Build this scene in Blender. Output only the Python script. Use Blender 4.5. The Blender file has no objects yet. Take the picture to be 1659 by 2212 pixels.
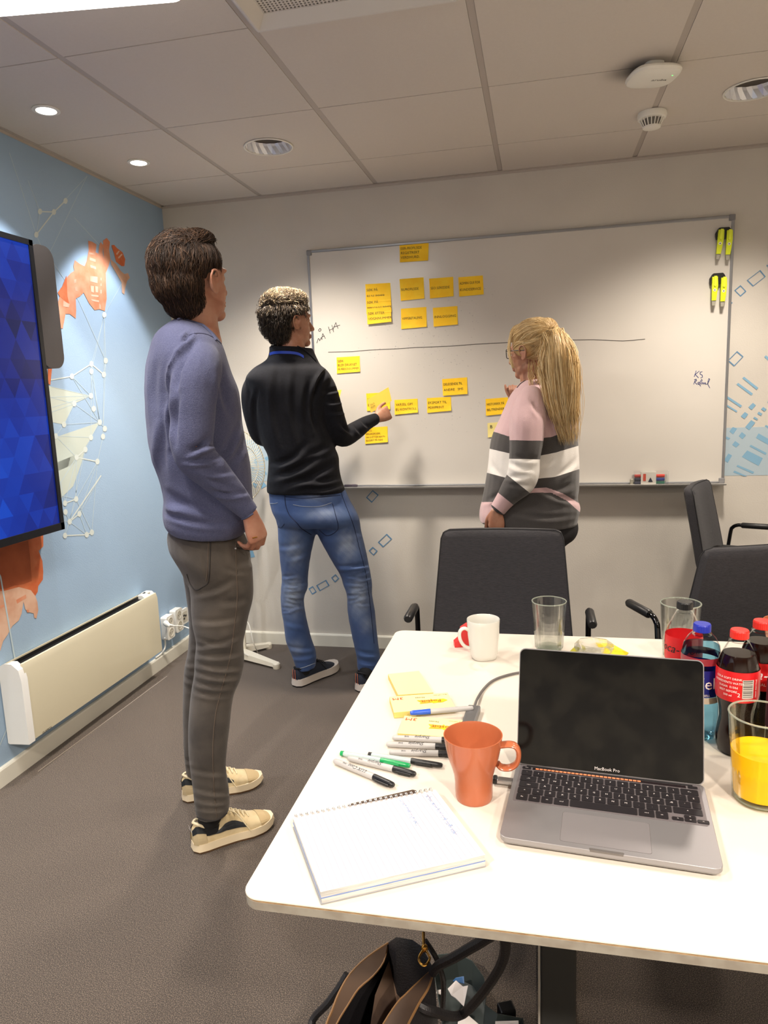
import bpy, bmesh, math, random
import numpy as np
from mathutils import Vector, Matrix, noise
from mathutils.bvhtree import BVHTree
random.seed(7); rng = np.random.default_rng(7)
C = bpy.context.scene.collection
PI = math.pi
# ------------------------------------------------------------ camera
FPX, YAW, PIT, ROL = 1532.607, -0.2185005, -0.1640076, 0.0380586
CAM = Vector((1.93101, -3.60648, 1.36308))
cy, sy, cp, sp = math.cos(YAW), math.sin(YAW), math.cos(PIT), math.sin(PIT)
_f = Vector((sy*cp, cy*cp, sp)); _r = Vector((cy, -sy, 0)); _d = -_r.cross(_f)
cr, sr = math.cos(ROL), math.sin(ROL)
CR, CD, CF = cr*_r + sr*_d, -sr*_r + cr*_d, _f
cam = bpy.data.objects.new('camera', bpy.data.cameras.new('camera')); C.objects.link(cam)
cam.matrix_world = Matrix(((CR.x, -CD.x, -CF.x, CAM.x), (CR.y, -CD.y, -CF.y, CAM.y), (CR.z, -CD.z, -CF.z, CAM.z), (0, 0, 0, 1)))
cam.data.sensor_fit = 'HORIZONTAL'; cam.data.sensor_width = 36; cam.data.lens = FPX/1659*36
cam.data.clip_start = .02
bpy.context.scene.camera = cam
S = bpy.context.scene
S.view_settings.view_transform = 'Standard'; S.view_settings.look = 'None'; S.view_settings.gamma = 1
S.view_settings.use_curve_mapping = False
S.view_settings.exposure = 0.07
# world: dim grey, the room is closed
w = bpy.data.worlds.new('world'); S.world = w; w.use_nodes = True
w.node_tree.nodes['Background'].inputs[0].default_value = (.8, .85, 1, 1)
w.node_tree.nodes['Background'].inputs[1].default_value = .3
HC, XR, YF = 2.378, 4.75, -5.6       # ceiling height, right wall, wall behind the camera
def ray(u, v): return CF + CR*((u-829.5)/FPX) + CD*((v-1106)/FPX)
def onZ(u, v, z): d = ray(u, v); return CAM + d*((z-CAM.z)/d.z)
def onY(u, v, y): d = ray(u, v); return CAM + d*((y-CAM.y)/d.y)
def onX(u, v, x): d = ray(u, v); return CAM + d*((x-CAM.x)/d.x)
def onP(u, v, g, n, off): d = ray(u, v); return CAM + d*(((g-CAM).dot(n)+off)/d.dot(n))
WARM = (1, .82, .62); NEUT = (1, .885, .765)
def spot(name, loc, power, size, blend, col, radius=.06, aim=None, parent=None):
    l = bpy.data.lights.new(name, 'SPOT'); l.energy = power; l.spot_size = math.radians(size); l.spot_blend = blend
    l.color = col; l.shadow_soft_size = radius
    o = bpy.data.objects.new(name, l); C.objects.link(o); o.location = loc
    if aim is not None: o.rotation_euler = (Vector(aim)-Vector(loc)).to_track_quat('-Z', 'Y').to_euler()
    return o
# positions of the recessed downlights (x, y); the first two are in the picture
DOWN = [(.853, -.665), (2.675, -.665), (.853, -2.45), (2.675, -2.45), (4.2, -.9), (3.9, -2.45), (.853, -4.2), (2.675, -4.2), (3.9, -4.2)]
DOWN_W = 62
SPOTS = [(.267, -1.256), (.267, -.668), (.267, -1.85)]
# ------------------------------------------------------------ materials
def lin(c):
    return tuple(((x/255)/12.92 if x/255 <= .04045 else ((x/255+.055)/1.055)**2.4) for x in c[:3]) + (1,)
MATS = {}
def M(name, col=(128, 128, 128), rough=.5, metal=0, bump=None, mix=None, trans=0, ior=1.45, emis=None, spec=.5, sheen=0, alpha=1, coat=0, stretch=None):
    """mix=(colour2, scale, detail); bump=(scale, distance); all procedural in object space"""
    m = bpy.data.materials.new(name); m.use_nodes = True; nt = m.node_tree; N = nt.nodes; L = nt.links
    b = N['Principled BSDF']; I = b.inputs
    I['Base Color'].default_value = lin(col); I['Roughness'].default_value = rough; I['Metallic'].default_value = metal
    I['Transmission Weight'].default_value = trans; I['IOR'].default_value = ior; I['Specular IOR Level'].default_value = spec
    I['Sheen Weight'].default_value = sheen; I['Alpha'].default_value = alpha; I['Coat Weight'].default_value = coat
    tc = N.new('ShaderNodeTexCoord'); src = tc.outputs['Object']
    if stretch:
        mp = N.new('ShaderNodeMapping'); L.new(src, mp.inputs[0]); mp.inputs['Scale'].default_value = stretch; src = mp.outputs[0]
    if mix:
        n = N.new('ShaderNodeTexNoise'); L.new(src, n.inputs['Vector']); n.inputs['Scale'].default_value = mix[1]; n.inputs['Detail'].default_value = mix[2] if len(mix) > 2 else 2
        r = N.new('ShaderNodeValToRGB'); L.new(n.outputs['Fac'], r.inputs[0])
        k = mix[3] if len(mix) > 3 else .12
        r.color_ramp.elements[0].position = .5-k; r.color_ramp.elements[1].position = .5+k
        r.color_ramp.elements[0].color = lin(col); r.color_ramp.elements[1].color = lin(mix[0])
        L.new(r.outputs[0], I['Base Color'])
    if bump:
        n = N.new('ShaderNodeTexNoise'); L.new(src, n.inputs['Vector']); n.inputs['Scale'].default_value = bump[0]; n.inputs['Detail'].default_value = 3
        q = N.new('ShaderNodeBump'); q.inputs['Distance'].default_value = bump[1]; q.inputs['Strength'].default_value = 1
        L.new(n.outputs['Fac'], q.inputs['Height']); L.new(q.outputs[0], I['Normal'])
    if emis: I['Emission Color'].default_value = lin(emis[0]); I['Emission Strength'].default_value = emis[1]
    MATS[name] = m; return m
# ------------------------------------------------------------ mesh helpers
class MB:
    def __init__(s): s.v = []; s.f = []; s.mi = []; s.k = 0
    def add(s, vs, fs):
        o = len(s.v); s.v += [tuple(x) for x in vs]; s.f += [tuple(i+o for i in f) for f in fs]; s.mi += [s.k]*len(fs); return s
    def box(s, c, d, rot=None, bev=0):
        c = Vector(c); hx, hy, hz = d[0]/2, d[1]/2, d[2]/2
        if bev:
            b = min(bev, hx*.99, hy*.99, hz*.99); vs = []
            bm = bmesh.new(); bmesh.ops.create_cube(bm, size=1)
            for x in bm.verts: x.co = Vector((x.co.x*d[0], x.co.y*d[1], x.co.z*d[2]))
            bmesh.ops.bevel(bm, geom=bm.edges[:], offset=b, segments=2, affect='EDGES', profile=.5)
            bm.verts.index_update(); vs = [x.co.copy() for x in bm.verts]; fs = [[x.index for x in f.verts] for f in bm.faces]; bm.free()
        else:
            vs = [Vector((x*hx, y*hy, z*hz)) for x, y, z in ((-1,-1,-1),(1,-1,-1),(1,1,-1),(-1,1,-1),(-1,-1,1),(1,-1,1),(1,1,1),(-1,1,1))]
            fs = [(3,2,1,0),(4,5,6,7),(0,1,5,4),(1,2,6,5),(2,3,7,6),(3,0,4,7)]
        if rot is not None: vs = [rot @ x for x in vs]
        return s.add([x+c for x in vs], fs)
    def quad(s, *p): return s.add(p, [tuple(range(len(p)))])
    def loft(s, rings, cap=True, closed=True):
        n = len(rings[0]); vs = [p for r in rings for p in r]; fs = []
        for i in range(len(rings)-1):
            for j in range(n if closed else n-1):
                a, b = i*n+j, i*n+(j+1) % n; fs.append((a, b, b+n, a+n))
        if cap: fs.append(tuple(reversed(range(n)))); fs.append(tuple(range((len(rings)-1)*n, len(rings)*n)))
        return s.add(vs, fs)
    def tube(s, pts, r, n=8, cap=True):
        pts = [Vector(p) for p in pts]; rs = r if isinstance(r, (list, tuple)) else [r]*len(pts)
        t = (pts[1]-pts[0]).normalized(); up = Vector((0,0,1)) if abs(t.z) < .9 else Vector((1,0,0))
        a = t.cross(up).normalized(); rings = []
        for i, p in enumerate(pts):
            t = (pts[min(i+1, len(pts)-1)]-pts[max(i-1, 0)]).normalized()
            a = (a - t*a.dot(t)).normalized(); b = t.cross(a)
            rings.append([p + (a*math.cos(2*PI*k/n)+b*math.sin(2*PI*k/n))*rs[i] for k in range(n)])
        return s.loft(rings, cap)
    def lathe(s, prof, n=24, c=(0,0,0), rot=None, cap=True, star=None):
        rings = []
        for q in prof:
            r, z = q[0], q[1]; k = q[2] if len(q) > 2 else 0
            ring = []
            for j in range(n):
                a = 2*PI*j/n; rr = r*(1-k+k*math.cos(PI/10)/math.cos((a % (PI/5))-PI/10)) if k else r
                p = Vector((rr*math.cos(a), rr*math.sin(a), z)); p = rot @ p if rot is not None else p
                ring.append(p+Vector(c))
            rings.append(ring)
        return s.loft(rings, cap)
    def prism(s, poly, z0, z1, T=None):
        n = len(poly); vs = [Vector((x, y, z0)) for x, y in poly]+[Vector((x, y, z1)) for x, y in poly]
        if T is not None: vs = [T @ v for v in vs]
        fs = [tuple(reversed(range(n))), tuple(range(n, 2*n))]+[(i, (i+1) % n, (i+1) % n+n, i+n) for i in range(n)]
        return s.add(vs, fs)
    def build(s, name, mat, parent=None, smooth=False, loc=None):
        me = bpy.data.meshes.new(name); me.from_pydata(s.v, [], s.f)
        ms = mat if isinstance(mat, (list, tuple)) else [mat]
        for m in ms: me.materials.append(m)
        if len(ms) > 1: me.polygons.foreach_set('material_index', s.mi)
        me.update(calc_edges=True)
        bm = bmesh.new(); bm.from_mesh(me); bmesh.ops.recalc_face_normals(bm, faces=bm.faces); bm.to_mesh(me); bm.free()
        if smooth: smooth_mesh(me, smooth if isinstance(smooth, float) else .7)
        return link(name, me, parent, loc)
def smooth_mesh(me, ang=.7):
    me.polygons.foreach_set('use_smooth', [True]*len(me.polygons)); me.set_sharp_from_angle(angle=ang)
def link(name, data, parent=None, loc=None):
    o = bpy.data.objects.new(name, data); C.objects.link(o)
    if parent is not None:
        o.parent = parent; o.matrix_parent_inverse = parent.matrix_world.inverted() if False else Matrix.Translation(-parent.location) if parent.type == 'EMPTY' and not any(parent.rotation_euler) else Matrix.Identity(4)
    if loc is not None: o.location = loc
    return o
def thing(name, label, cat, loc=(0,0,0), group=None):
    """an Empty at the base of a thing; parts are given in world coordinates"""
    o = bpy.data.objects.new(name, None); C.objects.link(o); o.location = loc; o.empty_display_size = .05
    return tag(o, label, cat, group)
def tag(o, label, cat, group=None):
    o['label'] = label; o['category'] = cat
    if group: o['group'] = group
    return o
def struct(o): o['kind'] = 'structure'; return o
def stuff(o): o['kind'] = 'stuff'; return o
def rrect(w, h, r, n=5):
    p = []
    for cx, cy_, a0 in ((w/2-r, h/2-r, 0), (-w/2+r, h/2-r, PI/2), (-w/2+r, -h/2+r, PI), (w/2-r, -h/2+r, 3*PI/2)):
        for k in range(n+1): a = a0+PI/2*k/n; p.append((cx+r*math.cos(a), cy_+r*math.sin(a)))
    return p
def frame(o, x, y, z=None):
    """matrix from origin and axis vectors"""
    o, x, y = Vector(o), Vector(x).normalized(), Vector(y); y = (y - x*y.dot(x)).normalized(); z = x.cross(y)
    return Matrix(((x.x, y.x, z.x, o.x), (x.y, y.y, z.y, o.y), (x.z, y.z, z.z, o.z), (0,0,0,1)))
def text(name, s, T, size, mat, parent, depth=0, align='CENTER', shear=0, sx=1):
    cu = bpy.data.curves.new('t', 'FONT'); cu.body = s; cu.size = size; cu.align_x = align; cu.align_y = 'CENTER'; cu.shear = shear
    cu.resolution_u = 2; cu.extrude = depth
    to = bpy.data.objects.new('t', cu); C.objects.link(to); bpy.context.view_layer.update()
    me = bpy.data.meshes.new_from_object(to.evaluated_get(bpy.context.evaluated_depsgraph_get()))
    bpy.data.objects.remove(to); bpy.data.curves.remove(cu)
    me.transform(T @ Matrix.Diagonal((sx, 1, 1, 1))); me.materials.clear(); me.materials.append(mat); me.name = name
    return link(name, me, parent)
def strokes(name, lines, w, mat, parent, nrm):
    """pen strokes as thin raised ribbons; lines = lists of world points; nrm = surface normal"""
    mb = MB(); nrm = Vector(nrm).normalized()
    for ln in lines:
        ln = [Vector(p)+nrm*.0006 for p in ln]
        for a, b in zip(ln[:-1], ln[1:]):
            t = (b-a)
            if t.length < 1e-6: continue
            s_ = t.normalized().cross(nrm)*w/2; e = t.normalized()*w*.3
            mb.quad(a-s_-e, b-s_+e, b+s_+e, a+s_-e)
    return mb.build(name, mat, parent)
def catmull(pts, k=4):
    """pts: list of equal-length tuples -> smoothly interpolated"""
    A = np.array(pts, float); out = []
    for i in range(len(A)-1):
        p0, p1, p2, p3 = A[max(i-1, 0)], A[i], A[i+1], A[min(i+2, len(A)-1)]
        for j in range(k):
            t = j/k; out.append(.5*((2*p1)+(-p0+p2)*t+(2*p0-5*p1+4*p2-p3)*t*t+(-p0+3*p1-3*p2+p3)*t**3))
    out.append(A[-1]); return out
def vcat(pts, k=4): return [Vector(p) for p in catmull([tuple(p) for p in pts], k)]
# common materials
m_wall = M('wall_paint', (205, 200, 190), .75, bump=(180, .0006), mix=((200, 195, 186), 3, 2))
m_blue = M('mural_blue', (160, 184, 207), .7, bump=(180, .0005), mix=((146, 173, 200), .9, 2, .3))
m_tile = M('ceiling_tile', (214, 206, 196), .95, bump=(350, .0004), mix=((211, 203, 193), 90, 3, .3))
m_grid = M('ceiling_grid', (184, 175, 166), .6)
m_gap = M('ceiling_gap', (84, 78, 72), .9)
m_base = M('baseboard_white', (225, 222, 208), .45)
m_white = M('white_plastic', (238, 236, 226), .35)
m_dark = M('black_plastic', (24, 24, 25), .4)
m_steel = M('brushed_steel', (190, 190, 192), .3, metal=1)
m_chrome = M('chrome', (215, 215, 218), .08, metal=1)
m_alu = M('grey_aluminium', (150, 152, 156), .35, metal=.8)
def carpet():
    m = M('carpet', (78, 70, 64), .95, sheen=.15); nt = m.node_tree; N = nt.nodes; L = nt.links; b = N['Principled BSDF']
    tc = N.new('ShaderNodeTexCoord')
    def noi(sc, d=2):
        n = N.new('ShaderNodeTexNoise'); L.new(tc.outputs['Object'], n.inputs['Vector']); n.inputs['Scale'].default_value = sc; n.inputs['Detail'].default_value = d; return n
    a, c = noi(430, 4), noi(3, 3)
    r = N.new('ShaderNodeValToRGB'); L.new(a.outputs['Fac'], r.inputs[0]); e = r.color_ramp.elements
    e[0].position = .33; e[0].color = lin((36, 30, 26)); e[1].position = .70; e[1].color = lin((146, 128, 110))
    x = e.new(.5); x.color = lin((76, 66, 58))
    mx = N.new('ShaderNodeMix'); mx.data_type = 'RGBA'; mx.blend_type = 'MULTIPLY'; mx.inputs[0].default_value = .35
    L.new(r.outputs[0], mx.inputs[6]); r2 = N.new('ShaderNodeValToRGB'); L.new(c.outputs['Fac'], r2.inputs[0])
    r2.color_ramp.elements[0].color = (.6, .6, .6, 1); r2.color_ramp.elements[1].color = (1, 1, 1, 1); L.new(r2.outputs[0], mx.inputs[7])
    L.new(mx.outputs[2], b.inputs['Base Color'])
    q = N.new('ShaderNodeBump'); q.inputs['Distance'].default_value = .003; L.new(a.outputs['Fac'], q.inputs['Height']); L.new(q.outputs[0], b.inputs['Normal'])
    return m
m_carpet = carpet()
# ------------------------------------------------------------ the room
struct(MB().box((XR/2, YF/2, -.03), (XR+.2, -YF+.2, .06)).build('floor', m_carpet))
wb = struct(MB().box((XR/2, .05, HC/2), (XR+.2, .1, HC+.1)).build('wall_back', m_wall))
wl = struct(MB().box((-.05, YF/2, HC/2), (.1, -YF, HC+.1)).build('wall_left', m_blue))
struct(MB().box((XR+.05, YF/2, HC/2), (.1, -YF, HC+.1)).build('wall_right', m_wall))
struct(MB().box((XR/2, YF-.05, HC/2), (XR+.2, .1, HC+.1)).build('wall_front', m_wall))
ceil = struct(MB().box((XR/2, YF/2, HC+.06), (XR+.2, -YF+.2, .04)).build('ceiling', m_gap))
# floor seam strip near the heater
a, b = onZ(82, 1667, 0), onZ(361, 1461, 0)
MB().box(((a+b)/2+Vector((0, 0, .0008))), (.003, (b-a).length, .0016), Matrix.Rotation(math.atan2(-(b-a).x, (b-a).y), 3, 'Z')).build('carpet_seam', M('seam_thread', (150, 140, 128), .9), bpy.data.objects['floor'])
def baseboard(name, pts):
    mb = MB()
    for (x0, y0), (x1, y1), n in pts:
        d = Vector((x1-x0, y1-y0, 0)); L_ = d.length; d.normalize(); n = Vector(n)
        prof = [(0, 0), (.014, 0), (.014, .062), (.011, .068), (0, .07)]
        mb.loft([[Vector((x0, y0, 0))+n*p+Vector((0, 0, z)) for p, z in prof], [Vector((x1, y1, 0))+n*p+Vector((0, 0, z)) for p, z in prof]])
    return struct(mb.build(name, m_base))
baseboard('baseboard_back', [((0, 0), (XR, 0), (0, -1, 0))])
baseboard('baseboard_left', [((0, YF), (0, 0), (1, 0, 0))])
baseboard('baseboard_right', [((XR, YF), (XR, 0), (-1, 0, 0))])
# ceiling tiles on a T-bar grid
gx = [0, .554]+[.554+.6*k for k in range(1, 8)]; gx = [g for g in gx if g < XR]+[XR]
gy = [0, -.382]+[-.382-.592*k for k in range(1, 10)]; gy = [g for g in gy if g > YF]+[YF]
LIGHTX = {}
vent_cell = (2, 3)   # gx[2]..gx[3], gy[3]..gy[4]
tile_cache = {}
for i in range(len(gx)-1):
    for j in range(len(gy)-1):
        if (i, j) == vent_cell: continue
        x0, x1, y1, y0 = gx[i]+(.011 if i else 0), gx[i+1]-.011, gy[j]-(.0025 if j else 0), gy[j+1]+.0025
        holes = [(x, y, r) for (x, y), r in [(d, .095) for d in DOWN]+[(s_, .036) for s_ in SPOTS] if x0 < x < x1 and y0 < y < y1]
        key = (round(x1-x0, 3), round(y1-y0, 3))
        if not holes and key in tile_cache: me = tile_cache[key]
        else:
            mb = MB(); w_, h_ = (x1-x0)/2, (y1-y0)/2; cx, cy_ = (x0+x1)/2, (y0+y1)/2
            if not holes: mb.box((0, 0, .01), (2*w_, 2*h_, .02))
            else:
                hx, hy, r = holes[0][0]-cx, holes[0][1]-cy_, holes[0][2]; n = 48; inn = []; out = []
                for k in range(n):
                    a = 2*PI*k/n; c_, s_ = math.cos(a), math.sin(a); inn.append((hx+r*c_, hy+r*s_))
                    t = min(((w_-hx)/c_ if c_ > 1e-6 else (-w_-hx)/c_ if c_ < -1e-6 else 9), ((h_-hy)/s_ if s_ > 1e-6 else (-h_-hy)/s_ if s_ < -1e-6 else 9))
                    out.append((hx+t*c_, hy+t*s_))
                # snap the nearest outer samples to the corners
                for X_, Y_ in ((w_, h_), (-w_, h_), (-w_, -h_), (w_, -h_)):
                    k = min(range(n), key=lambda q: (out[q][0]-X_)**2+(out[q][1]-Y_)**2); out[k] = (X_, Y_)
                mb.loft([[Vector((x, y, .02)) for x, y in inn], [Vector((x, y, 0)) for x, y in inn], [Vector((x, y, 0)) for x, y in out], [Vector((x, y, .02)) for x, y in out]], cap=False)
            me = bpy.data.meshes.new('ceiling_tile'); me.from_pydata(mb.v, [], mb.f); me.materials.append(m_tile); me.update()
            if not holes: tile_cache[key] = me
        link('ceiling_tile', me, ceil, ((x0+x1)/2, (y0+y1)/2, HC+.0015*((i*7+j*3) % 3)/2))
for g in gx[1:-1]:
    MB().box((g, YF/2, HC+.0082), (.0205, -YF-.01, .012)).build('grid_bar', m_grid, ceil)
for g in gy[1:-1]:
    MB().box((XR/2, g, HC+.012), (XR-.01, .012, .012)).build('cross_bar', m_gap, ceil)
ang = [((0, YF), (0, 0), (1, 0, 0)), ((0, 0), (XR, 0), (0, -1, 0))]
mb = MB()
for (x0, y0), (x1, y1), n in ang:
    n = Vector(n); mb.loft([[Vector((x, y, 0))+n*p+Vector((0, 0, z)) for p, z in ((0, HC-.012), (.002, HC-.012), (.002, HC-.002), (.018, HC-.002), (.018, HC), (0, HC))] for x, y in ((x0, y0), (x1, y1))])
struct(mb.build('trim_1', m_grid))
# recessed downlights
m_refl = M('faceted_reflector', (246, 247, 250), .3, metal=.45)
m_lampglow = M('lamp_glow', (255, 255, 255), .4, emis=((240, 244, 255), 45))
m_darkin = M('lamp_inside', (120, 124, 135), .5, metal=.5)
for i, (x, y) in enumerate(DOWN):
    lab = ['round recessed ceiling downlight with faceted reflector above the two men', 'round recessed ceiling downlight cut by the right edge of the photo'][i] if i < 2 else 'round recessed ceiling downlight outside the view of the photo'
    t = thing('recessed_downlight', lab, 'ceiling light', (x, y, HC), None if i < 2 else 'downlights behind the camera')
    mb = MB(); n = 30; rings = []
    for r, z in ((.101, -.001), (.100, -.004), (.095, -.004), (.094, 0)): rings.append([Vector((x+r*math.cos(2*PI*k/n), y+r*math.sin(2*PI*k/n), HC+z)) for k in range(n)])
    mb.loft(rings, cap=False).build('rim', m_white, t, smooth=True)
    mb = MB(); rings = []; n = 32
    for q, (r, z) in enumerate(((.094, 0), (.088, .03), (.078, .06), (.062, .09), (.04, .11))):
        rings.append([Vector((x+r*(1+(.02 if (k+q) % 2 else -.02))*math.cos(2*PI*k/n), y+r*(1+(.02 if (k+q) % 2 else -.02))*math.sin(2*PI*k/n), HC+z)) for k in range(n)])
    mb.loft(rings, cap=False).build('reflector', m_refl, t)
    MB().lathe([(.041, .112), (.041, .1), (.0, .099)], 16, (x, y, HC)).build('lamp_holder', m_darkin, t)
    mb = MB()
    for s_ in (-1, 1): mb.tube([(x+s_*.016-.03, y, HC+.098), (x+s_*.016+.03, y, HC+.098)], .006, 8)
    mb.build('lamp_tube', m_lampglow, t)
    front = y > -1
    mid = y > -3
    l = spot('downlight_lamp', (x, y, HC-.01), (140 if x > 2 else 170) if front else 38 if mid else 205, 122 if front else 140 if mid else 150, 1.0 if front else .7, NEUT, .07); l.parent = t; l.location = (0, 0, -.01)
for i, (x, y) in enumerate(SPOTS):
    lab = ['small lit spotlight in the ceiling nearer the left edge of the photo', 'small lit spotlight in the ceiling nearer the room corner', 'small lit ceiling spotlight outside the photo beside the screen'][i]
    t = thing('ceiling_spotlight', lab, 'spotlight', (x, y, HC))
    MB().lathe([(.036, .004), (.046, -.001), (.046, -.004), (.034, -.005), (.033, .004)], 24, (x, y, HC), cap=False).build('rim', m_white, t, smooth=True)
    MB().lathe([(.035, .006), (.033, .002), (0.001, .001)], 20, (x, y, HC), cap=False).build('lens', M('spot_lens', (255, 255, 255), .3, emis=((255, 244, 230), 14)), t)
    l = spot('spot_lamp', (x, y, HC-.012), 46, 78, .3, (.93, .95, 1), .02, (x-.03, y, 1.0)); q = l.rotation_euler.copy(); l.parent = t; l.location = (0, 0, -.012)
# bright luminaire at the top left
a, b = onZ(-70, 38, 2.30), onZ(400, -1, 2.30)
dx = (b-a).normalized(); dy = Vector((dx.y, -dx.x, 0))
t = thing('ceiling_lamp_panel', 'glaring white light panel on the ceiling at the top left', 'ceiling light', (a+b)/2+dy*.16)
T = frame((a+b)/2+dy*.16, dx, dy)
L0 = (b-a).length
MB().prism(rrect(L0, .32, .03), -.004, .004, T).build('diffuser', M('panel_glow', (255, 255, 255), .5, emis=((255, 247, 238), 5)), t)
MB().prism(rrect(L0*.985, .3, .03), .0041, HC-2.30-.0005, Matrix.Rotation(0, 4, 'Z') @ frame((a+b)/2+dy*.16, dx, -dy)).build('housing', m_white, t)
al = bpy.data.lights.new('panel_lamp', 'AREA'); al.shape = 'RECTANGLE'; al.size = L0*.9; al.size_y = .28; al.energy = 14; al.color = (1, .93, .84)
o = bpy.data.objects.new('panel_lamp', al); C.objects.link(o); o.parent = t; o.location = (0, 0, -.012)
# air vent filling one ceiling cell
x0, x1, y1, y0 = gx[2]+.012, gx[3]-.012, gy[3]-.002, gy[4]+.002; xc, yc = (x0+x1)/2, (y0+y1)/2
t = thing('air_vent', 'square perforated air vent set in the ceiling grid', 'air vent', (xc, yc, HC))
def sq(h, z): return [Vector((xc+sx_*h, yc+sy_*h, HC+z)) for sx_, sy_ in ((-1,-1),(1,-1),(1,1),(-1,1))]
MB().loft([sq(.286, .02), sq(.286, -.012), sq(.272, -.026), sq(.266, -.026), sq(.242, .002), sq(.238, .002)], cap=False).build('frame', M('vent_grey', (214, 210, 204), .5), t)
mb = MB(); mb.box((xc, yc, HC+.012), (.49, .49, .002)).build('backing', m_gap, t)
mb = MB(); n = 46; st = .48/n
for k in range(n+1):
    mb.box((xc-.24+k*st, yc, HC+.003), (st*.45, .48, .0015)); mb.box((xc, yc-.24+k*st, HC+.0035), (.48, st*.45, .0015))
stuff(mb.build('perforated_plate', M('vent_plate', (214, 208, 200), .5), t))
# ------------------------------------------------------------ mural on the left wall (flat print)
m_line = M('mural_line', (182, 200, 208), .7); m_node = M('mural_node', (202, 210, 204), .7)
m_or1 = M('mural_orange', (206, 128, 92), .7, mix=((214, 150, 118), 14, 3)); m_or2 = M('mural_deep_orange', (196, 98, 54), .7, mix=((206, 116, 72), 20, 3)); m_or3 = M('mural_peach', (216, 180, 156), .7, mix=((200, 150, 122), 10, 3))
m_veil = M('mural_veil', (186, 196, 186), .7, mix=((196, 203, 190), 4, 2))
m_or4 = M('mural_rust', (160, 78, 42), .7, mix=((190, 100, 58), 8, 4, .2))
def wallpoly(name, polys, mat, lift, X=0.0):
    mb = MB()
    for p in polys: mb.add([onX(u, v, X)+Vector((lift, 0, 0)) for u, v in p], [tuple(range(len(p)))])
    return mb.build(name, mat, wl)
# nodes
nd = {'a': (86, 457), 'b': (116, 458), 'c': (78, 507), 'd': (141, 434), 'e': (225, 680), 'f': (197, 786), 'g': (228, 779), 'h': (197, 802), 'i': (224, 809),
      'j': (155, 813), 'k': (196, 855), 'l': (160, 872), 'm': (202, 883), 'n': (215, 912), 'o': (138, 917), 'p': (120, 942), 'q': (226, 926), 'r': (222, 943),
      's': (196, 945), 't': (184, 971), 'u': (165, 988), 'v': (210, 997), 'w': (164, 1078), 'x': (140, 1087), 'y': (141, 1106), 'z': (171, 1110), 'A': (150, 1127),
      'B': (140, 1157), 'C': (187, 1155), 'D': (198, 1150), 'E': (274, 596)}
R_ = lambda p, r, n=14: [(p[0]+r*.82*math.cos(2*PI*k/n), p[1]+r*1.15*math.sin(2*PI*k/n)) for k in range(n)]
wallpoly('mural_dots', [R_(p, 5.6 if k != 'E' else 5) for k, p in nd.items()], m_node, .0012)
def seg(a, b, w=1.0):
    a, b = Vector(a), Vector(b); d = (b-a).normalized(); n = Vector((-d.y, d.x))*w; return [tuple(a+n), tuple(b+n), tuple(b-n), tuple(a-n)]
P_ = lambda k: nd[k] if isinstance(k, str) else k
thick = [('a','b'),('b','c'),('b','d'),('f','j'),('f','i'),('u','t'),('u','v'),('B','C'),('x','w'),('A','z'),('j',(108,821)),('C','D'),('A',(218,1027))]
thin = ['ed' and ('b',(188,380)),('a','c'),((60,390),'a'),((20,330),'c'),('c',(100,560)),((188,380),(100,560)),('e','f'),('e','h'),('e','i'),('e',(264,610)),('f','h'),('h','m'),('i','r'),
        ('j','k'),('j','n'),('k',(110,835)),('k',(112,880)),('k',(112,858)),('l',(108,858)),('l','n'),('l',(112,890)),('n','q'),('n','s'),('n','o'),('g','i'),('g','r'),
        ('o','l'),('p','o'),('p','s'),('s','t'),('s','h'),('v','r'),('v','z'),('v','D'),('u','p'),('u','w'),('u',(126,1050)),('t','A'),('w','v'),('w',(130,1070)),('x','u'),
        ('x',(130,1040)),('y','A'),('y','B'),('z','C'),('z',(218,1027)),('A','C'),('A',(134,1125)),('A','B'),('B','w'),('w','D'),('f','n'),('h','n'),('e','g'),((170,650),'g'),((110,560),(170,650)),((160,470),(215,530))]
wallpoly('mural_lines', [seg(P_(a), P_(b), 1.3) for a, b in thick], m_node, .0010)
wallpoly('mural_thin_lines', [seg(P_(a), P_(b), .55) for a, b in thin], m_line, .0009)
wallpoly('mural_veil', [[(104,833),(196,855),(160,872),(138,917),(112,912)], [(118,945),(215,912),(165,1000),(124,1018)], [(120,1000),(182,975),(176,1000),(158,1050),(128,1080)]], m_veil, .0006)
isl = [(108,672),(118,664),(124,655),(135,620),(145,598),(152,590),(160,585),(158,575),(161,562),(172,570),(182,575),(187,563),(191,540),(190,520),(198,522),(208,528),(206,545),(212,548),(214,530),(217,523),(223,530),(221,545),(224,560),
       (222,520),(230,514),(237,523),(235,540),(238,560),(234,575),(228,590),(230,645),(226,672),(214,668),(204,670),(192,655),(180,632),(172,640),(163,645),(164,670),(163,688),(150,678),(141,678),(135,710),(124,707),(116,725),(113,740),(106,700)]
wallpoly('mural_island', [isl], m_or1, .0013)
wallpoly('mural_island', [[(240,530),(246,529),(252,536),(264,545),(270,560),(268,575),(262,575),(250,565),(246,548)], [(124,632),(134,618),(143,595),(145,640),(150,661),(140,650),(128,640)], [(108,680),(118,680),(130,704),(118,712),(114,733),(108,700)], [(103,795),(112,793),(108,832),(103,828)]], m_or2, .0016)
wallpoly('mural_island', [[(238,560),(250,570),(260,585),(268,592),(276,590),(280,600),(274,607),(270,622),(268,636),(263,632),(262,610),(252,592),(240,572)]], m_or3, .0015)
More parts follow.
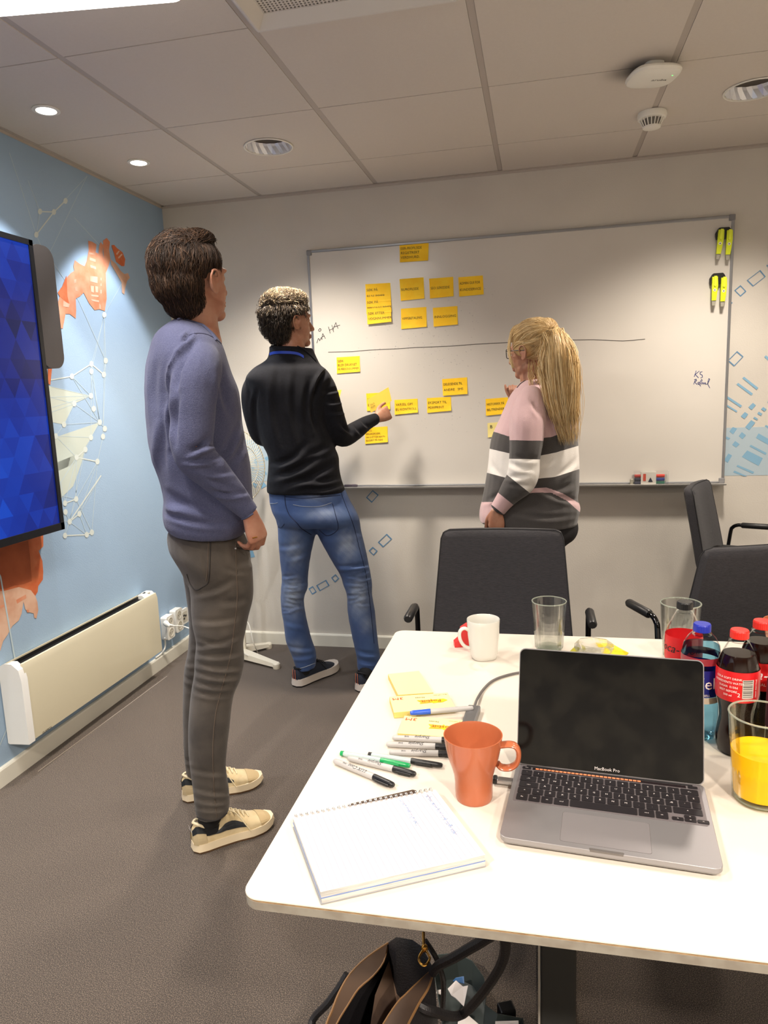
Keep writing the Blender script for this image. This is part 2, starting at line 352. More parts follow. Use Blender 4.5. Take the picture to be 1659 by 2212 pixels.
wallpoly('mural_windows', [[(192,545),(205,547),(205,551),(192,549)],[(193,556),(206,560),(206,566),(193,562)],[(194,572),(206,576),(207,582),(195,578)],[(194,596),(210,598),(210,612),(194,608)],[(195,617),(202,618),(202,632),(196,630)],[(205,618),(211,619),(211,632),(206,631)],
      [(196,636),(212,638),(212,642),(197,640)],[(196,646),(213,649),(213,653),(198,650)],[(214,655),(217,660),(217,668),(214,666)],[(216,600),(219,600),(219,606),(216,606)],[(216,612),(219,612),(219,618),(216,618)],[(216,626),(219,626),(219,634),(216,634)],
      [(136,650),(150,657),(148,664),(136,662)],[(159,604),(164,603),(164,611),(159,612)],[(161,620),(166,619),(167,629),(162,629)],[(254,556),(262,548),(264,550),(256,559)],[(250,548),(256,541),(258,543),(252,551)]], m_or3, .0018)
# lower left island
wallpoly('mural_island', [[(-160,1220),(0,1182),(93,1155),(93,1180),(83,1190),(91,1212),(93,1235),(92,1252),(82,1266),(81,1278),(75,1288),(68,1285),(40,1275),(10,1278),(-160,1290)]], m_or2, .0012)
wallpoly('mural_island', [[(-160,1225),(60,1168),(64,1200),(68,1255),(50,1262),(30,1265),(12,1272),(-160,1290)]], m_or4, .0014)
wallpoly('mural_island', [[(-160,1292),(10,1276),(40,1268),(66,1275),(76,1288),(80,1300),(82,1318),(78,1336),(73,1334),(72,1325),(60,1322),(54,1316),(50,1300),(46,1325),(40,1340),(33,1346),(26,1352),(15,1372),(6,1385),(0,1405),(-160,1500)]], m_or3, .0016)
wallpoly('mural_windows', [[(34,1296),(55,1284),(56,1292),(36,1304)], [(0,1308),(7,1306),(8,1310),(0,1315)], [(56,1318),(61,1317),(62,1323),(58,1323)]], m_or1, .002)
wallpoly('mural_lines', [seg((0,1245), (34,1440), 1.6), seg((-30,1462), (10,1466), 3), seg((8,1467), (34,1455), 3), seg((-10,1630), (28,1540), 1.0), seg((-80,1100), (0,1245), 1.4)], m_line, .0022)
# mural on the back wall
m_band = M('mural_pale_blue', (172, 190, 200), .7); m_sq = M('mural_sky_blue', (128, 172, 200), .7); m_out = M('mural_outline_blue', (92, 136, 172), .7)
def wallpolyY(name, polys, mat, lift):
    mb = MB()
    for p in polys: mb.add([onY(u, v, 0)-Vector((0, lift, 0)) for u, v in p], [tuple(range(len(p)))])
    return mb.build(name, mat, wb)
def z2(x, y): return (1300+x/3.457, 440+y/3.457)
zb = 1.148; xb = onY(1565, 925, 0).x
MB().box(((2.72+XR)/2, -.0004, (1.149+.923)/2), (XR-2.72, .0008, .226)).build('mural_band', m_band, wb)
MB().box((.26, -.0004, (1.149+.923)/2), (.52+.12, .0008, .226)).build('mural_band', m_band, wb)
sol = [[(1062,1292),(1168,1375),(1155,1390),(1048,1303)],[(1018,1338),(1128,1418),(1115,1432),(1005,1350)],[(935,1435),(1047,1508),(1035,1522),(925,1448)],[(925,1495),(1012,1548),(1005,1558),(922,1508)],
       [(1128,1487),(1150,1505),(1118,1540),(1093,1520)],[(1205,1518),(1230,1535),(1215,1552),(1188,1535)],[(1068,1555),(1093,1572),(1065,1608),(1037,1588)],[(1172,1552),(1198,1568),(1188,1585),(1160,1568)],[(1140,1590),(1165,1606),(1158,1618),(1130,1602)],
       [(1115,1615),(1145,1635),(1100,1692),(1070,1668)],[(978,1667),(1010,1680),(980,1722),(952,1700)],[(1045,1705),(1075,1728),(1050,1758),(1022,1735)],[(930,1738),(960,1752),(945,1764),(920,1750)],[(995,1772),(1028,1795),(1003,1820),(973,1800)],
       [(1170,1715),(1241,1755),(1241,1800),(1150,1748)],[(1112,1800),(1231,1862),(1222,1876),(1103,1812)],[(1085,1842),(1202,1900),(1170,1958),(1045,1890)],[(945,1865),(972,1880),(940,1935),(912,1915)],[(1013,1950),(1138,2003),(1128,2017),(1005,1962)],[(990,1992),(1085,2035),(1060,2035),(980,2006)],
       [(1225,1132),(1260,1160),(1250,1180),(1212,1145)],[(1225,1652),(1260,1670),(1260,1690),(1215,1662)],[(1240,1475),(1260,1490),(1260,1510),(1236,1482)]]
wallpolyY('mural_rectangles', [[z2(*q) for q in p] for p in sol], m_sq, .0014)
def outline(quad_, w):
    c = Vector((sum(q[0] for q in quad_)/4, sum(q[1] for q in quad_)/4)); out = []
    inn = [tuple(c+(Vector(q)-c)*(1-w/(Vector(q)-c).length)) for q in quad_]
    for k in range(4): out.append([quad_[k], quad_[(k+1) % 4], inn[(k+1) % 4], inn[k]])
    return out
outs = [[z2(*q) for q in p] for p in [[(1183,495),(1224,545),(1127,620),(1081,573)],[(1035,608),(1079,655),(1035,695),(988,648)],[(1010,1100),(1058,1142),(987,1216),(938,1172)],[(950,720),(977,740),(958,760),(940,745)],[(1232,455),(1262,480),(1262,500),(1228,465)]]]
def z8(x, y): return (520+x/4.366, 1040+y/4.366)
outs += [[z8(*q) for q in p] for p in [[(1245,80),(1302,127),(1236,202),(1182,152)],[(1378,492),(1428,542),(1342,622),(1293,573)],[(1245,615),(1292,655),(1253,700),(1207,652)],[(895,873),(930,915),(890,953),(853,908)],[(806,926),(838,980),(745,1035),(712,980)],[(680,985),(718,1042),(675,1068),(640,1010)]]]
wallpolyY('mural_outlines', [q for o_ in outs for q in outline(o_, 3)], m_out, .0014)
def zf(x, y): return (500+x/11.06, 900+y/11.06)
wallpolyY('mural_rectangles', [[zf(*q) for q in p] for p in [[(755,1540),(845,1650),(715,1728),(690,1600)],[(790,990),(850,945),(900,1010),(850,1055)],[(780,1260),(850,1360),(835,1400),(770,1330)],[(880,1455),(960,1475),(920,1520)],[(470,1210),(540,1190),(560,1260),(500,1290)],[(560,1000),(640,1060),(600,1160),(540,1100)],[(520,1570),(620,1620),(580,1700),(515,1650)]]]
     + [[(539,1160),(545,1185),(551,1203),(541,1205)]], m_sq, .0014)
# ------------------------------------------------------------ whiteboard
bl, br, bt, bb = .789, 2.782, 2.092, .892
wbd = thing('whiteboard', 'large wall-mounted whiteboard with grey aluminium frame, covered in yellow notes', 'whiteboard', ((bl+br)/2, 0, bb))
m_board = M('whiteboard_enamel', (208, 204, 196), .2, spec=.5, mix=((203, 199, 191), 2, 2))
YB = -.022
MB().box(((bl+br)/2, YB/2-.001, (bt+bb)/2), (br-bl-.01, -YB-.002, bt-bb-.01)).build('board', m_board, wbd)
for nm, c, d in (('frame_top', ((bl+br)/2, -.0135, bt-.006), (br-bl, .027, .012)), ('frame_bottom', ((bl+br)/2, -.0135, bb+.004), (br-bl, .027, .008)),
                 ('frame_side', (bl+.006, -.0135, (bt+bb)/2), (.012, .027, bt-bb)), ('frame_side', (br-.006, -.0135, (bt+bb)/2), (.012, .027, bt-bb))):
    MB().box(c, d, bev=.002).build(nm, m_alu, wbd)
for x, z in ((bl+.011, bt-.011), (br-.011, bt-.011), (br-.011, bb+.011)):
    MB().box((x, -.015, z), (.026, .031, .026), bev=.003).build('corner_cap', M('corner_grey', (128, 128, 130), .5), wbd)
mb = MB(); pr = [(0, 0), (-.047, 0), (-.050, .008), (-.048, .009), (-.044, .004), (0, .004)]
mb.loft([[Vector((x, -.022+p, bb-.006+z)) for p, z in pr] for x in (bl+.0, br-.0)]).build('pen_tray', M('tray_grey', (196, 194, 190), .4, metal=.3), wbd)
m_smear = M('marker_smear', (165, 163, 160), .4)
# smudges of wiped ink: real thin specks
mb = MB()
for cx_, cz_, n_, sx_, sz_ in ((930, 740, 60, 60, 26), (890, 705, 40, 50, 16), (960, 790, 30, 50, 18), (1030, 650, 14, 30, 30), (980, 640, 22, 40, 14), (940, 905, 24, 40, 16), (1040, 870, 10, 20, 20), (1180, 770, 16, 60, 40), (800, 760, 10, 40, 10)):
    for k in range(n_):
        u, v = random.gauss(cx_, sx_), random.gauss(cz_, sz_); L_ = random.uniform(.6, 2.6); a = random.uniform(-.9, .9)
        p = seg((u, v), (u+L_*math.cos(a), v+L_*math.sin(a)), random.uniform(.25, .6)); mb.add([onY(x, y, YB)-Vector((0, .0003, 0)) for x, y in p], [(0, 1, 2, 3)])
stuff(mb.build('wiped_ink', m_smear, wbd))
m_ink = M('black_marker_ink', (52, 50, 50), .5); m_inkb = M('blue_marker_ink', (52, 62, 120), .5); m_pencil = M('note_ink', (96, 84, 40), .6)
NB = (0, -1, 0)
def bd(pts, y=YB): return [onY(u, v, y) for u, v in pts]
def z1_(x, y): return (500+x/4.1475, 600+y/4.1475)
ma = [[(765,585),(778,545),(785,548),(790,565),(805,535),(812,552)], [(808,552),(818,500),(842,545)], [(812,530),(833,522)], [(785,462),(792,455),(802,460),(803,470),(795,480),(783,478),(780,470),(785,462)],
      [(870,440),(885,498)], [(900,425),(916,486)], [(876,470),(908,457)], [(908,470),(935,402),(955,455)], [(915,442),(972,425)]]
strokes('handwriting', [bd([z1_(*q) for q in l]) for l in ma], .0028, m_ink, wbd, NB)
z3 = lambda x, y: (640+x/3.318, 460+y/3.318)
ln = [z3(230, 998), z3(400, 994), z3(520, 983), z3(700, 975), z3(850, 965), z3(1100, 955), z3(1300, 940), z3(1500, 930)]+[(1150, 734), (1236, 734.6), (1280, 734), (1310, 735), (1345, 736.5), (1370, 735), (1393, 732.5)]
strokes('drawn_line', [bd(ln)], .0034, M('line_ink', (92, 88, 84), .5), wbd, NB)
ks = [[(705,1248),(690,1292)],[(728,1250),(697,1275),(722,1300)],[(750,1255),(735,1258),(733,1272),(750,1280),(752,1295),(738,1302)],
      [(700,1312),(686,1348)],[(690,1315),(705,1310),(708,1322),(692,1330),(712,1350)],[(722,1332),(715,1340),(722,1350),(730,1338),(722,1332)],[(738,1362),(725,1345),(745,1312),(750,1318),(735,1345),(742,1348),(750,1335)],
      [(752,1335),(755,1348),(763,1335),(766,1348),(775,1336),(776,1350),(790,1345),(806,1312),(800,1305),(792,1330),(792,1350),(806,1376)]]
strokes('handwriting', [bd([z2(*q) for q in l]) for l in ks], .0026, m_inkb, wbd, NB)
# ------------------------------------------------------------ sticky notes on the board
m_note = M('note_yellow', (255, 210, 40), .7, mix=((254, 202, 28), 25, 2)); m_notep = M('note_pale_yellow', (238, 222, 140), .7)
notes = [  # name text, quad pixels (tl,tr,br,bl), lift, pale
 ('note at the very top overlapping the board frame', ['EIER-PROFILSIDE','REGISTRERT','VERDIVURD.'], [(863,528),(926,524),(925,563),(864,567)], 3, 0),
 ('uppermost note of the tall three-note column', ['SØK PÅ','BILNUMMER'], [(789,614),(843,611),(845,650),(791,654)], 1, 0),
 ('middle note of the tall three-note column', ['SØK PÅ','PERSONNUMMER'], [(790,642),(844,638),(846,674),(792,679)], 6, 0),
 ('lowest note of the tall three-note column', ['SØK ETTER','VOGNNUMMER'], [(792,667),(844,663),(846,695),(794,701)], 11, 0),
 ('first note of the row of three in the upper half', ['BILPROFILSIDE'], [(863,603),(915,599),(917,645),(866,650)], 1, 0),
 ('middle note of the row of three in the upper half, beginning SEO', ['SEO SØKESIDE'], [(927,602),(979,598),(980,640),(929,645)], 1, 0),
 ('last note of the row of three in the upper half, farthest right', ['ADMIN GUI FOR','KUNDESERVICE'], [(990,599),(1043,595),(1045,636),(992,641)], 1, 0),
 ('left note of the pair just above the drawn line', ['VIPPSBETALING'], [(866,667),(921,663),(922,706),(867,711)], 1, 0),
 ('right note of the pair just above the drawn line', ['INNLOGGING'], [(935,665),(988,661),(989,701),(937,706)], 1, 0),
 ('single note just under the left end of the drawn line', ['SØK','BILER DRUKNET','PÅ PERSONNUMMER'], [(727,772),(777,769),(778,803),(728,807)], 1, 0),
 ('upper right note of the lower half, about sharing', ['DELE/SENDE TIL','ANDRE   SMS'], [(955,819),(1009,815),(1010,851),(957,855)], 2, 0),
 ('note about export touching the sharing note above it', ['EKSPORT TIL','PDF/PRINT'], [(922,860),(974,857),(975,887),(923,892)], 1, 0),
 ('note right of the held note beside the hand', ['VARSEL OM','EU KONTROLL'], [(852,864),(902,861),(903,891),(853,896)], 1, 0),
 ('note partly behind the hand of the man in black', ['LISTE','EIERE'], [(791,850),(842,847),(843,884),(793,888)], 1, 0),
 ('note below the sleeve of the man in black', ['SALG','BRUKERSØK','SALG ETTER NAVN','BASERT PÅ SIDE'], [(788,924),(837,921),(838,955),(789,959)], 1, 0),
 ('note just left of the striped sweater', ['HISTORIKK PÅ','BIL/TRENDER'], [(1049,862),(1097,858),(1099,893),(1050,898)], 1, 0),
 ('pale note half hidden by the striped sweater', ['B'], [(1053,914),(1099,910),(1100,940),(1054,945)], 1, 1),
]
GN = 'yellow sticky notes on the whiteboard'
for lab, lines, q, lv, pale in notes:
    yy = YB-.0006*lv
    P = [onY(u, v, yy) for u, v in q]; c = sum(P, Vector())/4
    t = thing('sticky_note', ('pale yellow ' if pale else 'yellow ')+'sticky '+lab, 'sticky note', c, GN)
    mb = MB(); n = 6; rows = []
    for i in range(n+1):
        f = i/n; l_ = P[0].lerp(P[3], f); r_ = P[1].lerp(P[2], f); lift = .0004+.010*max(0, f-.45)**2
        rows.append([l_-Vector((0, lift, 0)), r_-Vector((0, lift*1.4, 0))])
    vs = [p for r in rows for p in r]; m_ = len(vs); vs += [p+Vector((0, .0004, 0)) for p in vs]
    fs = []
    for i in range(n): a = 2*i; fs += [(a, a+1, a+3, a+2), (m_+a+2, m_+a+3, m_+a+1, m_+a), (a, a+2, m_+a+2, m_+a), (a+1, m_+a+1, m_+a+3, a+3)]
    fs += [(0, m_, m_+1, 1), (2*n, 2*n+1, m_+2*n+1, m_+2*n)]
    mb.add(vs, fs).build('paper', m_notep if pale else m_note, t)
    xax = (P[1]-P[0]).normalized(); zax = (P[0]-P[3]).normalized()
    W_ = (P[1]-P[0]).length; H_ = (P[0]-P[3]).length; nl = len(lines); fs_ = min(.017, H_/(nl+.8)*.8)
    for k, s_ in enumerate(lines):
        if pale: o_ = P[0]+xax*.018-zax*.02; sz = .022; al_ = 'CENTER'
        else: o_ = P[0]+xax*.005-zax*(H_*(k+1)/(nl+1)); sz = fs_; al_ = 'LEFT'
        f = (k+1)/(nl+1); o_ = o_-Vector((0, .0016+.014*max(0, f-.45)**2, 0))
        wn = len(s_)*sz*.62; text('writing', s_, frame(o_, xax, zax), sz, m_ink if pale else m_pencil, t, align=al_, sx=min(1, (W_-.01)/max(wn, .001)))
# note edge seen past the back of the man in black -> held in his other hand, see there
# ------------------------------------------------------------ safety markers on black holders
def cutter(u, v, s=1, lab=''):
    """black holder with two yellow-green box markers, hung on the board"""
    T_ = onY(u, v, YB)
    h = thing('magnetic_holder', lab, 'holder', T_)
    poly = [(-.030, -.026), (-.034, -.012), (-.034, 0), (-.022, .020), (-.018, .022), (.020, .022), (.026, .016), (.034, .0), (.034, -.020), (.026, -.026)]
    T = frame(T_, (1, 0, 0), (0, 0, 1))
    MB().prism(poly, .0006, .018, T).build('clip_body', m_dark, h)
    MB().prism([(-.004, -.028), (.006, -.028), (.004, .01), (-.003, .01)], .018, .024, T).build('rib', m_dark, h)
m_lime = M('lime_plastic', (208, 220, 34), .4); m_greytip = M('grey_tip', (150, 146, 132), .5)
def boxknife(u, v, ang, lab):
    o_ = onY(u, v, YB); T = frame(o_, (1, 0, 0), (0, 0, 1)) @ Matrix.Translation((0, 0, .0185)) @ Matrix.Rotation(ang, 4, 'Z')
    t = thing('safety_knife', lab, 'knife', o_, 'safety knives in the holders')
    MB().prism([(-.013, .045), (.010, .045), (.013, .01), (.011, -.03), (.008, -.058), (-.010, -.058), (-.012, 0)], 0, .012, T).build('handle', m_lime, t)
    MB().prism([(-.009, -.058), (.007, -.058), (.005, -.08), (-.007, -.08)], .002, .009, T).build('blade_guard', m_greytip, t)
    MB().prism([(-.006, .048), (.006, .048), (.005, .008), (0, .002), (-.005, .006)], .012, .016, T).build('slider', M('lime_bright', (225, 235, 60), .35), t)
    MB().prism([(.0065*math.cos(a), -.013+.0065*math.sin(a)) for a in np.linspace(0, 2*PI, 12)[:-1]], .012, .0128, T).build('badge', M('badge_white', (225, 225, 200), .5), t)
    MB().prism([(.003*math.cos(a), -.013+.003*math.sin(a)) for a in np.linspace(0, 2*PI, 5)[:-1]], .0128, .0134, T).build('badge_mark', m_dark, t)
cutter(1562, 504, lab='black magnetic holder near the top right corner of the board'); cutter(1549, 602, lab='lower black magnetic holder at the right side of the board')
boxknife(1553, 522, -.1, 'left yellow safety knife in the upper black holder'); boxknife(1572, 523, -.05, 'right yellow safety knife in the upper black holder')
boxknife(1541, 622, -.02, 'left yellow safety knife in the lower black holder'); boxknife(1560, 624, -.03, 'right yellow safety knife in the lower black holder')
# marker box and pens on the tray
ty = -.044; tz = bb-.002
a = onY(1369, 1038, ty); b = onY(1437, 1038, ty); cz = tz
t = thing('marker_pack', 'clear box of red, blue and green board markers on the tray', 'marker box', Vector(((a.x+b.x)/2, ty, cz)))
x0, x1 = a.x, b.x; w_ = x1-x0
m_clear = M('clear_plastic', (235, 240, 240), .08, trans=.95, ior=1.2, alpha=.5)
for k, cc in enumerate([(214, 60, 44), (44, 58, 130), (26, 96, 74)]):
    zz = cz+.009+.0165*(2-k); mm = M('marker_cap', cc, .4)
    mk = MB().tube([(x0+.003, ty, zz), (x0+w_*.28, ty, zz)], .0078, 10).build('pen_body', M('pen_shell', (40, 40, 60) if k else (170, 50, 40), .4), t)
    MB().tube([(x0+w_*.28+.0005, ty, zz), (x0+w_*.7, ty, zz)], .0065, 10).build('pen_barrel', m_white, t)
    MB().tube([(x0+w_*.7, ty, zz), (x1-.004, ty, zz)], .0078, 10).build('pen_cap', mm, t)
MB().box(((x0+x1)/2-w_*.04, ty, cz+.031), (w_*.48, .020, .060)).build('paper_sleeve', M('sleeve_white', (225, 220, 210), .5), t)
T = frame((x0+w_*.30, ty-.0113, cz+.033), (0, 0, 1), (-1, 0, 0))
MB().box((x0+w_*.33, ty-.0114, cz+.036), (w_*.09, .0006, .034)).build('printed_label', M('label_red', (206, 80, 58), .5), t)
MB().prism([(-.011, -.012), (.011, -.012), (.0, .010)], 0, .0006, frame((x0+w_*.52, ty-.0112, cz+.026), (1, 0, 0), (0, 0, 1))).build('printed_triangle', M('print_black', (40, 42, 60), .5), t)
MB().box(((x0+x1)/2+.006, ty, cz+.034), (w_+.012, .026, .066)).build('clear_case', m_clear, t)
def traypen(u0, u1, lab, col):
    a = onY(u0, 1043, ty); b = onY(u1, 1043, ty); z = tz+.0085; t = thing('board_marker', lab, 'marker', ((a.x+b.x)/2, ty, tz))
    L_ = b.x-a.x
    MB().tube([(a.x, ty, z), (a.x+L_*.6, ty, z)], .0075, 10).build('barrel', M('dark_barrel', (60, 52, 62), .4), t)
    MB().tube([(a.x+L_*.6, ty, z), (b.x-.01, ty, z), (b.x, ty, z)], [.0082, .0082, .006], 10).build('cap', M('cap', col, .4), t)
traypen(744, 772, 'dark marker lying alone at the left end of the tray', (70, 62, 72))
t = thing('board_eraser', 'small clear grey stub on the tray beside the marker box', 'eraser', onY(1367, 1035, ty))
MB().box((x0-.010, ty, tz+.014), (.014, .02, .028), bev=.003).build('block', m_greytip, t)
# ------------------------------------------------------------ wall screen
def scr_mat():
    m = bpy.data.materials.new('screen_picture'); m.use_nodes = True; nt = m.node_tree; N, L = nt.nodes, nt.links; b = N['Principled BSDF']
    at_ = N.new('ShaderNodeAttribute'); at_.attribute_name = 'shade'; at_.attribute_type = 'GEOMETRY'
    b.inputs['Base Color'].default_value = (.005, .005, .01, 1); b.inputs['Roughness'].default_value = .25
    L.new(at_.outputs['Color'], b.inputs['Emission Color']); b.inputs['Emission Strength'].default_value = .8
    return m
XS = .09
tr, br_ = onX(72, 521, XS), onX(132, 1144, XS)
yR, zT, zB = (tr.y+br_.y)/2, tr.z, br_.z
WS = 1.92; yL = yR-WS
tv = thing('wall_screen', 'large wall-mounted screen showing a deep blue triangle pattern', 'screen', (XS, (yR+yL)/2, (zT+zB)/2))
MB().box((XS-.028, (yR+yL)/2, (zT+zB)/2), (.055, WS, zT-zB), bev=.004).build('housing', m_dark, tv)
mb = MB(); bz = .02
for c, d in (((XS+.003, (yR+yL)/2, zT-bz/2), (.008, WS, bz)), ((XS+.003, (yR+yL)/2, zB+bz*.7), (.008, WS, bz*1.4)), ((XS+.003, yR-bz/2, (zT+zB)/2), (.008, bz, zT-zB)), ((XS+.003, yL+bz/2, (zT+zB)/2), (.008, bz, zT-zB))): mb.box(c, d)
mb.build('bezel', M('bezel_black', (20, 20, 22), .35), tv)
ya, yb, za, zb_ = yL+bz, yR-bz, zB+bz*1.4, zT-bz
# triangle mosaic: rows of triangles, colour per triangle
rows = 15; rh = (zb_-za)/rows; cw = rh*1.15; vs = []; fs = []; cols = []
def clipy(tri):
    out = []
    for (y, z) in tri: out.append((min(max(y, ya), yb), z))
    return out
rr = random.Random(11)
for r in range(rows):
    z0, z1 = za+r*rh, za+(r+1)*rh; k = 0; y = ya-cw
    while y < yb:
        off = (r % 2)*cw/2
        for tri in ([(y+off, z0), (y+cw+off, z0), (y+cw/2+off, z1)], [(y+cw/2+off, z1), (y+cw+off, z0), (y+1.5*cw+off, z1)]):
            t_ = clipy(tri)
            if max(p[0] for p in t_)-min(p[0] for p in t_) < 1e-5: continue
            i = len(vs); vs += [(XS+.0015, p[0], p[1]) for p in t_]; fs.append((i, i+1, i+2))
            f = .5+.5*math.sin(tri[0][0]*5+z0*3.3)+.35*math.sin(z0*9-tri[0][0]*7); v = min(1, max(0, .22+.34*f+rr.uniform(-.16, .2)))
            cols.append((.001+.003*v, .008+.085*v**1.6, .09+.62*v, 1))
        y += cw
me = bpy.data.meshes.new('display'); me.from_pydata(vs, [], fs); me.materials.append(scr_mat())
ca = me.color_attributes.new('shade', 'FLOAT_COLOR', 'CORNER')
ca.data.foreach_set('color', [x for c in cols for _ in range(3) for x in c]); me.update()
link('display', me, tv)
# speaker / camera bar behind its right edge
T = frame(onX(94, 665, .055), (0, 1, 0), (0, 0, 1))
hh = (onX(90, 535, .05)-onX(105, 796, .05)).length
q = thing('speaker_bar', 'rounded dark speaker column behind the right edge of the screen', 'speaker', onX(94, 665, .055))
MB().prism(rrect(.13, hh, .05, 8), -.054, .02, T).build('cabinet', M('speaker_dark', (58, 52, 48), .6, bump=(900, .0005)), q, smooth=.4)
# ------------------------------------------------------------ panel heater
m_heat = M('heater_enamel', (198, 190, 164), .35, coat=.3); m_heatw = M('heater_end', (226, 226, 222), .4)
XH = .09; A, B_ = onX(42, 1440, XH), onX(339, 1280, XH); D_ = onX(47, 1622, XH)
y0, y1, zt, zl = A.y, B_.y, .447, .14
slot_ = 1
ht = thing('panel_heater', 'cream electric panel heater mounted low on the blue wall', 'heater', (XH/2, (y0+y1)/2, zl))
MB().loft([[Vector((x, y, z)) for x, z in ((XH-.012, zt-.004), (XH-.007, zt-.006), (XH, zt-.03), (XH, zl+.004), (XH-.006, zl), (XH-.014, zl), (XH-.014, zt-.01))] for y in (y0+.02, y1-.0)]).build('front_panel', m_heat, ht, smooth=.5)
MB().box((.018, (y0+y1)/2, (zt+zl)/2), (.03, y1-y0-.03, zt-zl-.02)).build('back_panel', m_heat, ht)
MB().box((.0562, (y0+y1)/2-.01, zt-.022), (.0405, y1-y0-.06, .016)).build('grille', m_dark, ht)  # black, so its colour carries the shade down inside the slot
MB().box((.038, (y0+y1)/2-.01, zt-.03), (.002, y1-y0-.06, .058)).build('slot_shade', m_dark, ht)  # dark plate painting the shade on the slot's rear wall
MB().box((.0335, (y0+y1)/2-.02, zt-.002), (.005, y1-y0-.05, .012)).build('rear_lip', m_heat, ht)
end = [(.004, zt-.01), (.03, zt+.002), (XH-.03, zt+.002), (XH-.004, zt-.02), (XH+.004, zt-.06), (XH+.004, zl), (.01, zl-.004), (.004, zl)]
MB().loft([[Vector((x, y, z)) for x, z in end] for y in (y0-.005, y0+.028)]).build('end_cap', m_heatw, ht, smooth=.5)
MB().loft([[Vector((x, y, z)) for x, z in ((.012, zt-.02), (.03, zt+.004), (XH-.03, zt+.004), (XH-.005, zt-.02))] for y in (y1-.085, y1+.004)]).build('control_housing', m_white, ht)
MB().box((.045, y1-.035, zt+.003), (.014, .03, .004)).build('dial_slot', m_dark, ht)
MB().lathe([(.012, 0), (.012, .006), (.008, .008)], 16, (.058, y1-.03, zt+.004)).build('dial', m_white, ht)
text('logo', 'GLAMOX', frame(onX(102, 1577, XH+.0006), (0, 1, 0), (0, 0, 1)), .013, m_dark, ht)
vcat_c = vcat([onX(85*1, 1440+100, .01)]+[onX(20, 1555, .012), onX(-10, 1640, .015)])
# ------------------------------------------------------------ sockets, plug, cable
m_sock = M('socket_white', (236, 234, 226), .35); m_sockin = M('socket_inner', (206, 200, 184), .45)
def face(u, v, X): return frame(onX(u, v, X), (0, 1, 0), (0, 0, 1))
SK = [(356, 1354), (375, 1339), (395, 1331)]
for i, ((u, v), lab) in enumerate(zip(SK, ['double wall socket with a white plug, nearest the heater', 'empty double wall socket in the middle of three', 'flat network outlet plate behind the leg of the man in blue'])):
    p = onX(u, v, .0); t = thing('network_outlet' if i == 2 else 'wall_socket', lab, 'socket', p)
    w_, h_ = (.075, .125) if i < 2 else (.08, .085); T = frame(p, (0, 1, 0), (0, 0, 1))
    MB().prism(rrect(w_, h_, .01), .0005, .035 if i < 2 else .012, T).build('plate', m_sock, t, smooth=.5)
    if i < 2:
        for s_ in (-1, 1):
            Tq = T @ Matrix.Translation((0, s_*.029, .0352)); MB().lathe([(.023, 0), (.023, .0015), (.019, .0012), (.018, -.010), (.0, -.010)], 24, cap=False)
            m_ = MB().lathe([(.024, 0), (.024, .002), (.020, .002), (.019, .0005), (.0, .0005)], 24, cap=False); m_.v = [tuple(Tq @ Vector(x)) for x in m_.v]
            r_ = m_.build('socket_well', m_sockin, t, smooth=.5)
            for k in (-1, 1): MB().lathe([(.0025, .0007), (.0025, .0012), (0, .0012)], 8, Tq @ Vector((k*.0095, 0, 0)), rot=Tq.to_3x3()).build('pin_hole', m_dark, r_)
    else:
        MB().prism(rrect(.05, .055, .004), .0125, .014, T).build('insert', m_sockin, t)
        for x_, z_ in ((-.012, .008), (-.012, -.010), (.006, .002)): MB().box(T @ Vector((x_, z_, .0145)), (.002, .014, .010)).build('port', m_dark, t)
a = onX(361, 1350, .055)
t = thing('power_plug', 'white plug and lead in the socket nearest the heater', 'plug', a)
MB().tube([onX(358, 1346, .0385), onX(361, 1349, .055), onX(366, 1351, .075), onX(376, 1352, .085)], [.015, .014, .009, .004], 12).build('plug_body', m_white, t, smooth=True)
MB().tube(vcat([onX(374, 1352, .085), onX(388, 1352, .10), onX(408, 1357, .13), Vector((.33, -.34, .12)), Vector((.46, -.30, .03)), Vector((.5, -.27, .012))], 5), .003, 8).build('lead', m_white, t, smooth=True)
t = thing('heater_cable', 'white flex dropping from the socket down behind the heater', 'cable', onX(356, 1380, .012))
MB().tube(vcat([onX(356, 1378, .02), onX(357, 1392, .012), onX(355, 1402, .009), onX(347, 1413, .008), onX(336, 1421, .008)], 5), .0045, 8).build('flex', m_white, t, smooth=True)
# ------------------------------------------------------------ ceiling devices
def onC(u, v): return onZ(u, v, HC)
c = onZ(1411, 160, HC-.03); t = thing('wifi_router', 'round-edged white access point stuck on the ceiling, darker halo around it', 'router', (c.x, c.y, HC))
T = Matrix.Translation((c.x, c.y, HC)) @ Matrix.Rotation(.25, 4, 'Z')
mb = MB(); n = 40
def sup(r, z): return [T @ Vector((r*math.copysign(abs(math.cos(a))**.62, math.cos(a)), r*math.copysign(abs(math.sin(a))**.62, math.sin(a)), z)) for a in [2*PI*k/n for k in range(n)]]
mb.loft([sup(.03, -.0005), sup(.03, -.022), sup(.068, -.024), sup(.077, -.030), sup(.079, -.036), sup(.075, -.043), sup(.06, -.047), sup(.03, -.048)]).build('shell', m_white, t, smooth=.5)
text('logo', 'aruba', T @ Matrix.Translation((.02, -.0, -.0485)) @ Matrix.Rotation(PI, 4, 'X'), .022, M('logo_grey', (90, 88, 84), .5), t)
MB().lathe([(.002, 0), (.002, -.002), (0, -.002)], 8, T @ Vector((.05, -.03, -.0462))).build('status_light', M('green_led', (80, 220, 90), .4, emis=((90, 240, 110), 2)), t)
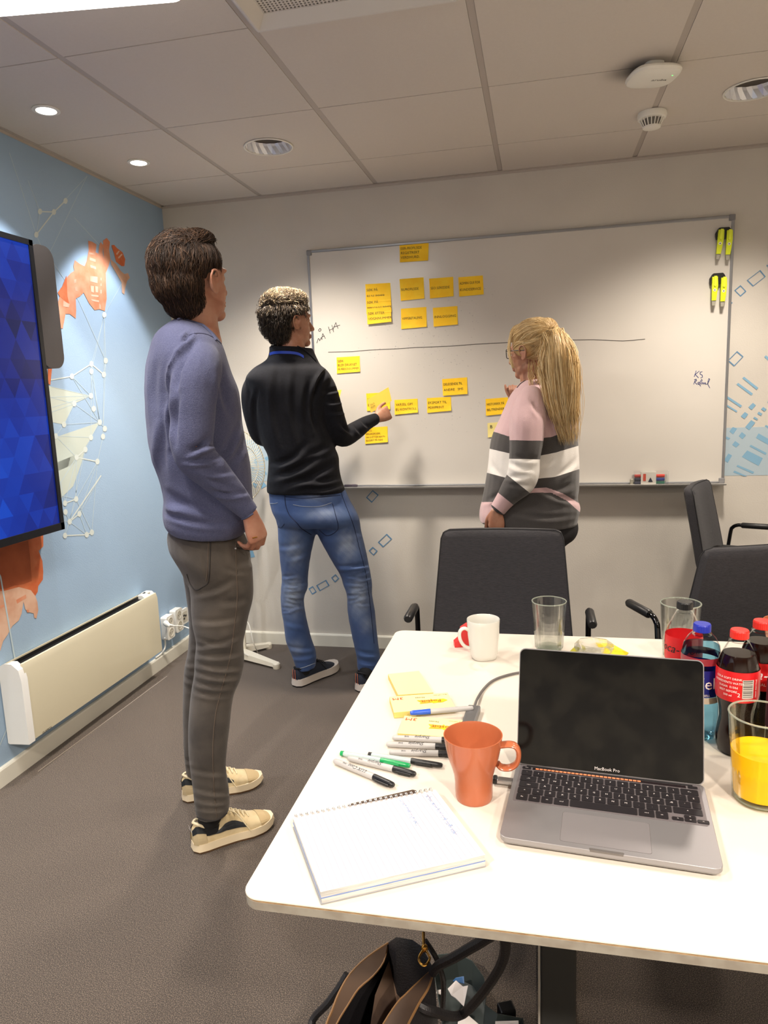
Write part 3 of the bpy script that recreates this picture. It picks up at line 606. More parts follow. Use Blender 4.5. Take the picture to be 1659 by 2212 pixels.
def dust_shadow_mat():
    m = bpy.data.materials.new('ceiling_dust_shadow'); m.use_nodes = True; nt = m.node_tree; N, L = nt.nodes, nt.links; b = N['Principled BSDF']; b.inputs['Base Color'].default_value = lin((52, 46, 42)); b.inputs['Roughness'].default_value = .95
    a = N.new('ShaderNodeAttribute'); a.attribute_name = 'dark_alpha'; L.new(a.outputs['Fac'], b.inputs['Alpha']); return m
m_dust_shadow = dust_shadow_mat()  # soft dark disc paints dust and the shadow behind the access point
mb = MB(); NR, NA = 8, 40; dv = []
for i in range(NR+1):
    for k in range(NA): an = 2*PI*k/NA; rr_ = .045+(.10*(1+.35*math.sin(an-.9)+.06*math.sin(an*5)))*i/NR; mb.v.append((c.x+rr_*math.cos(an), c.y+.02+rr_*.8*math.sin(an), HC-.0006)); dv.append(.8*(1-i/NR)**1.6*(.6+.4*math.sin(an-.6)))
for i in range(NR):
    for k in range(NA): mb.f.append((i*NA+k, i*NA+(k+1) % NA, (i+1)*NA+(k+1) % NA, (i+1)*NA+k)); mb.mi.append(0)
ob_ = mb.build('dust_shadow', m_dust_shadow, ceil); a_ = ob_.data.attributes.new('dark_alpha', 'FLOAT', 'POINT'); a_.data.foreach_set('value', dv)
c = onZ(1408, 262, HC-.03); t = thing('smoke_detector', 'white round smoke detector with vertical ribs on the ceiling', 'smoke detector', (c.x, c.y, HC))
MB().lathe([(.052, -.0005), (.054, -.012), (.051, -.022), (.046, -.024)], 32, (c.x, c.y, HC)).build('base', m_white, t, smooth=.5)
MB().lathe([(.034, -.024), (.03, -.048), (.0, -.048)], 24, (c.x, c.y, HC), cap=False).build('core', M('detector_inner', (120, 116, 108), .7), t)
mb = MB()
for k in range(18): a = 2*PI*k/18; mb.tube([(c.x+.044*math.cos(a), c.y+.044*math.sin(a), HC-.023), (c.x+.030*math.cos(a), c.y+.030*math.sin(a), HC-.05)], .002, 5)
mb.build('ribs', m_white, t)
MB().lathe([(.033, -.049), (.032, -.054), (.02, -.057), (0, -.0575)], 24, (c.x, c.y, HC), cap=False).build('cap', m_white, t, smooth=.6)
# ------------------------------------------------------------ fan (mostly behind the man in blue)
FG = onZ(503, 1419, 0); m_fan = M('fan_cream', (224, 218, 200), .4)
t = thing('floor_fan', 'white pedestal fan with wire guard between the two men', 'fan', FG)
f1, f2 = onZ(597, 1436, .02), onZ(580, 1393, .02)
cB = FG+Vector((0, 0, .03))
for e in (f1, f2, 2*FG-f1+Vector((0, 0, .04)), 2*FG-f2+Vector((0, 0, .04))):
    e = Vector((e.x, max(-.9, min(-.045, e.y)), .018)); e.x = max(.06, e.x)
    d = (e-cB); d.z = 0; d.normalize(); s_ = Vector((-d.y, d.x, 0))
    mb = MB(); mb.loft([[cB+s_*.03+Vector((0,0,.028)), cB-s_*.03+Vector((0,0,.028)), cB-s_*.034+Vector((0,0,-.01)), cB+s_*.034+Vector((0,0,-.01))], [e+s_*.016+Vector((0,0,.012)), e-s_*.016+Vector((0,0,.012)), e-s_*.018+Vector((0,0,-.006)), e+s_*.018+Vector((0,0,-.006))]])
    lg = mb.build('foot', m_fan, t)
    MB().lathe([(.017, -.018), (.019, -.014), (.019, .008), (.014, .0145)], 16, e).build('foot_pad', m_fan, lg, smooth=.6)
hub = onY(503, 1008, FG.y); hub = Vector((hub.x, FG.y-.02, hub.z)); FG = Vector((hub.x-.01, FG.y, 0))
MB().tube([FG+Vector((0, 0, .03)), (FG.x, FG.y, hub.z-.06)], .012, 12).build('pole', m_fan, t, smooth=True)
fdir = Vector((.86, -.48, .10)).normalized(); ux = fdir.cross(Vector((0, 0, 1))).normalized(); uz = ux.cross(fdir).normalized()
hc_ = hub
def FP(r, a, d): return hc_ + ux*r*math.cos(a)+uz*r*math.sin(a)+fdir*d
RF = .195
mb = MB(); n = 72; m_wire = M('wire_cream', (200, 192, 168), .4)
for k in range(n):
    a = 2*PI*k/n
    mb.tube([FP(.045, a, .085), FP(.10, a, .08), FP(.145, a, .062), FP(RF, a, .03)], .0011, 4)
    mb.tube([FP(.05, a, -.05), FP(.11, a, -.045), FP(.15, a, -.03), FP(RF, a, .02)], .0011, 4)
stuff(mb.build('guard_wires', m_wire, t))
mb = MB()
for r, d in ((RF, .025), (.11, .079), (.11, -.045)): mb.tube([FP(r, 2*PI*k/48, d) for k in range(49)], .0028 if r == RF else .0016, 6)
mb.build('guard_rings', m_wire, t)
MB().lathe([(.028, .083), (.028, .088), (.02, .090), (0, .090)], 24, hc_, rot=Matrix((ux, uz, fdir)).transposed(), cap=False).build('badge', m_fan, t, smooth=.5)
MB().lathe([(.045, -.052), (.05, -.07), (.045, -.115), (.02, -.13)], 24, hc_, rot=Matrix((ux, uz, fdir)).transposed()).build('motor', m_fan, t, smooth=.5)
mB = M('fan_blade', (206, 210, 208), .3)
for k in range(3):
    a0 = 2*PI*k/3+.4; mb = MB(); rings = []
    for r_ in (.02, .05, .08, .105): rings.append([FP(r_, a0-.35-.2*r_/.15, -.01), FP(r_, a0+.35, .03), FP(r_, a0+.35, .032), FP(r_, a0-.35-.2*r_/.15, -.008)])
    mb.loft(rings).build('blade', mB, t)
MB().tube(vcat([(FG.x+.01, FG.y, .22), onY(538, 1350, -.26), onY(548, 1390, -.27), onZ(557, 1412, .005), onZ(548, 1419, .005), onZ(528, 1412, .02)], 5), .0028, 6).build('cord', m_white, t)
# ------------------------------------------------------------ meeting table
T_ = .72; TX0, TY0, TY1, TX1 = 1.545, -2.834, -1.765, 3.75
m_lam = M('table_laminate', (214, 206, 194), .42); m_edge = M('table_edge', (150, 144, 132), .55, mix=((138, 130, 118), 40, 2)); m_under = M('table_underside', (150, 144, 134), .6); m_col = M('leg_grey', (62, 62, 60), .5, metal=.4)
tb_ = thing('meeting_table', 'long white laminate meeting table with a rounded corner and grey legs', 'table', ((TX0+TX1)/2, (TY0+TY1)/2, 0))
cx, cy_ = (TX0+TX1)/2, (TY0+TY1)/2
def slab(e, z, r): return [Vector((x+cx, y+cy_, z)) for x, y in rrect(TX1-TX0-2*e, TY1-TY0-2*e, r, 8)]
MB().loft([slab(.0, T_-.0022, .025), slab(.0003, T_-.0006, .025), slab(.001, T_, .025)]).build('table_top', m_lam, tb_, smooth=.3)
MB().loft([slab(.0012, T_-.0024, .025), slab(.0014, T_-.0055, .025)]).build('edge_core', M('edge_wood', (176, 146, 108), .6, mix=((150, 120, 84), 60, 3)), tb_)
MB().loft([slab(.0004, T_-.0057, .025), slab(.0008, T_-.017, .025), slab(.014, T_-.026, .025)]).build('edge_band', m_edge, tb_, smooth=.3)
MB().box((cx, cy_, T_-.029), (TX1-TX0-.05, TY1-TY0-.05, .005)).build('underside', m_under, tb_)
for X_ in (1.965, 3.3):
    MB().box((X_, -2.36, .34), (.066, .05, .68), bev=.004).build('column', m_col, tb_)
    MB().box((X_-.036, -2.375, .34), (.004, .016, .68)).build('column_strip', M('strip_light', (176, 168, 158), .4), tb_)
    MB().box((X_, -2.3, .012), (.075, .9, .024), bev=.006).build('foot', m_col, tb_)
    MB().box((X_, -2.3, T_-.045), (.08, .85, .025), bev=.004).build('top_beam', m_col, tb_)
# ------------------------------------------------------------ chairs
m_fab = M('chair_fabric', (52, 50, 54), .9, sheen=.05, mix=((36, 36, 39), 260, 3, .25), bump=(420, .0012), stretch=(.25, 1, 1.6)); m_tube = M('black_chrome', (60, 60, 62), .12, metal=1)
def backgeo(th):
    """padded shell: tapered, rounded top corners, leaning back, gently curved"""
    rings = []; n = 7
    prof = [(.445, .045, .228), (.48, .01, .226), (.53, -.015, .223), (.60, -.035, .218), (.72, -.058, .208), (.85, -.085, .197), (.895, -.094, .193), (.913, -.099, .186), (.921, -.101, .168)]
    for z, y, hw in prof:
        k = 1 if z < .90 else (.85 if z < .915 else .45); t2 = th*k/2
        pts = []
        for i in range(n+1): f = -1+2*i/n; pts.append(Vector((f*hw, y+.018*(f*f)+t2*(1-.35*f**6), z)))
        for i in range(n, -1, -1): f = -1+2*i/n; pts.append(Vector((f*hw, y+.018*(f*f)-t2*(1-.35*f**6), z)))
        rings.append(pts)
    return rings
def make_chair(label):
    t = thing('conference_chair', label, 'chair', (0, 0, 0), 'conference chairs around the table')
    MB().loft(backgeo(.052)).build('backrest', m_fab, t, smooth=1.2)
    R = backgeo(.054); mb = MB()
    for idx in (0, 7): mb.tube([r[idx]+Vector((0, -.001, 0)) for r in R], .0022, 6)
    mb.tube([r for r in R[-1][:8]], .0022, 6)
    mb.build('piping', M('piping', (34, 34, 36), .8), t)
    rs = []
    for e, z in ((.02, .42), (.004, .43), (0, .448), (.004, .47), (.03, .481)): rs.append([Vector((x, y+.2, z+.01*(y/.25)**2)) for x, y in rrect(.47-2*e, .46-2*e, .06, 6)])
    MB().loft(rs).build('seat', m_fab, t, smooth=1.0)
    for s_ in (-1, 1):
        x = s_*.265
        ar = MB().tube(vcat([(s_*.235, -.0, .40), (s_*.255, -.0, .41), (x, .0, .46), (x, .02, .655), (x, .03, .688), (x, .052, .7), (x, .075, .7), (x, .15, .7)], 5), .0085, 10).build('armrest', m_tube, t, smooth=True)
        MB().tube([(x, .065, .7), (x, .07, .7), (x, .182, .7), (x, .19, .7)], [.010, .0135, .0135, .010], 12).build('arm_pad', m_dark, ar, smooth=.6)
        for yy in (0, .36): MB().tube([(s_*.17, .12 if yy == 0 else .28, .40), (s_*.22, yy-.02 if yy == 0 else yy+.04, .02), (s_*.222, yy-.022 if yy == 0 else yy+.042, 0.001)], [.011, .010, .011], 10).build('leg', m_tube, t, smooth=True)
    MB().box((0, .2, .395), (.36, .3, .02), bev=.005).build('seat_frame', m_tube, t)
    return t
def place(o, x, y, az): o.location = (x, y, 0); o.rotation_euler = (0, 0, -az)
def dup(root, label):
    r = root.copy(); C.objects.link(r); r['label'] = label
    for ch in list(root.children):
        c_ = ch.copy(); C.objects.link(c_); c_.parent = r
        for g in ch.children: d_ = g.copy(); C.objects.link(d_); d_.parent = c_
    return r
ch1 = make_chair('dark grey padded chair behind the table, facing the camera in front of the woman')
ch2 = dup(ch1, 'dark grey chair seen from the side against the wall under the board'); ch3 = dup(ch1, 'dark grey chair at the right edge, back turned, behind the bottles')
place(ch1, 1.812, -1.42, math.radians(180)); place(ch2, 2.690, -.305, math.radians(112)); place(ch3, 2.516, -1.455, math.radians(-22))
# ------------------------------------------------------------ things on the table
def tb(u, v, h=0): return onZ(u, v, T_+h)
def glassmat(name, col=(255, 255, 255), rough=0, ior=1.45): return M(name, col, rough, trans=1, ior=ior)
def thin(name, tint=(250, 252, 250), edge=.5, rough=.02, solid=0):
    """thin clear wall: lets light straight through, mirrors at grazing angles"""
    m = bpy.data.materials.new(name); m.use_nodes = True; nt = m.node_tree; N, L = nt.nodes, nt.links; N.remove(N['Principled BSDF']); out = N['Material Output']
    tr_ = N.new('ShaderNodeBsdfTransparent'); tr_.inputs[0].default_value = lin(tint); gl = N.new('ShaderNodeBsdfGlossy'); gl.inputs['Roughness'].default_value = rough; gl.inputs[0].default_value = (.85, .87, .86, 1)
    lw = N.new('ShaderNodeLayerWeight'); lw.inputs[0].default_value = edge; mx = N.new('ShaderNodeMixShader'); mu = N.new('ShaderNodeMath'); mu.operation = 'MULTIPLY'; mu.inputs[1].default_value = .5; L.new(lw.outputs['Fresnel'], mu.inputs[0]); L.new(mu.outputs[0], mx.inputs[0]); L.new(tr_.outputs[0], mx.inputs[1]); L.new(gl.outputs[0], mx.inputs[2]); last = mx
    if solid:
        g2 = N.new('ShaderNodeBsdfGlass'); g2.inputs['IOR'].default_value = 1.45; m2 = N.new('ShaderNodeMixShader'); m2.inputs[0].default_value = solid; L.new(mx.outputs[0], m2.inputs[1]); L.new(g2.outputs[0], m2.inputs[2]); last = m2
    L.new(last.outputs[0], out.inputs[0]); MATS[name] = m; return m
m_glass = thin('clear_glass', (250, 251, 249), .3, 0, .3); m_pet = thin('pet_plastic', (250, 252, 252), .08, .04); m_glassj = thin('juice_glass', (252, 251, 244), .2, 0, .0)
m_rim = M('glass_rim', (226, 234, 222), .08, trans=.75, ior=1.3)
def at_o(mb, c, rz=0):
    R = Matrix.Translation(c) @ Matrix.Rotation(rz, 4, 'Z'); mb.v = [tuple(R @ Vector(v)) for v in mb.v]; return mb
def tumbler(c, s, label, group=None, liquid=None):
    t = thing('drinking_glass', label, 'glass', c, group)
    outp = [(.0315, .0, 1), (.0345, .003, 1), (.0362, .03, 1), (.0380, .06, 1), (.0392, .078, .8), (.0396, .083, 0), (.0418, .118), (.0426, .121), (.0424, .1232)]
    inp = [(.0404, .1228), (.0398, .115), (.0372, .085), (.0350, .05), (.0325, .009), (.02, .0062), (.0005, .006)]
    mb = MB().lathe([(p[0]*s, p[1]*s+.0006)+tuple(p[2:]) for p in outp]+[(p[0]*s, p[1]*s+.0006) for p in inp], 40, cap=False)
    mb.add([(0, 0, .0006)]+[(.0312*s*math.cos(2*PI*k/40), .0312*s*math.sin(2*PI*k/40), .0006) for k in range(40)], [(0, 1+(k+1) % 40, 1+k) for k in range(40)])
    at_o(mb, c).build('glass_body', m_glassj if liquid else m_glass, t, smooth=.22)
    MB().tube([Vector(c)+Vector((.0415*s*math.cos(a), .0415*s*math.sin(a), .1225*s)) for a in np.linspace(0, 2*PI, 41)], .0013*s, 8, cap=False).build('rim', m_rim, t, smooth=True)
    MB().lathe([(.0005, .0015), (.028*s, .0015), (.031*s, .004), (.030*s, .0055), (.0005, .0055)], 30, c, cap=False).build('base_ring', m_rim, t)
    if liquid:
        h, mt = liquid; pts = [(.0005, .0068)]+[(.0318, .0105)]+[(.0325+.0035*(z-.016)/.04-.0003, z) for z in np.linspace(.02, h, 5)]+[(.0005, h)]
        at_o(MB().lathe([(a*s, b*s+.0006) for a, b in pts], 32, cap=False), c).build('juice', mt, t, smooth=.5)
    return t
GG = 'empty drinking glasses at the far side of the table'
tumbler(tb(1186, 1400), 1.0, 'clear faceted tumbler right of the white mug', GG)
tumbler(tb(1467, 1418), 1.08, 'clear faceted tumbler behind the black-capped bottle', GG)
tumbler(tb(1640, 1728), 1.16, 'faceted tumbler half full of orange juice at the right edge', None, (.072, M('orange_juice', (255, 196, 14), .4, spec=.2)))
# wrapped print on cylinders
def wrap(name, s, c, r, z, a0, size, mat, parent, shear=0, sx=1, rot=0):
    o = text(name, s, Matrix.Rotation(rot, 4, 'Z'), size, mat, parent, shear=shear, sx=sx); me = o.data
    bm = bmesh.new(); bm.from_mesh(me); bmesh.ops.subdivide_edges(bm, edges=[e for e in bm.edges if e.calc_length() > size*.3], cuts=1); bm.to_mesh(me); bm.free()
    for v in me.vertices:
        x, y = v.co.x, v.co.y; a = a0+x/r; v.co = Vector(c)+Vector((math.cos(a)*r, math.sin(a)*r, z+y))
    me.update(); return o
m_wtxt = M('print_white', (244, 240, 236), .5); m_redlab = M('label_red_film', (206, 28, 34), .35); m_cola = M('cola', (28, 10, 6), .08, spec=.6)
def bottle(c, label, cap, prof, fill, liq, labels, group, rz=0):
    t = thing('soft_drink_bottle', label, 'bottle', c, group)
    at_o(MB().lathe(prof, 40, cap=False), c).build('bottle_body', m_pet, t, smooth=.8)
    if liq:
        lp = [(max(p[0]-.0009, .0004), p[1]+(.0009 if p[1] < .01 else 0)) for p in prof if p[1] <= fill]
        r_f = np.interp(fill, [p[1] for p in prof[4:]], [p[0] for p in prof[4:]])-.0009; lp += [(r_f, fill), (.0004, fill)]
        at_o(MB().lathe(lp, 40, cap=False), c).build('drink', liq, t, smooth=.8)
    ht_ = prof[-1][1]
    MB().lathe([(.0125, -.003), (.0165, -.003), (.0165, 0), (.0125, 0)], 28, Vector(c)+Vector((0, 0, ht_-.016)), cap=False).build('neck_ring', m_pet, t)
    capm = MB(); rings = []
    for r, z in ((.0142, -.013), (.0148, -.0125), (.0148, -.001), (.0138, .0015), (.0005, .002)):
        rings.append([Vector((r*(1+(.02 if k % 2 and z < .001 else 0))*math.cos(2*PI*k/60), r*(1+(.02 if k % 2 and z < .001 else 0))*math.sin(2*PI*k/60), z)) for k in range(60)])
    capm.loft(rings, cap=False); capm.v = [tuple(Vector(v)+Vector(c)+Vector((0, 0, ht_))) for v in capm.v]; capm.build('cap', cap, t)
    for z0, z1, m, nm in labels:
        pr = []
        for z in np.linspace(z0, z1, 8): pr.append((float(np.interp(z, [p[1] for p in prof[3:]], [p[0] for p in prof[3:]]))+.0006, float(z)))
        at_o(MB().lathe(pr, 48, cap=False), c).build(nm, m, t, smooth=.8)
    return t
cokep = [(.0005, .004), (.012, .002), (.020, .0), (.028, .003), (.0315, .015), (.0325, .032), (.030, .050), (.0275, .064), (.0285, .080), (.0325, .100), (.0345, .112), (.0345, .150), (.0335, .160), (.029, .176), (.0225, .190), (.0165, .202), (.0125, .208), (.0125, .222)]
h2c = lambda c: math.atan2(CAM.y-c.y, CAM.x-c.x)
m_capr = M('cap_red', (214, 40, 30), .35); m_capb = M('cap_blue', (34, 48, 168), .35); m_capk = M('cap_black', (24, 24, 26), .35)
GB = 'small soft drink bottles on the table'
def cokelabel(t, c, text1, a_off, r=.0352):
    a = h2c(c)
    if text1 == 'back':
        MB_ = MB(); n = 8
        for z0, z1, a0, a1, m in ((.113, .146, -.05, .55, m_wtxt),):
            pts = [];
            for k in range(n+1): an = a-.05+.28+(a1-a0)*k/n*.9; pts.append((an, 0))
            MB_.loft([[Vector(c)+Vector((math.cos(an)*(r+.0004), math.sin(an)*(r+.0004), z)) for an, _ in pts] for z in (z0, z1)], cap=False, closed=False)
        MB_.build('barcode_field', M('barcode_ground', (196, 190, 182), .5), t)
        mb = MB()
        for k in range(9):
            z = .1155+k*.0034; mb.loft([[Vector(c)+Vector((math.cos(a+.26+.44*q/6)*(r+.0008), math.sin(a+.26+.44*q/6)*(r+.0008), zz)) for q in range(7)] for zz in (z, z+.0012+.0006*(k % 3))], cap=False, closed=False)
        mb.build('barcode', M('barcode_grey', (110, 104, 100), .5), t)
        for k, s_ in enumerate(['COLA SOFT DRINK', 'INGREDIENTS WATER', 'SUGAR  E150d', 'BEST BEFORE', '500 ml']): wrap('small_print', s_, c, r+.0006, .146-.0075*k, a-.42, .0052, m_wtxt, t)
        wrap('deposit_mark', '2', c, r+.0006, .1185, a+.08, .010, m_wtxt, t)
        wrap('small_print', 'PANT RECYCLE', c, r+.0006, .130, a+.92, .0046, m_wtxt, t, rot=PI/2)
    else:
        wrap('logo', text1, c, r+.0006, .134, a+a_off, .026, m_wtxt if text1 != 'Cola' else m_dark, t, shear=.35)
        wrap('small_print', 'ORIGINAL TASTE', c, r+.0006, .1165, a+a_off, .0072, m_wtxt, t)
c = tb(1586, 1622); t = bottle(c, 'full cola bottle with red cap, front one, label back with barcode', m_capr, cokep, .182, m_cola, [(.104, .158, m_redlab, 'label_band')], GB); cokelabel(t, c, 'back', 0)
c = tb(1634, 1594); t = bottle(c, 'full cola bottle with red cap, behind the barcode one at the right', m_capr, cokep, .186, m_cola, [(.104, .155, m_redlab, 'label_band')], GB); cokelabel(t, c, 'Coca-Cola', .15)
c = tb(1472, 1532); t = bottle(c, 'empty clear bottle with black cap and red label', m_capk, cokep, 0, None, [(.108, .158, m_redlab, 'label_band')], GB); wrap('logo', 'Coca-Cola', c, .0358, .135, h2c(c)-.4, .024, m_dark, t, shear=.35)
watp = [(.0005, .004), (.012, .002), (.022, .0), (.029, .004), (.0325, .018), (.0335, .035), (.0335, .060), (.0335, .150), (.0335, .160), (.031, .176), (.024, .190), (.016, .199), (.0125, .203), (.0125, .214)]
m_water = thin('water', (176, 214, 230), .25, 0)
c = tb(1508, 1588); m_navy = M('label_navy', (22, 34, 120), .35)
t = bottle(c, 'water bottle with blue cap and navy label', m_capb, watp, .176, m_water, [(.088, .138, m_navy, 'label_band'), (.147, .160, M('label_dull_red', (150, 50, 62), .4), 'upper_label'), (.076, .0875, M('label_cream', (214, 200, 180), .5), 'lower_label')], GB)
wrap('logo', 'Yel', c, .0346, .113, h2c(c)+.25, .030, m_wtxt, t); wrap('small_print', 'NATURELL', c, .0346, .092, h2c(c)+.1, .006, m_wtxt, t)
c = tb(1697, 1655); t = bottle(c, 'dark purple labelled bottle cut off by the right edge', m_capk, watp, .15, m_cola, [(.07, .15, M('label_purple', (60, 24, 40), .35), 'label_band')], GB)
# mugs
m_or = M('orange_glaze', (176, 98, 64), .25, coat=.25); m_wg = M('white_glaze', (214, 213, 205), .18, coat=.4)
c = tb(1024, 1722)
t = thing('coffee_mug', 'tall flared orange mug beside the laptop', 'mug', c)
k = .105/.115
pr = [(.0005, .003), (.026, .002), (.0285, .0), (.0295, .003), (.0300, .012), (.0300, .028), (.0315, .042), (.0355, .056), (.0405, .072), (.0440, .090), (.0462, .106), (.0466, .1075), (.0450, .1075), (.0440, .104), (.0415, .088), (.0375, .07), (.032, .052), (.0275, .04), (.0265, .014), (.02, .01), (.0005, .0095)]
at_o(MB().lathe(pr, 48, cap=False), c+Vector((0, 0, .0004))).build('cup', m_or, t, smooth=.8)
hd = Vector((.97, .03, 0)).normalized(); hs = Vector((-hd.y, hd.x, 0))
path = [(.041, .092), (.056, .0945), (.066, .092), (.0705, .083), (.070, .070), (.065, .060), (.055, .0545), (.044, .055), (.0385, .060)]
mb = MB(); P = vcat([c+hd*a+Vector((0, 0, b)) for a, b in path], 4); rings = []
for i, p in enumerate(P):
    tg = (P[min(i+1, len(P)-1)]-P[max(i-1, 0)]).normalized(); nn = tg.cross(hs).normalized()
    rings.append([p+hs*.0095*math.cos(a)*1.0+nn*.0042*math.sin(a) for a in [2*PI*q/12 for q in range(12)]])
mb.loft(rings).build('handle', m_or, t, smooth=True)
c = tb(1693, 1440)
t = thing('coffee_mug', 'second orange mug at the far right edge behind the bottles', 'mug', c)
at_o(MB().lathe(pr, 40, cap=False), c+Vector((0, 0, .0004))).build('cup', m_or, t, smooth=.8)
c = tb(1045, 1420)
t = thing('coffee_mug', 'white mug with squarish base at the far side of the table', 'mug', c)
mb = MB(); rings = []; n = 48
for r, z, sq_ in ((.0005, .003, 0), (.022, .002, .8), (.027, .0, .8), (.030, .003, .8), (.0325, .012, .6), (.0355, .035, .3), (.0380, .06, .1), (.0392, .085, 0), (.0398, .097, 0), (.0392, .098, 0), (.0382, .097, 0), (.0375, .08, 0), (.0355, .04, .1), (.0300, .012, .4), (.02, .009, .2), (.0005, .0085, 0)):
    e = 1-.38*sq_; rg = []
    for q in range(n):
        a = 2*PI*q/n+.6; x, y = math.copysign(abs(math.cos(a))**e, math.cos(a)), math.copysign(abs(math.sin(a))**e, math.sin(a)); a2 = .35; x, y = x*math.cos(a2)-y*math.sin(a2), x*math.sin(a2)+y*math.cos(a2)
        rg.append(c+Vector((r*x, r*y, z+.0004)))
    rings.append(rg)
mb.loft(rings, cap=False).build('cup', m_wg, t, smooth=.9)
hd = Vector((-.93, -.36, 0)).normalized(); hs = Vector((-hd.y, hd.x, 0))
P = vcat([c+hd*a+Vector((0, 0, b)) for a, b in [(.034, .070), (.045, .078), (.055, .076), (.060, .066), (.058, .050), (.050, .036), (.040, .029), (.032, .028)]], 4); mb = MB(); rings = []
for i, p in enumerate(P):
    tg = (P[min(i+1, len(P)-1)]-P[max(i-1, 0)]).normalized(); nn = tg.cross(hs).normalized()
    rings.append([p+hs*.006*math.cos(a)+nn*.0042*math.sin(a) for a in [2*PI*q/12 for q in range(12)]])
mb.loft(rings).build('handle', m_wg, t, smooth=True)
c = onZ(990, 1398, T_)
t = thing('tape_dispenser', 'small red plastic holder behind the handle of the white mug', 'dispenser', c)
T = frame(c+Vector((.012, .012, 0)), (1, .25, 0), (0, 0, 1))
MB().prism([(-.024, .0005), (.05, .0005), (.05, .012), (.034, .02), (.030, .045), (.010, .058), (-.006, .048), (-.012, .022), (-.024, .012)], -.012, .012, T).build('shell', M('bright_red', (214, 52, 50), .4), t, smooth=.3)
c = tb(1283, 1414)
t = thing('candle_holder', 'low octagonal pressed-glass dish behind the laptop', 'dish', c)
mb = MB(); rings = []
for r, z in ((.030, .0005), (.040, .004), (.047, .016), (.0465, .026), (.043, .030), (.036, .0305), (.031, .027), (.027, .012), (.012, .010), (.0005, .010)):
    rings.append([c+Vector((r*math.cos(2*PI*k/8), r*math.sin(2*PI*k/8), z)) for k in range(8)])
mb.loft(rings, cap=False); mb.add([rings[0][k] for k in range(8)], [tuple(range(8))]); mb.build('dish_body', m_glass, t)
c = tb(1320, 1407)
t = thing('snack_wrapper', 'crumpled yellow wrapper beside the glass dish', 'wrapper', c)
P = [tb(*p) for p in ((1286, 1388), (1322, 1396), (1358, 1411), (1352, 1417), (1322, 1416), (1300, 1412))]; cc = sum(P, Vector())/6
mb = MB(); mb.add([p+Vector((0, 0, .001)) for p in P]+[(p*.7+cc*.3)+Vector((0, 0, .006+.004*(i % 2))) for i, p in enumerate(P)]+[cc+Vector((0, 0, .006))], [(i, (i+1) % 6, (i+1) % 6+6, i+6) for i in range(6)]+[(i+6, (i+1) % 6+6, 12) for i in range(6)]+[(5, 4, 3, 2, 1, 0)])
mb.build('foil', M('wrapper_yellow', (232, 206, 30), .4), t)
t = thing('snack_wrapper', 'small olive yellow wrapper corner left of the glass dish', 'wrapper', tb(1240, 1409))
P = [tb(*p) for p in ((1230, 1411), (1242, 1399), (1252, 1402), (1246, 1413))]; MB().add([p+Vector((0, 0, .0005)) for p in P]+[p+Vector((0, 0, .004)) for p in P], [(3, 2, 1, 0), (4, 5, 6, 7)]+[(i, (i+1) % 4, (i+1) % 4+4, i+4) for i in range(4)]).build('foil', M('wrapper_olive', (176, 170, 40), .5), t)
# ------------------------------------------------------------ laptop
FLp, FRp, BRp, BLp = tb(1075, 1812, .015), tb(1563, 1878, .015), tb(1517, 1688, .015), tb(1117, 1660, .015)
ctr = (FLp+FRp+BRp+BLp)/4+Vector((.0005, .004, 0)); xa = ((FRp-FLp)+(BRp-BLp)).normalized(); xa.rotate(Matrix.Rotation(-.062, 3, 'Z')); ya_ = Vector((-xa.y, xa.x, 0)); LW, LD = .293, .212
lp = thing('laptop', 'open grey aluminium laptop with a black smudged screen', 'laptop', (ctr.x, ctr.y, T_))
TL = frame((ctr.x, ctr.y, T_+.0), xa, ya_)
m_al = M('laptop_aluminium', (150, 148, 150), .38, metal=.6); m_key = M('key_black', (30, 27, 30), .5); m_keyw = M('key_legend', (206, 200, 198), .5)
def rr_at(w_, h_, r, z, n=6): return [TL @ Vector((x, y, z)) for x, y in rrect(w_, h_, r, n)]
base = MB().loft([rr_at(LW-.03, LD-.03, .006, .001), rr_at(LW-.006, LD-.006, .010, .004), rr_at(LW, LD, .012, .008), rr_at(LW, LD, .012, .0145), rr_at(LW-.001, LD-.001, .012, .015)]).build('base', m_al, lp, smooth=.6)
for s_ in ((-1, -1), (1, -1), (1, 1), (-1, 1)): MB().lathe([(.006, 0), (.006, .0015), (0, .0015)], 12, TL @ Vector((s_[0]*.125, s_[1]*.085, 0.0001))).build('rubber_foot', m_dark, base)
kb0, kb1 = -.004, .093   # keyboard field y range
MB().prism([(x, y+.0450) for x, y in rrect(.2785, .1115, .003)], .0151, .0154, TL).build('keyboard_well', M('keyboard_well', (112, 106, 108), .5, metal=.3), base)
MB().prism([(x-.0, y+.0965) for x, y in rrect(.258, .0035, .001)], .0154, .0157, TL).build('hinge_gap', m_dark, base)
kw = .0172; kh = .0165; z0 = .0155; kt = .0013
rows_ = [['`','1','2','3','4','5','6','7','8','9','0','+','\\','<-'], ['->','Q','W','E','R','T','Y','U','I','O','P','Å','¨','E'], ['caps','A','S','D','F','G','H','J','K','L','Ø','Æ',"'",''], ['^','<','Z','X','C','V','B','N','M',',','.','-','^'], ['fn','ctrl','alt','cmd','','cmd','alt']]
widths = [[1]*13+[1.45], [1.45]+[1]*12+[1], [1.7]+[1]*12+[.75], [1.2]+[1]*11+[2.25], [1, 1, 1, 1.25, 5.2, 1.25, 1]]
leg = MB(); LG = []
yk = .0835
def key(x, y, w_, h_, s_):
    x *= 1.065; y = .0975-(.0975-y)*1.10; w_ *= 1.068; h_ *= 1.10
    k_ = MB().prism([(a+x, b+y) for a, b in rrect(w_, h_, .0015, 2)], z0, z0+kt, TL).build('key', m_key, base)
    if s_: LG.append((s_, x, y, min(.006, w_*.32)))
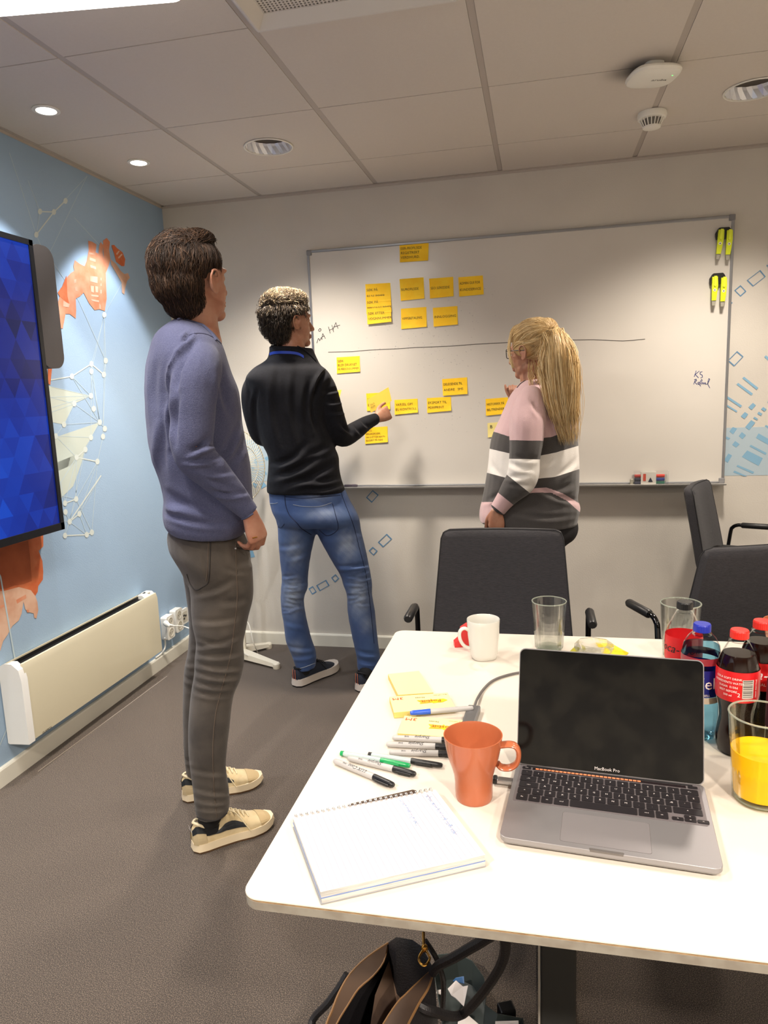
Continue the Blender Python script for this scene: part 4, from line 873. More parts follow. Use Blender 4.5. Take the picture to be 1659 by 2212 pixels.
# touch strip row
MB().prism([(x+.0, y+.0898) for x, y in rrect(.237, .0066, .001)], z0, z0+.0006, TL).build('touch_strip', M('touch_strip', (36, 30, 32), .15), base)
ts = M('strip_icon', (196, 112, 74), .4, emis=((226, 128, 84), .5))
for k in range(26): MB().prism([(x-.111+k*.0064, y+.0898) for x, y in rrect(.0052, .0040, .0005, 1)], z0+.0006, z0+.0008, TL).build('strip_icon', ts, base)
key(-.1205, .0905, .013, .0058, 'esc'); key(.1205, .0905, .013, .0058, '')
yk = .0765
for ri, (r_, w_) in enumerate(zip(rows_, widths)):
    x = -.1275; sc = .255/sum(w_) if ri < 4 else .0182
    if ri == 4: sc = .0179
    for s_, ww in zip(r_, w_):
        kw_ = ww*sc; key(x+kw_/2, yk, kw_-.0022, kh-.0024 if ri < 4 else kh-.001, s_); x += kw_
    yk -= kh if ri < 3 else kh+.0005
for dx_, dy_ in ((0, -.004), (1, .0035), (1, -.004), (2, -.004)): key(.087+dx_*.0162+.006, .0105+dy_, .0145, .0068, '<')
for s_, x, y, sz in LG:
    cu = bpy.data.curves.new('t', 'FONT'); cu.body = s_; cu.size = sz if len(s_) < 3 else .0036; cu.align_x = 'CENTER'; cu.align_y = 'CENTER'; cu.resolution_u = 1
    to = bpy.data.objects.new('t', cu); C.objects.link(to); LG[LG.index((s_, x, y, sz))] = (to, x, y, sz)
bpy.context.view_layer.update(); dg = bpy.context.evaluated_depsgraph_get()
for to, x, y, sz in LG:
    me = to.evaluated_get(dg).to_mesh(); leg.add([TL @ (Vector((x, y, z0+kt+.0002))+v.co) for v in me.vertices], [tuple(p.vertices) for p in me.polygons]); to.evaluated_get(dg).to_mesh_clear()
for to, *_ in LG: bpy.data.objects.remove(to)
stuff(leg.build('key_legends', m_keyw, base))
MB().prism([(x-.002, y-.0590) for x, y in rrect(.122, .073, .004)], .0150, .01515, TL).build('trackpad_gap', M('pad_gap', (96, 92, 92), .5), base)
MB().prism([(x-.002, y-.0590) for x, y in rrect(.121, .072, .004)], .01515, .01535, TL).build('trackpad', M('trackpad', (152, 148, 150), .3, metal=.5), base)
MB().prism([(x+.0, y-LD/2+.002) for x, y in rrect(.046, .0045, .002)], .0125, .0155, TL).build('finger_notch', M('notch', (112, 108, 106), .4, metal=.5), base)
th = math.radians(17); HT = .194
TS = TL @ Matrix.Translation((0, LD/2-.006, .016)) @ Matrix.Rotation(PI/2-th, 4, 'X')   # local x right, y up the screen, z toward the user
lid = MB(); lid.prism(rrect(LW, HT, .010), -.0035, 0, TS @ Matrix.Translation((0, HT/2, 0))); lid_o = lid.build('lid', m_al, lp, smooth=.4)
m_scr = M('laptop_screen', (7, 7, 8), .12, mix=((20, 19, 17), 20, 4, .08), spec=.35)
MB().prism(rrect(LW-.003, HT-.003, .009), .0001, .0012, TS @ Matrix.Translation((0, HT/2, 0))).build('screen_glass', m_scr, lid_o)
text('logo', 'MacBook Pro', TS @ Matrix.Translation((-.0, .0075, .0015)), .0072, m_keyw, lid_o)
MB().prism([(x, y+.004) for x, y in rrect(LW-.05, .009, .003)], -.006, -.0036, TS).build('hinge', m_dark, lp)
# usb plug at its left side, hub and its cable
p = TL @ Vector((-LW/2, .055, .008)); t = thing('usb_plug', 'silver usb plug in the left side of the laptop', 'plug', (p.x, p.y, T_))
MB().box(p-xa*.0135, (.026, .013, .007), Matrix((xa, ya_, Vector((0, 0, 1)))).transposed(), bev=.0015).build('plug_shell', m_steel, t)
MB().box(p-xa*.030, (.007, .015, .010), Matrix((xa, ya_, Vector((0, 0, 1)))).transposed(), bev=.002).build('grip', m_dark, t)
a, b = tb(1012, 1566, .008), tb(1024, 1532, .008); d = (b-a); L_ = d.length+.012; d.normalize()
t = thing('usb_hub', 'small grey multiport hub with a braided cable', 'hub', ((a+b)/2)-Vector((0, 0, .008)))
R3 = Matrix((Vector((d.y, -d.x, 0)), d, Vector((0, 0, 1)))).transposed()
MB().box((a+b)/2-Vector((0, 0, .0005)), (.034*.75, L_, .015), R3, bev=.003).build('body', M('hub_grey', (122, 122, 124), .35, metal=.6), t)
for k in range(3): MB().box((a+b)/2+R3 @ Vector((-.0131, -.016+.014*k, .0)), (.001, .010, .006), R3).build('port', m_dark, t)
m_cab = M('cable_grey', (96, 92, 90), .6)
MB().tube(vcat([b+Vector((0, .004, 0)), tb(1030, 1512, .008), tb(1042, 1492, .004), tb(1062, 1472, .004), tb(1090, 1460, .004), tb(1130, 1452, .004), tb(1200, 1450, .004)], 6), .0028, 8).build('cable', m_cab, t, smooth=True)
# ------------------------------------------------------------ pads of notes
m_pad = M('pad_yellow', (236, 222, 158), .7); m_pads = M('pad_side', (228, 206, 120), .8, stretch=(1, 1, 30), mix=((210, 188, 104), 60, 2)); m_red = M('logo_red', (212, 66, 40), .5); m_ly = M('logo_yellow', (248, 206, 10), .5); m_lo = M('logo_orange', (244, 170, 40), .5)
def pad(q, h, label, wrapd):
    P = [onZ(u, v, T_+h) for u, v in q]; c = sum(P, Vector())/4; t = thing('note_pad', label, 'note pad', (c.x, c.y, T_), 'pads of yellow notes on the table')
    lo = [Vector((p.x, p.y, T_+.0006)) for p in P]; up = [Vector((p.x, p.y, T_+h-.0005)) for p in P]
    MB().add(lo+up, [(i, (i+1) % 4, (i+1) % 4+4, i+4) for i in range(4)]+[(3, 2, 1, 0)]).build('sheets', m_pads, t)
    MB().add([Vector((p.x, p.y, T_+h-.0005)) for p in P]+P, [(3, 2, 1, 0), (4, 5, 6, 7)]+[(i, (i+1) % 4, (i+1) % 4+4, i+4) for i in range(4)]).build('top_sheet', m_pad, t)
    if wrapd:
        L = lambda a_, b_: P[0].lerp(P[1], a_).lerp(P[3].lerp(P[2], a_), b_)+Vector((0, 0, .0006))
        xx = (P[0]-P[1]).normalized(); yy = (P[3]-P[0]).normalized()
        F = lambda a_, b_, dz=0: frame(L(a_, b_)+Vector((0, 0, dz)), xx, yy if xx.cross(yy).z > 0 else -yy)
        text('logo', '3M', F(.13, .18), .016, m_red, t, sx=1.2)
        T2 = F(.66, .52); s_ = .85
        MB().prism([(-.026*s_, .009*s_), (-.004*s_, .011*s_), (.0, .007*s_), (.030*s_, .010*s_), (.026*s_, .002*s_), (.034*s_, -.010*s_), (.002*s_, -.008*s_), (-.001*s_, -.014*s_), (-.004*s_, -.008*s_), (-.032*s_, -.009*s_), (-.040*s_, .0)], 0, .0004, T2).build('logo_shape', m_ly, t)
        MB().prism([(.002, .0065), (.0245, .0085), (.022, .0018), (.028, -.008), (.002, -.0065)], .0004, .0007, T2).build('logo_shape', m_lo, t)
        text('logo', 'Post-it', T2 @ Matrix.Translation((0, 0, .0012)), .0165, M('logo_ink', (150, 70, 20), .5), t, sx=.95)
        text('small_print', 'Notes', F(.50, .22), .008, m_dark, t); text('small_print', '76 x 127 mm', F(.86, .13), .0055, m_dark, t, shear=.3)
    return t
pad([(838, 1456), (905, 1449), (936, 1496), (860, 1501)], .012, 'plain pad of pale yellow notes, farthest from the camera', False)
pad([(841, 1505), (967, 1496), (983, 1527), (851, 1539)], .013, 'wrapped note pad with red logo, under the blue marker', True)
pad([(874, 1546), (1006, 1556), (1000, 1594), (859, 1584)], .010, 'wrapped note pad with red logo, touching the grey markers', True)
# ------------------------------------------------------------ pens and markers
m_bar = M('marker_grey', (176, 174, 172), .4)
def marker(a, b, col, label, name='permanent_marker', capfrac=.32, r=.0058, barm=None, txt='Sharpie', fine=None, h=0, endc=None):
    a, b = tb(a[0], a[1], r+h), tb(b[0], b[1], r+h); d = (b-a); L_ = d.length; d.normalize(); s_ = Vector((-d.y, d.x, 0))
    t = thing(name, label, 'marker', ((a+b)/2)-Vector((0, 0, r)), 'pens and markers beside the notebook')
    P = lambda f: a+d*L_*f
    f0 = 1-capfrac; z = Vector((0, 0, .0006))
    MB().tube([P(0)+z, P(.015)+z, P(.06)+z, P(.3)+z, P(f0)+z], [r*.55, r*.75, r*.86, r*.97, r*.97], 14).build('barrel', barm or m_bar, t, smooth=.6)
    MB().tube([P(f0+.003)+z, P(f0+.01)+z, P(.93)+z, P(.985)+z, P(1)+z], [r*.97, r, r*.86, r*.74, r*.5], 14).build('cap', col, t, smooth=.6)
    MB().box(P(f0+.17)+s_*-.0+Vector((0, 0, .0006))-s_*(r+.0015), (L_*.22, .0022, .0042), Matrix((d, s_, Vector((0, 0, 1)))).transposed(), bev=.0008).build('clip', col, t)
    if endc: MB().tube([P(-.012)+z, P(.03)+z], r*.9, 12).build('end_plug', endc, t)
    if txt:
        # print faces the camera side of the barrel, running upside down as in the photo
        up = (Vector((0, 0, 1))*.85+(CAM-a).normalized()*.5).normalized(); up = (up-d*up.dot(d)).normalized()
        yy = up.cross(d)*-1; yy = (-d).cross(up)*-1
        T = frame(P(.42)+z+up*(r*.985), -d, up.cross(-d)); text('logo', txt, T, .0095, m_dark, t, shear=.3); 
        text('small_print', 'FINE', frame(P(.2)+z+up*(r*.96), -d, up.cross(-d)), .0042, m_dark, t)
    return t
marker((848, 1594), (1005, 1601), m_capk, 'grey black-capped marker, farthest of the three lying parallel behind the orange mug')
marker((835, 1608), (991, 1615), m_capk, 'grey black-capped marker, middle of the three lying parallel')
marker((841, 1626), (997, 1629), m_capk, 'grey black-capped marker, nearest of the three lying parallel')
marker((752, 1638), (898, 1673), m_capk, 'grey black-capped marker lying across the green pen')
marker((722, 1644), (851, 1697), m_capk, 'grey black-capped marker nearest the table edge and notebook', txt='LUX Cont')
marker((1022, 1530), (886, 1541), M('cap_bright_blue', (44, 88, 196), .3), 'grey marker with bright blue cap resting on the wrapped pad', txt='', h=.011)
m_gc = M('cap_green', (28, 150, 84), .25); m_clr = M('clear_barrel', (206, 222, 222), .15, trans=.4, alpha=1)
marker((738, 1628), (886, 1655), m_gc, 'clear-barrelled pen with a green cap', 'felt_pen', .42, .0052, m_clr, txt='', endc=m_gc)
marker((798, 1631), (956, 1654), m_capk, 'clear-barrelled pen with a long black cap', 'felt_pen', .42, .0052, m_clr, txt='', endc=m_capk)
# ------------------------------------------------------------ spiral notebook
q = [tb(*p, .019) for p in ((633, 1765), (940, 1706), (1047, 1846), (693, 1926))]
nbk = thing('spiral_notebook', 'open spiral notebook with lined page and faint blue handwriting', 'notebook', Vector((sum(p.x for p in q)/4, sum(p.y for p in q)/4, T_)), None)
m_page = M('page_white', (228, 220, 220), .6); m_stack = M('page_stack', (206, 204, 198), .8, stretch=(1, 1, 60), mix=((170, 170, 168), 20, 2))
def layer(z0, z1, e=0, sh=0):
    c_ = sum(q, Vector())/4; P = [Vector((c_.x+(p.x-c_.x)*(1-e)+sh, c_.y+(p.y-c_.y)*(1-e)-sh, 0)) for p in q]
    return [Vector((p.x, p.y, T_+z0)) for p in P]+[Vector((p.x, p.y, T_+z1)) for p in P]
BX = [(3, 2, 1, 0), (4, 5, 6, 7)]+[(i, (i+1) % 4, (i+1) % 4+4, i+4) for i in range(4)]
MB().add(layer(.0010, .0026, -.01), BX).build('back_cover', M('cover_grey', (150, 152, 156), .6), nbk)
MB().add(layer(.0028, .0088, .0, .0008), BX).build('lower_pages', m_stack, nbk)
MB().add(layer(.0089, .0100, -.006), BX).build('divider', M('divider_blue', (112, 134, 184), .6), nbk)
MB().add(layer(.0101, .0182, .0), BX).build('pages', m_stack, nbk)
MB().add(layer(.0183, .0190, -.004), BX).build('top_page', m_page, nbk)
mb = MB(); m_rule = M('ruled_line', (178, 166, 184), .6)
for k in range(1, 27):
    f = k/27; a = q[0].lerp(q[1], f); b = q[3].lerp(q[2], f); d = (b-a).normalized(); s_ = Vector((-d.y, d.x, 0))*.0004; a = a+d*.006
    z = Vector((0, 0, .0003)); mb.add([a-s_+z, b-s_+z, b+s_+z, a+s_+z], [(0, 1, 2, 3)])
mb.build('ruled_lines', m_rule, nbk)
Q = lambda a_, b_: q[0].lerp(q[1], a_).lerp(q[3].lerp(q[2], a_), b_)
rr = random.Random(5)
for a0, b0, b1 in ((.93, .06, .62), (.74, .05, .45)):
    b = b0; lines = []
    while b < b1:
        for w_ in range(rr.randint(4, 8)):
            pt = []; 
            for k in range(5): pt.append(Q(a0-.014+rr.uniform(-.012, .012)+(.02 if rr.random() < .2 else 0), b+.0035*k))
            lines.append(pt); b += .014
        b += .02
    strokes('handwriting', lines, .0005, MATS.get('pen_blue') or M('pen_blue', (150, 176, 214), .6), nbk, (0, 0, 1))
m_wire2 = M('spiral_wire', (205, 200, 196), .25, metal=.8); yy = (q[0]-q[3]).normalized()
for k in range(27):
    f = (k+.6)/27.4; p = q[0].lerp(q[1], f); r = .0070; c_ = Vector((p.x, p.y, T_+.0122))+yy*.001
    for s2 in (-.0011, .0011):
        xx = (q[1]-q[0]).normalized()
        pts = [c_+xx*s2+yy*(r*math.cos(a)*.8)+Vector((0, 0, r*1.45*math.sin(a))) for a in np.linspace(-1.2, PI-.25, 10)]
        if s2 < 0: pr_ = pts
        else: MB().tube(pr_, .0006, 5).tube(pts, .0006, 5).build('wire_ring', m_wire2, nbk)
a, b = tb(757, 1752, .0045), tb(905, 1718, .0045); a += yy*.012; b += yy*.012
t = thing('ballpoint_pen', 'slim dark pen lying against the notebook spiral', 'pen', (a+b)/2-Vector((0, 0, .0045)))
MB().tube([a, a.lerp(b, .05), a.lerp(b, .95), b], [.003, .0042, .0042, .002], 10).build('barrel', M('pen_brown', (74, 60, 50), .4), t, smooth=.6)
# ------------------------------------------------------------ under the table: bag and tray
m_leather = M('bag_leather', (30, 28, 30), .45, bump=(300, .001)); m_facing = M('bag_facing', (70, 52, 38), .6, mix=((58, 42, 30), 12, 2)); m_lining = M('bag_lining', (124, 100, 82), .85, mix=((84, 66, 56), 9, 2)); m_gold = M('gold_clasp', (222, 170, 84), .22, metal=1); m_stitch = M('bag_edge', (116, 84, 50), .5)
ZB = .34
Lo = [(838, 2037), (794, 2067), (756, 2104), (731, 2147), (717, 2183), (705, 2212), (694, 2260), (705, 2330)]
Li = [(837, 2041), (829, 2077), (806, 2108), (775, 2135), (752, 2170), (727, 2212), (712, 2260), (722, 2320)]
Ri = [(929, 2098), (905, 2120), (891, 2133), (874, 2150), (858, 2166), (829, 2210), (805, 2260), (770, 2320)]
Ro = [(938, 2095), (932, 2115), (925, 2135), (915, 2152), (906, 2166), (883, 2210), (860, 2260), (800, 2330)]
z_ = lambda l, z: [onZ(u, v, z) for u, v in l]
lo, li, ri, ro = z_(Lo, ZB), z_(Li, ZB-.006), z_(Ri, ZB-.006), z_(Ro, ZB)
cbag = sum(lo+ro, Vector())/16
bag = thing('handbag', 'open dark leather tote bag with brown facings under the table', 'bag', (cbag.x, cbag.y, 0))
far = [onZ(u, v, ZB+.03) for u, v in ((838, 2037), (856, 2024), (891, 2030), (912, 2045), (938, 2095))]
rim = lo[::-1]+[far[1], far[2], far[3]]+ro
mb = MB(); low = [Vector((cbag.x+(p.x-cbag.x)*.8, cbag.y+(p.y-cbag.y)*.86, .012)) for p in rim]; mid = [Vector((cbag.x+(p.x-cbag.x)*1.08, cbag.y+(p.y-cbag.y)*1.0, .16)) for p in rim]
inn = [Vector((cbag.x+(p.x-cbag.x)*.95, cbag.y+(p.y-cbag.y)*.96, p.z-.012)) for p in rim]; inl = [Vector((cbag.x+(p.x-cbag.x)*.72, cbag.y+(p.y-cbag.y)*.8, .02)) for p in rim]
mb.loft([low, mid, rim, inn, inl], cap=True); mb.build('body', m_leather, bag, smooth=.6)
for A_, B__ in ((lo, li), (ro, ri)):
    mb = MB(); v = [p+Vector((0, 0, .001)) for p in A_]+[p for p in B__]; v += [p-Vector((0, 0, .003)) for p in v[:]]; n = len(A_)
    f = []
    for i in range(n-1): f += [(i, i+1, n+i+1, n+i), (2*n+i, 3*n+i, 3*n+i+1, 2*n+i+1)]
    mb.add(v, f); fo = mb.build('facing', m_facing, bag, smooth=True)
    MB().tube(vcat(A_, 3), .0022, 6).build('edge_piping', m_stitch, fo); MB().tube(vcat(B__, 3), .0016, 6).build('edge_piping', m_stitch, fo)
lin_ = [onZ(u, v, ZB-.03) for u, v in ((836, 2085), (842, 2072), (864, 2065), (891, 2076), (912, 2095), (917, 2112), (900, 2140), (870, 2175), (850, 2215), (800, 2215), (810, 2150))]
cl_ = sum(lin_, Vector())/len(lin_); mb = MB(); mb.add(lin_+[cl_+(p-cl_)*.55+Vector((0, 0, -.05)) for p in lin_]+[cl_+Vector((0, 0, -.1))], [(i, (i+1) % 11, (i+1) % 11+11, i+11) for i in range(11)]+[(i+11, (i+1) % 11+11, 22) for i in range(11)])
mb.build('lining', m_lining, bag, smooth=True)
g = [onZ(u, v, ZB+.04) for u, v in ((915, 2024), (915, 2040), (917, 2048), (905, 2068), (908, 2080), (916, 2086), (924, 2080), (928, 2068), (918, 2050))]
cl = MB().tube(vcat(g[2:], 4), .0022, 8).build('clasp', m_gold, bag, smooth=True)
bm_ = MB().lathe([(.0005, -.007), (.005, -.005), (.0068, 0), (.005, .005), (.0005, .007)], 12, g[2], cap=False).build('clasp_knot', m_gold, cl, smooth=True)
MB().tube([g[0]+Vector((0, 0, .01)), g[1], g[2]], .0028, 8).build('clasp_loop', m_gold, cl, smooth=True)
MB().tube(vcat([onZ(935, 2100, ZB+.01), onZ(948, 2085, ZB+.04), onZ(985, 2066, ZB+.09), onZ(1030, 2040, ZB+.14), onZ(1085, 2015, ZB+.19), onZ(1080, 2090, ZB+.08), onZ(1000, 2190, .2), onZ(935, 2185, ZB-.03), onZ(905, 2172, ZB-.01)], 5), .0085, 8).build('strap', m_leather, bag, smooth=True)
MB().tube(vcat([onZ(918, 2032, ZB+.03), onZ(938, 2062, ZB+.02), onZ(952, 2095, ZB-.03), onZ(958, 2130, ZB-.1), onZ(955, 2200, .12)], 5), .005, 8).build('strap', m_leather, bag, smooth=True)
MB().tube(vcat([onZ(750, 2104, ZB-.03), onZ(735, 2130, ZB-.05), onZ(710, 2165, ZB-.08), onZ(672, 2215, ZB-.13), onZ(700, 2300, ZB-.1)], 5), .007, 8).build('strap', m_leather, bag, smooth=True)
# grey plastic tray with papers
zt_ = .06; c = onZ(1000, 2130, zt_)
tr_ = thing('plastic_crate', 'grey translucent plastic tray of odds and ends on the floor beside the bag', 'tray', (c.x, c.y, 0))
pl = [(940, 2062), (985, 2058), (1020, 2075), (1045, 2110), (1052, 2140), (1048, 2170), (1075, 2190), (1130, 2200), (1140, 2260), (960, 2260), (950, 2180), (938, 2110)]
P = [onZ(u, v, zt_) for u, v in pl]; cc = sum(P, Vector())/len(P); n = len(P)
mb = MB(); sc_ = lambda k, z: [Vector((cc.x+(p.x-cc.x)*k, cc.y+(p.y-cc.y)*k, z)) for p in P]
mb.loft([sc_(.85, .001), sc_(1, zt_), sc_(.98, zt_), sc_(.83, .008)]).build('shell', M('smoky_plastic', (70, 78, 76), .25, trans=.3), tr_)
m_paper = M('scrap_paper', (214, 206, 200), .7); m_photo = M('photo_print', (120, 84, 84), .5)
def scrap(q_, z, m, lab, name='paper_scrap'):
    P = [onZ(u, v, z) for u, v in q_]; c_ = sum(P, Vector())/len(P); o = MB().add([p+Vector((0, 0, .004*((i % 2)))) for i, p in enumerate(P)]+[p-Vector((0, 0, .001))+Vector((0, 0, .004*((i % 2)))) for i, p in enumerate(P)], [tuple(range(len(P))), tuple(reversed(range(len(P), 2*len(P))))]+[(i, (i+1) % len(P), (i+1) % len(P)+len(P), i+len(P)) for i in range(len(P))]).build(name, m, None)
    return tag(o, lab, 'paper')
scrap([(967, 2136), (985, 2121), (1000, 2131), (1011, 2132), (1002, 2174), (985, 2160), (975, 2150)], .05, m_paper, 'crumpled white paper in the tray beside the bag')
scrap([(984, 2112), (1002, 2112), (1003, 2125), (978, 2122)], .048, M('blue_scrap', (40, 84, 130), .5), 'small blue scrap above the crumpled white paper')
scrap([(943, 2139), (958, 2140), (958, 2150), (943, 2149)], .048, m_paper, 'small white slip left of the crumpled paper')
scrap([(990, 2198), (1012, 2197), (1035, 2213), (1030, 2250), (985, 2250)], .055, m_paper, 'white printed leaflet at the bottom edge under the table')
scrap([(1070, 2206), (1120, 2208), (1122, 2250), (1068, 2250)], .055, m_paper, 'white card at the bottom edge near the table leg')
t = tag(MB().box(onZ(1094, 2178, .045), (.035, .03, .05), Matrix.Rotation(.4, 3, 'Z'), bev=.004).build('power_adapter', m_dark), 'black power adapter on the floor by the grey tray', 'adapter'); t.location.z -= .0195-.0
# ------------------------------------------------------------ people: surface tools
def remesh(mb, voxel, smooth, fac=.5):
    me = bpy.data.meshes.new('tmp'); me.from_pydata(mb.v, [], mb.f); me.update()
    bm = bmesh.new(); bm.from_mesh(me); bmesh.ops.recalc_face_normals(bm, faces=bm.faces); bmesh.ops.triangulate(bm, faces=[f for f in bm.faces if len(f.verts) > 4]); bm.to_mesh(me); bm.free()
    o = bpy.data.objects.new('tmp', me); C.objects.link(o)
    r = o.modifiers.new('r', 'REMESH'); r.mode = 'VOXEL'; r.voxel_size = voxel
    if smooth: s = o.modifiers.new('s', 'SMOOTH'); s.iterations = smooth; s.factor = fac
    bpy.context.view_layer.update()
    out = bpy.data.meshes.new_from_object(o.evaluated_get(bpy.context.evaluated_depsgraph_get()))
    bpy.data.objects.remove(o); bpy.data.meshes.remove(me); return out
_CAM, _R, _Dn, _F = (np.array(x) for x in (CAM, CR, CD, CF))
def arrays(me):
    n = len(me.vertices); co = np.empty(n*3); me.vertices.foreach_get('co', co); no = np.empty(n*3); me.vertex_normals.foreach_get('vector', no)
    return co.reshape(-1, 3), no.reshape(-1, 3)
def pix(co):
    q = co-_CAM; z = q @ _F; return 829.5+FPX*(q @ _R)/z, 1106+FPX*(q @ _Dn)/z
_W = rng.normal(size=(24, 3)); _ph = rng.uniform(0, 6.28, 24)
def wob(co, sc, k=8, s=0):
    out = np.zeros(len(co))
    for i in range(k): out += np.sin(co @ (_W[(i+s) % 24]*sc)+_ph[(i+s) % 24])
    return out/k
def creases(co, no, lst, A=1.0):
    u, v = pix(co); view = co-_CAM; view /= np.linalg.norm(view, axis=1)[:, None]
    face = np.clip(-(view*no).sum(1)*2.5, 0, 1); d = np.zeros(len(co))
    for (u0, v0, u1, v1, w, amp) in lst:
        du, dv = u1-u0, v1-v0; L2 = du*du+dv*dv; t = np.clip(((u-u0)*du+(v-v0)*dv)/L2, 0, 1)
        bow = np.sin(t*PI)*math.sqrt(L2)*.06
        nx, ny = -dv/math.sqrt(L2), du/math.sqrt(L2)
        px, py = u0+t*du+nx*bow, v0+t*dv+ny*bow; dd = np.hypot(u-px, v-py); sd = (u-px)*nx+(v-py)*ny
        env = .25+.75*np.sin(np.clip(t, .02, .98)*PI)
        d += amp*env*(-np.exp(-(dd/w)**2)+.8*np.exp(-((sd-1.7*w)/w)**2-(np.maximum(dd-np.abs(sd), 0)/w)**2))
    return co+no*(d*face*A)[:, None]
def setco(me, co): me.vertices.foreach_set('co', co.ravel()); me.update()
def attr(me, name, val): a = me.attributes.new(name, 'FLOAT', 'POINT'); a.data.foreach_set('value', val.astype(float)); me.update()
def ell(mb, c, r, T, n=18, m=12):
    rings = []
    for i in range(1, m):
        p = PI*i/m; rings.append([T @ Vector((c[0]+r[0]*math.sin(p)*math.cos(2*PI*k/n), c[1]+r[1]*math.sin(p)*math.sin(2*PI*k/n), c[2]+r[2]*math.cos(p))) for k in range(n)])
    mb.loft(rings)
class Fig:
    def __init__(s, gx_, gy_):
        s.g = Vector((gx_, gy_, 0)); n = s.g-CAM; n.z = 0; s.n = n.normalized(); s.r = Vector((s.n.y, -s.n.x, 0))
    def P(s, u, v, off=0): return onP(u, v, s.g, s.n, off)
    def sil(s, mb, rows, k=4, N=28, p=2.3, grow=0, scale=1.0, dz=1.0):
        """rows: uL, vL, uR, vR, depth offset, thickness along the view"""
        rings = []
        for q in catmull(rows, k):
            uL, vL, uR, vR, off, th = q; A, B = s.P(uL, vL, off), s.P(uR, vR, off); c = (A+B)/2; a = (B-A)/2
            a *= (a.length*scale+grow)/a.length; b = (s.n-a*(s.n.dot(a)/a.length_squared)).normalized()*(th/2*scale+grow)*dz
            e = 2/p; rings.append([c+a*math.copysign(abs(math.cos(t))**e, math.cos(t))+b*math.copysign(abs(math.sin(t))**e, math.sin(t)) for t in [2*PI*j/N for j in range(N)]])
        mb.loft(rings)
    def limb(s, mb, pts, k=4, N=16, grow=0, ends=(1, 1)):
        """pts: u, v, off, radius"""
        Q = [tuple(s.P(u, v, o))+(r,) for u, v, o, r in pts]; tube3(mb, Q, k, N, grow, ends)
def tube3(mb, Q, k=4, N=16, grow=0, ends=(1, 1)):
    W = catmull(Q, k) if k > 1 else [np.array(q, float) for q in Q]; P = [Vector(w[:3]) for w in W]; R = [max(.001, w[3]+grow) for w in W]
    t0 = (P[0]-P[1]).normalized(); t1 = (P[-1]-P[-2]).normalized()
    if ends[0]: P = [P[0]+t0*R[0]*.95, P[0]+t0*R[0]*.7]+P; R = [R[0]*.3, R[0]*.72]+R
    if ends[1]: P = P+[P[-1]+t1*R[-1]*.7, P[-1]+t1*R[-1]*.95]; R = R+[R[-1]*.72, R[-1]*.3]
    mb.tube(P, R, N)
def onsurf(me, pts, lift=.0012):
    """pixel path -> points on the mesh surface seen there"""
    b = BVHTree.FromPolygons([v.co for v in me.vertices], [p.vertices for p in me.polygons]); out = []
    for u, v in pts:
        d = ray(u, v).normalized(); h = b.ray_cast(CAM, d)
        if h[0] is not None: out.append(h[0]+h[1]*lift*(1 if h[1].dot(d) < 0 else -1))
    return out
def dens(pts, k=6): return [tuple(q) for q in catmull(pts, k)]
def seam(me, pts, r, mat, parent, name='seam', lift=.0008, k=6):
    P = onsurf(me, dens(pts, k), lift)
    if len(P) > 2: return MB().tube(P, r, 6).build(name, mat, parent, smooth=True)
def hand(mb, T, s=1.0, curls=((35, 45, 30),)*4, thumb=((.75, .6, -.25), 20), side=1, spread=4):
    """T: local x = thumb side, y = towards the fingers, z = back of the hand"""
    X = side
    rows = [(.0, .026, .019), (.02, .030, .018), (.05, .038, .0165), (.078, .041, .0145), (.094, .038, .0115)]
    rings = []
    for y, w_, h_ in catmull(rows, 3): rings.append([T @ Vector((X*w_*s*math.copysign(abs(math.cos(a))**.8, math.cos(a)), y*s, h_*s*math.sin(a))) for a in [2*PI*j/16 for j in range(16)]])
    mb.loft(rings)
    xs = (.030, .0105, -.0095, -.028); Ls = ((.043, .026, .022), (.047, .030, .023), (.044, .028, .022), (.034, .021, .019)); rad = (.0092, .0095, .009, .008)
    for i in range(4):
        c_ = curls[i % len(curls)]; p = Vector((X*xs[i]*s, (.088-.004*abs(i-1))*s, .001*s)); a = 0; pts = [tuple(T @ (p-Vector((0, .012*s, 0))))+(rad[i]*s*1.05,), tuple(T @ p)+(rad[i]*s*1.08,)]
        sp_ = math.radians((1.5-i)*spread)*X
        for q in range(3):
            a += math.radians(c_[q]); d = Vector((math.sin(sp_)*math.cos(a), math.cos(a)*math.cos(sp_), -math.sin(a))); L_ = Ls[i][q]*s
            m_ = p+d*L_*.5; p = p+d*L_; pts.append(tuple(T @ m_)+(rad[i]*s*(.95-.08*q),)); pts.append(tuple(T @ p)+(rad[i]*s*((1.0, .93, .74)[q]),))
        tube3(mb, pts, 1, 10, ends=(0, 1))
    d0 = Vector((X*thumb[0][0], thumb[0][1], thumb[0][2])).normalized(); p = Vector((X*.018*s, .018*s, -.004*s)); pts = [tuple(T @ p)+(.014*s,)]
    for q, (L_, r_) in enumerate(((.042, .0125), (.032, .0105), (.026, .0078))):
        dd = (d0+Vector((-X*.35*q*thumb[1]/20, .25*q, -.0))).normalized(); p = p+dd*L_*s; pts.append(tuple(T @ p)+(r_*s,))
    tube3(mb, pts, 2, 10, ends=(0, 1))
def headT(c, az, pitch, roll=0): return Matrix.Translation(c) @ Matrix.Rotation(-az, 4, 'Z') @ Matrix.Rotation(pitch, 4, 'X') @ Matrix.Rotation(roll, 4, 'Y')
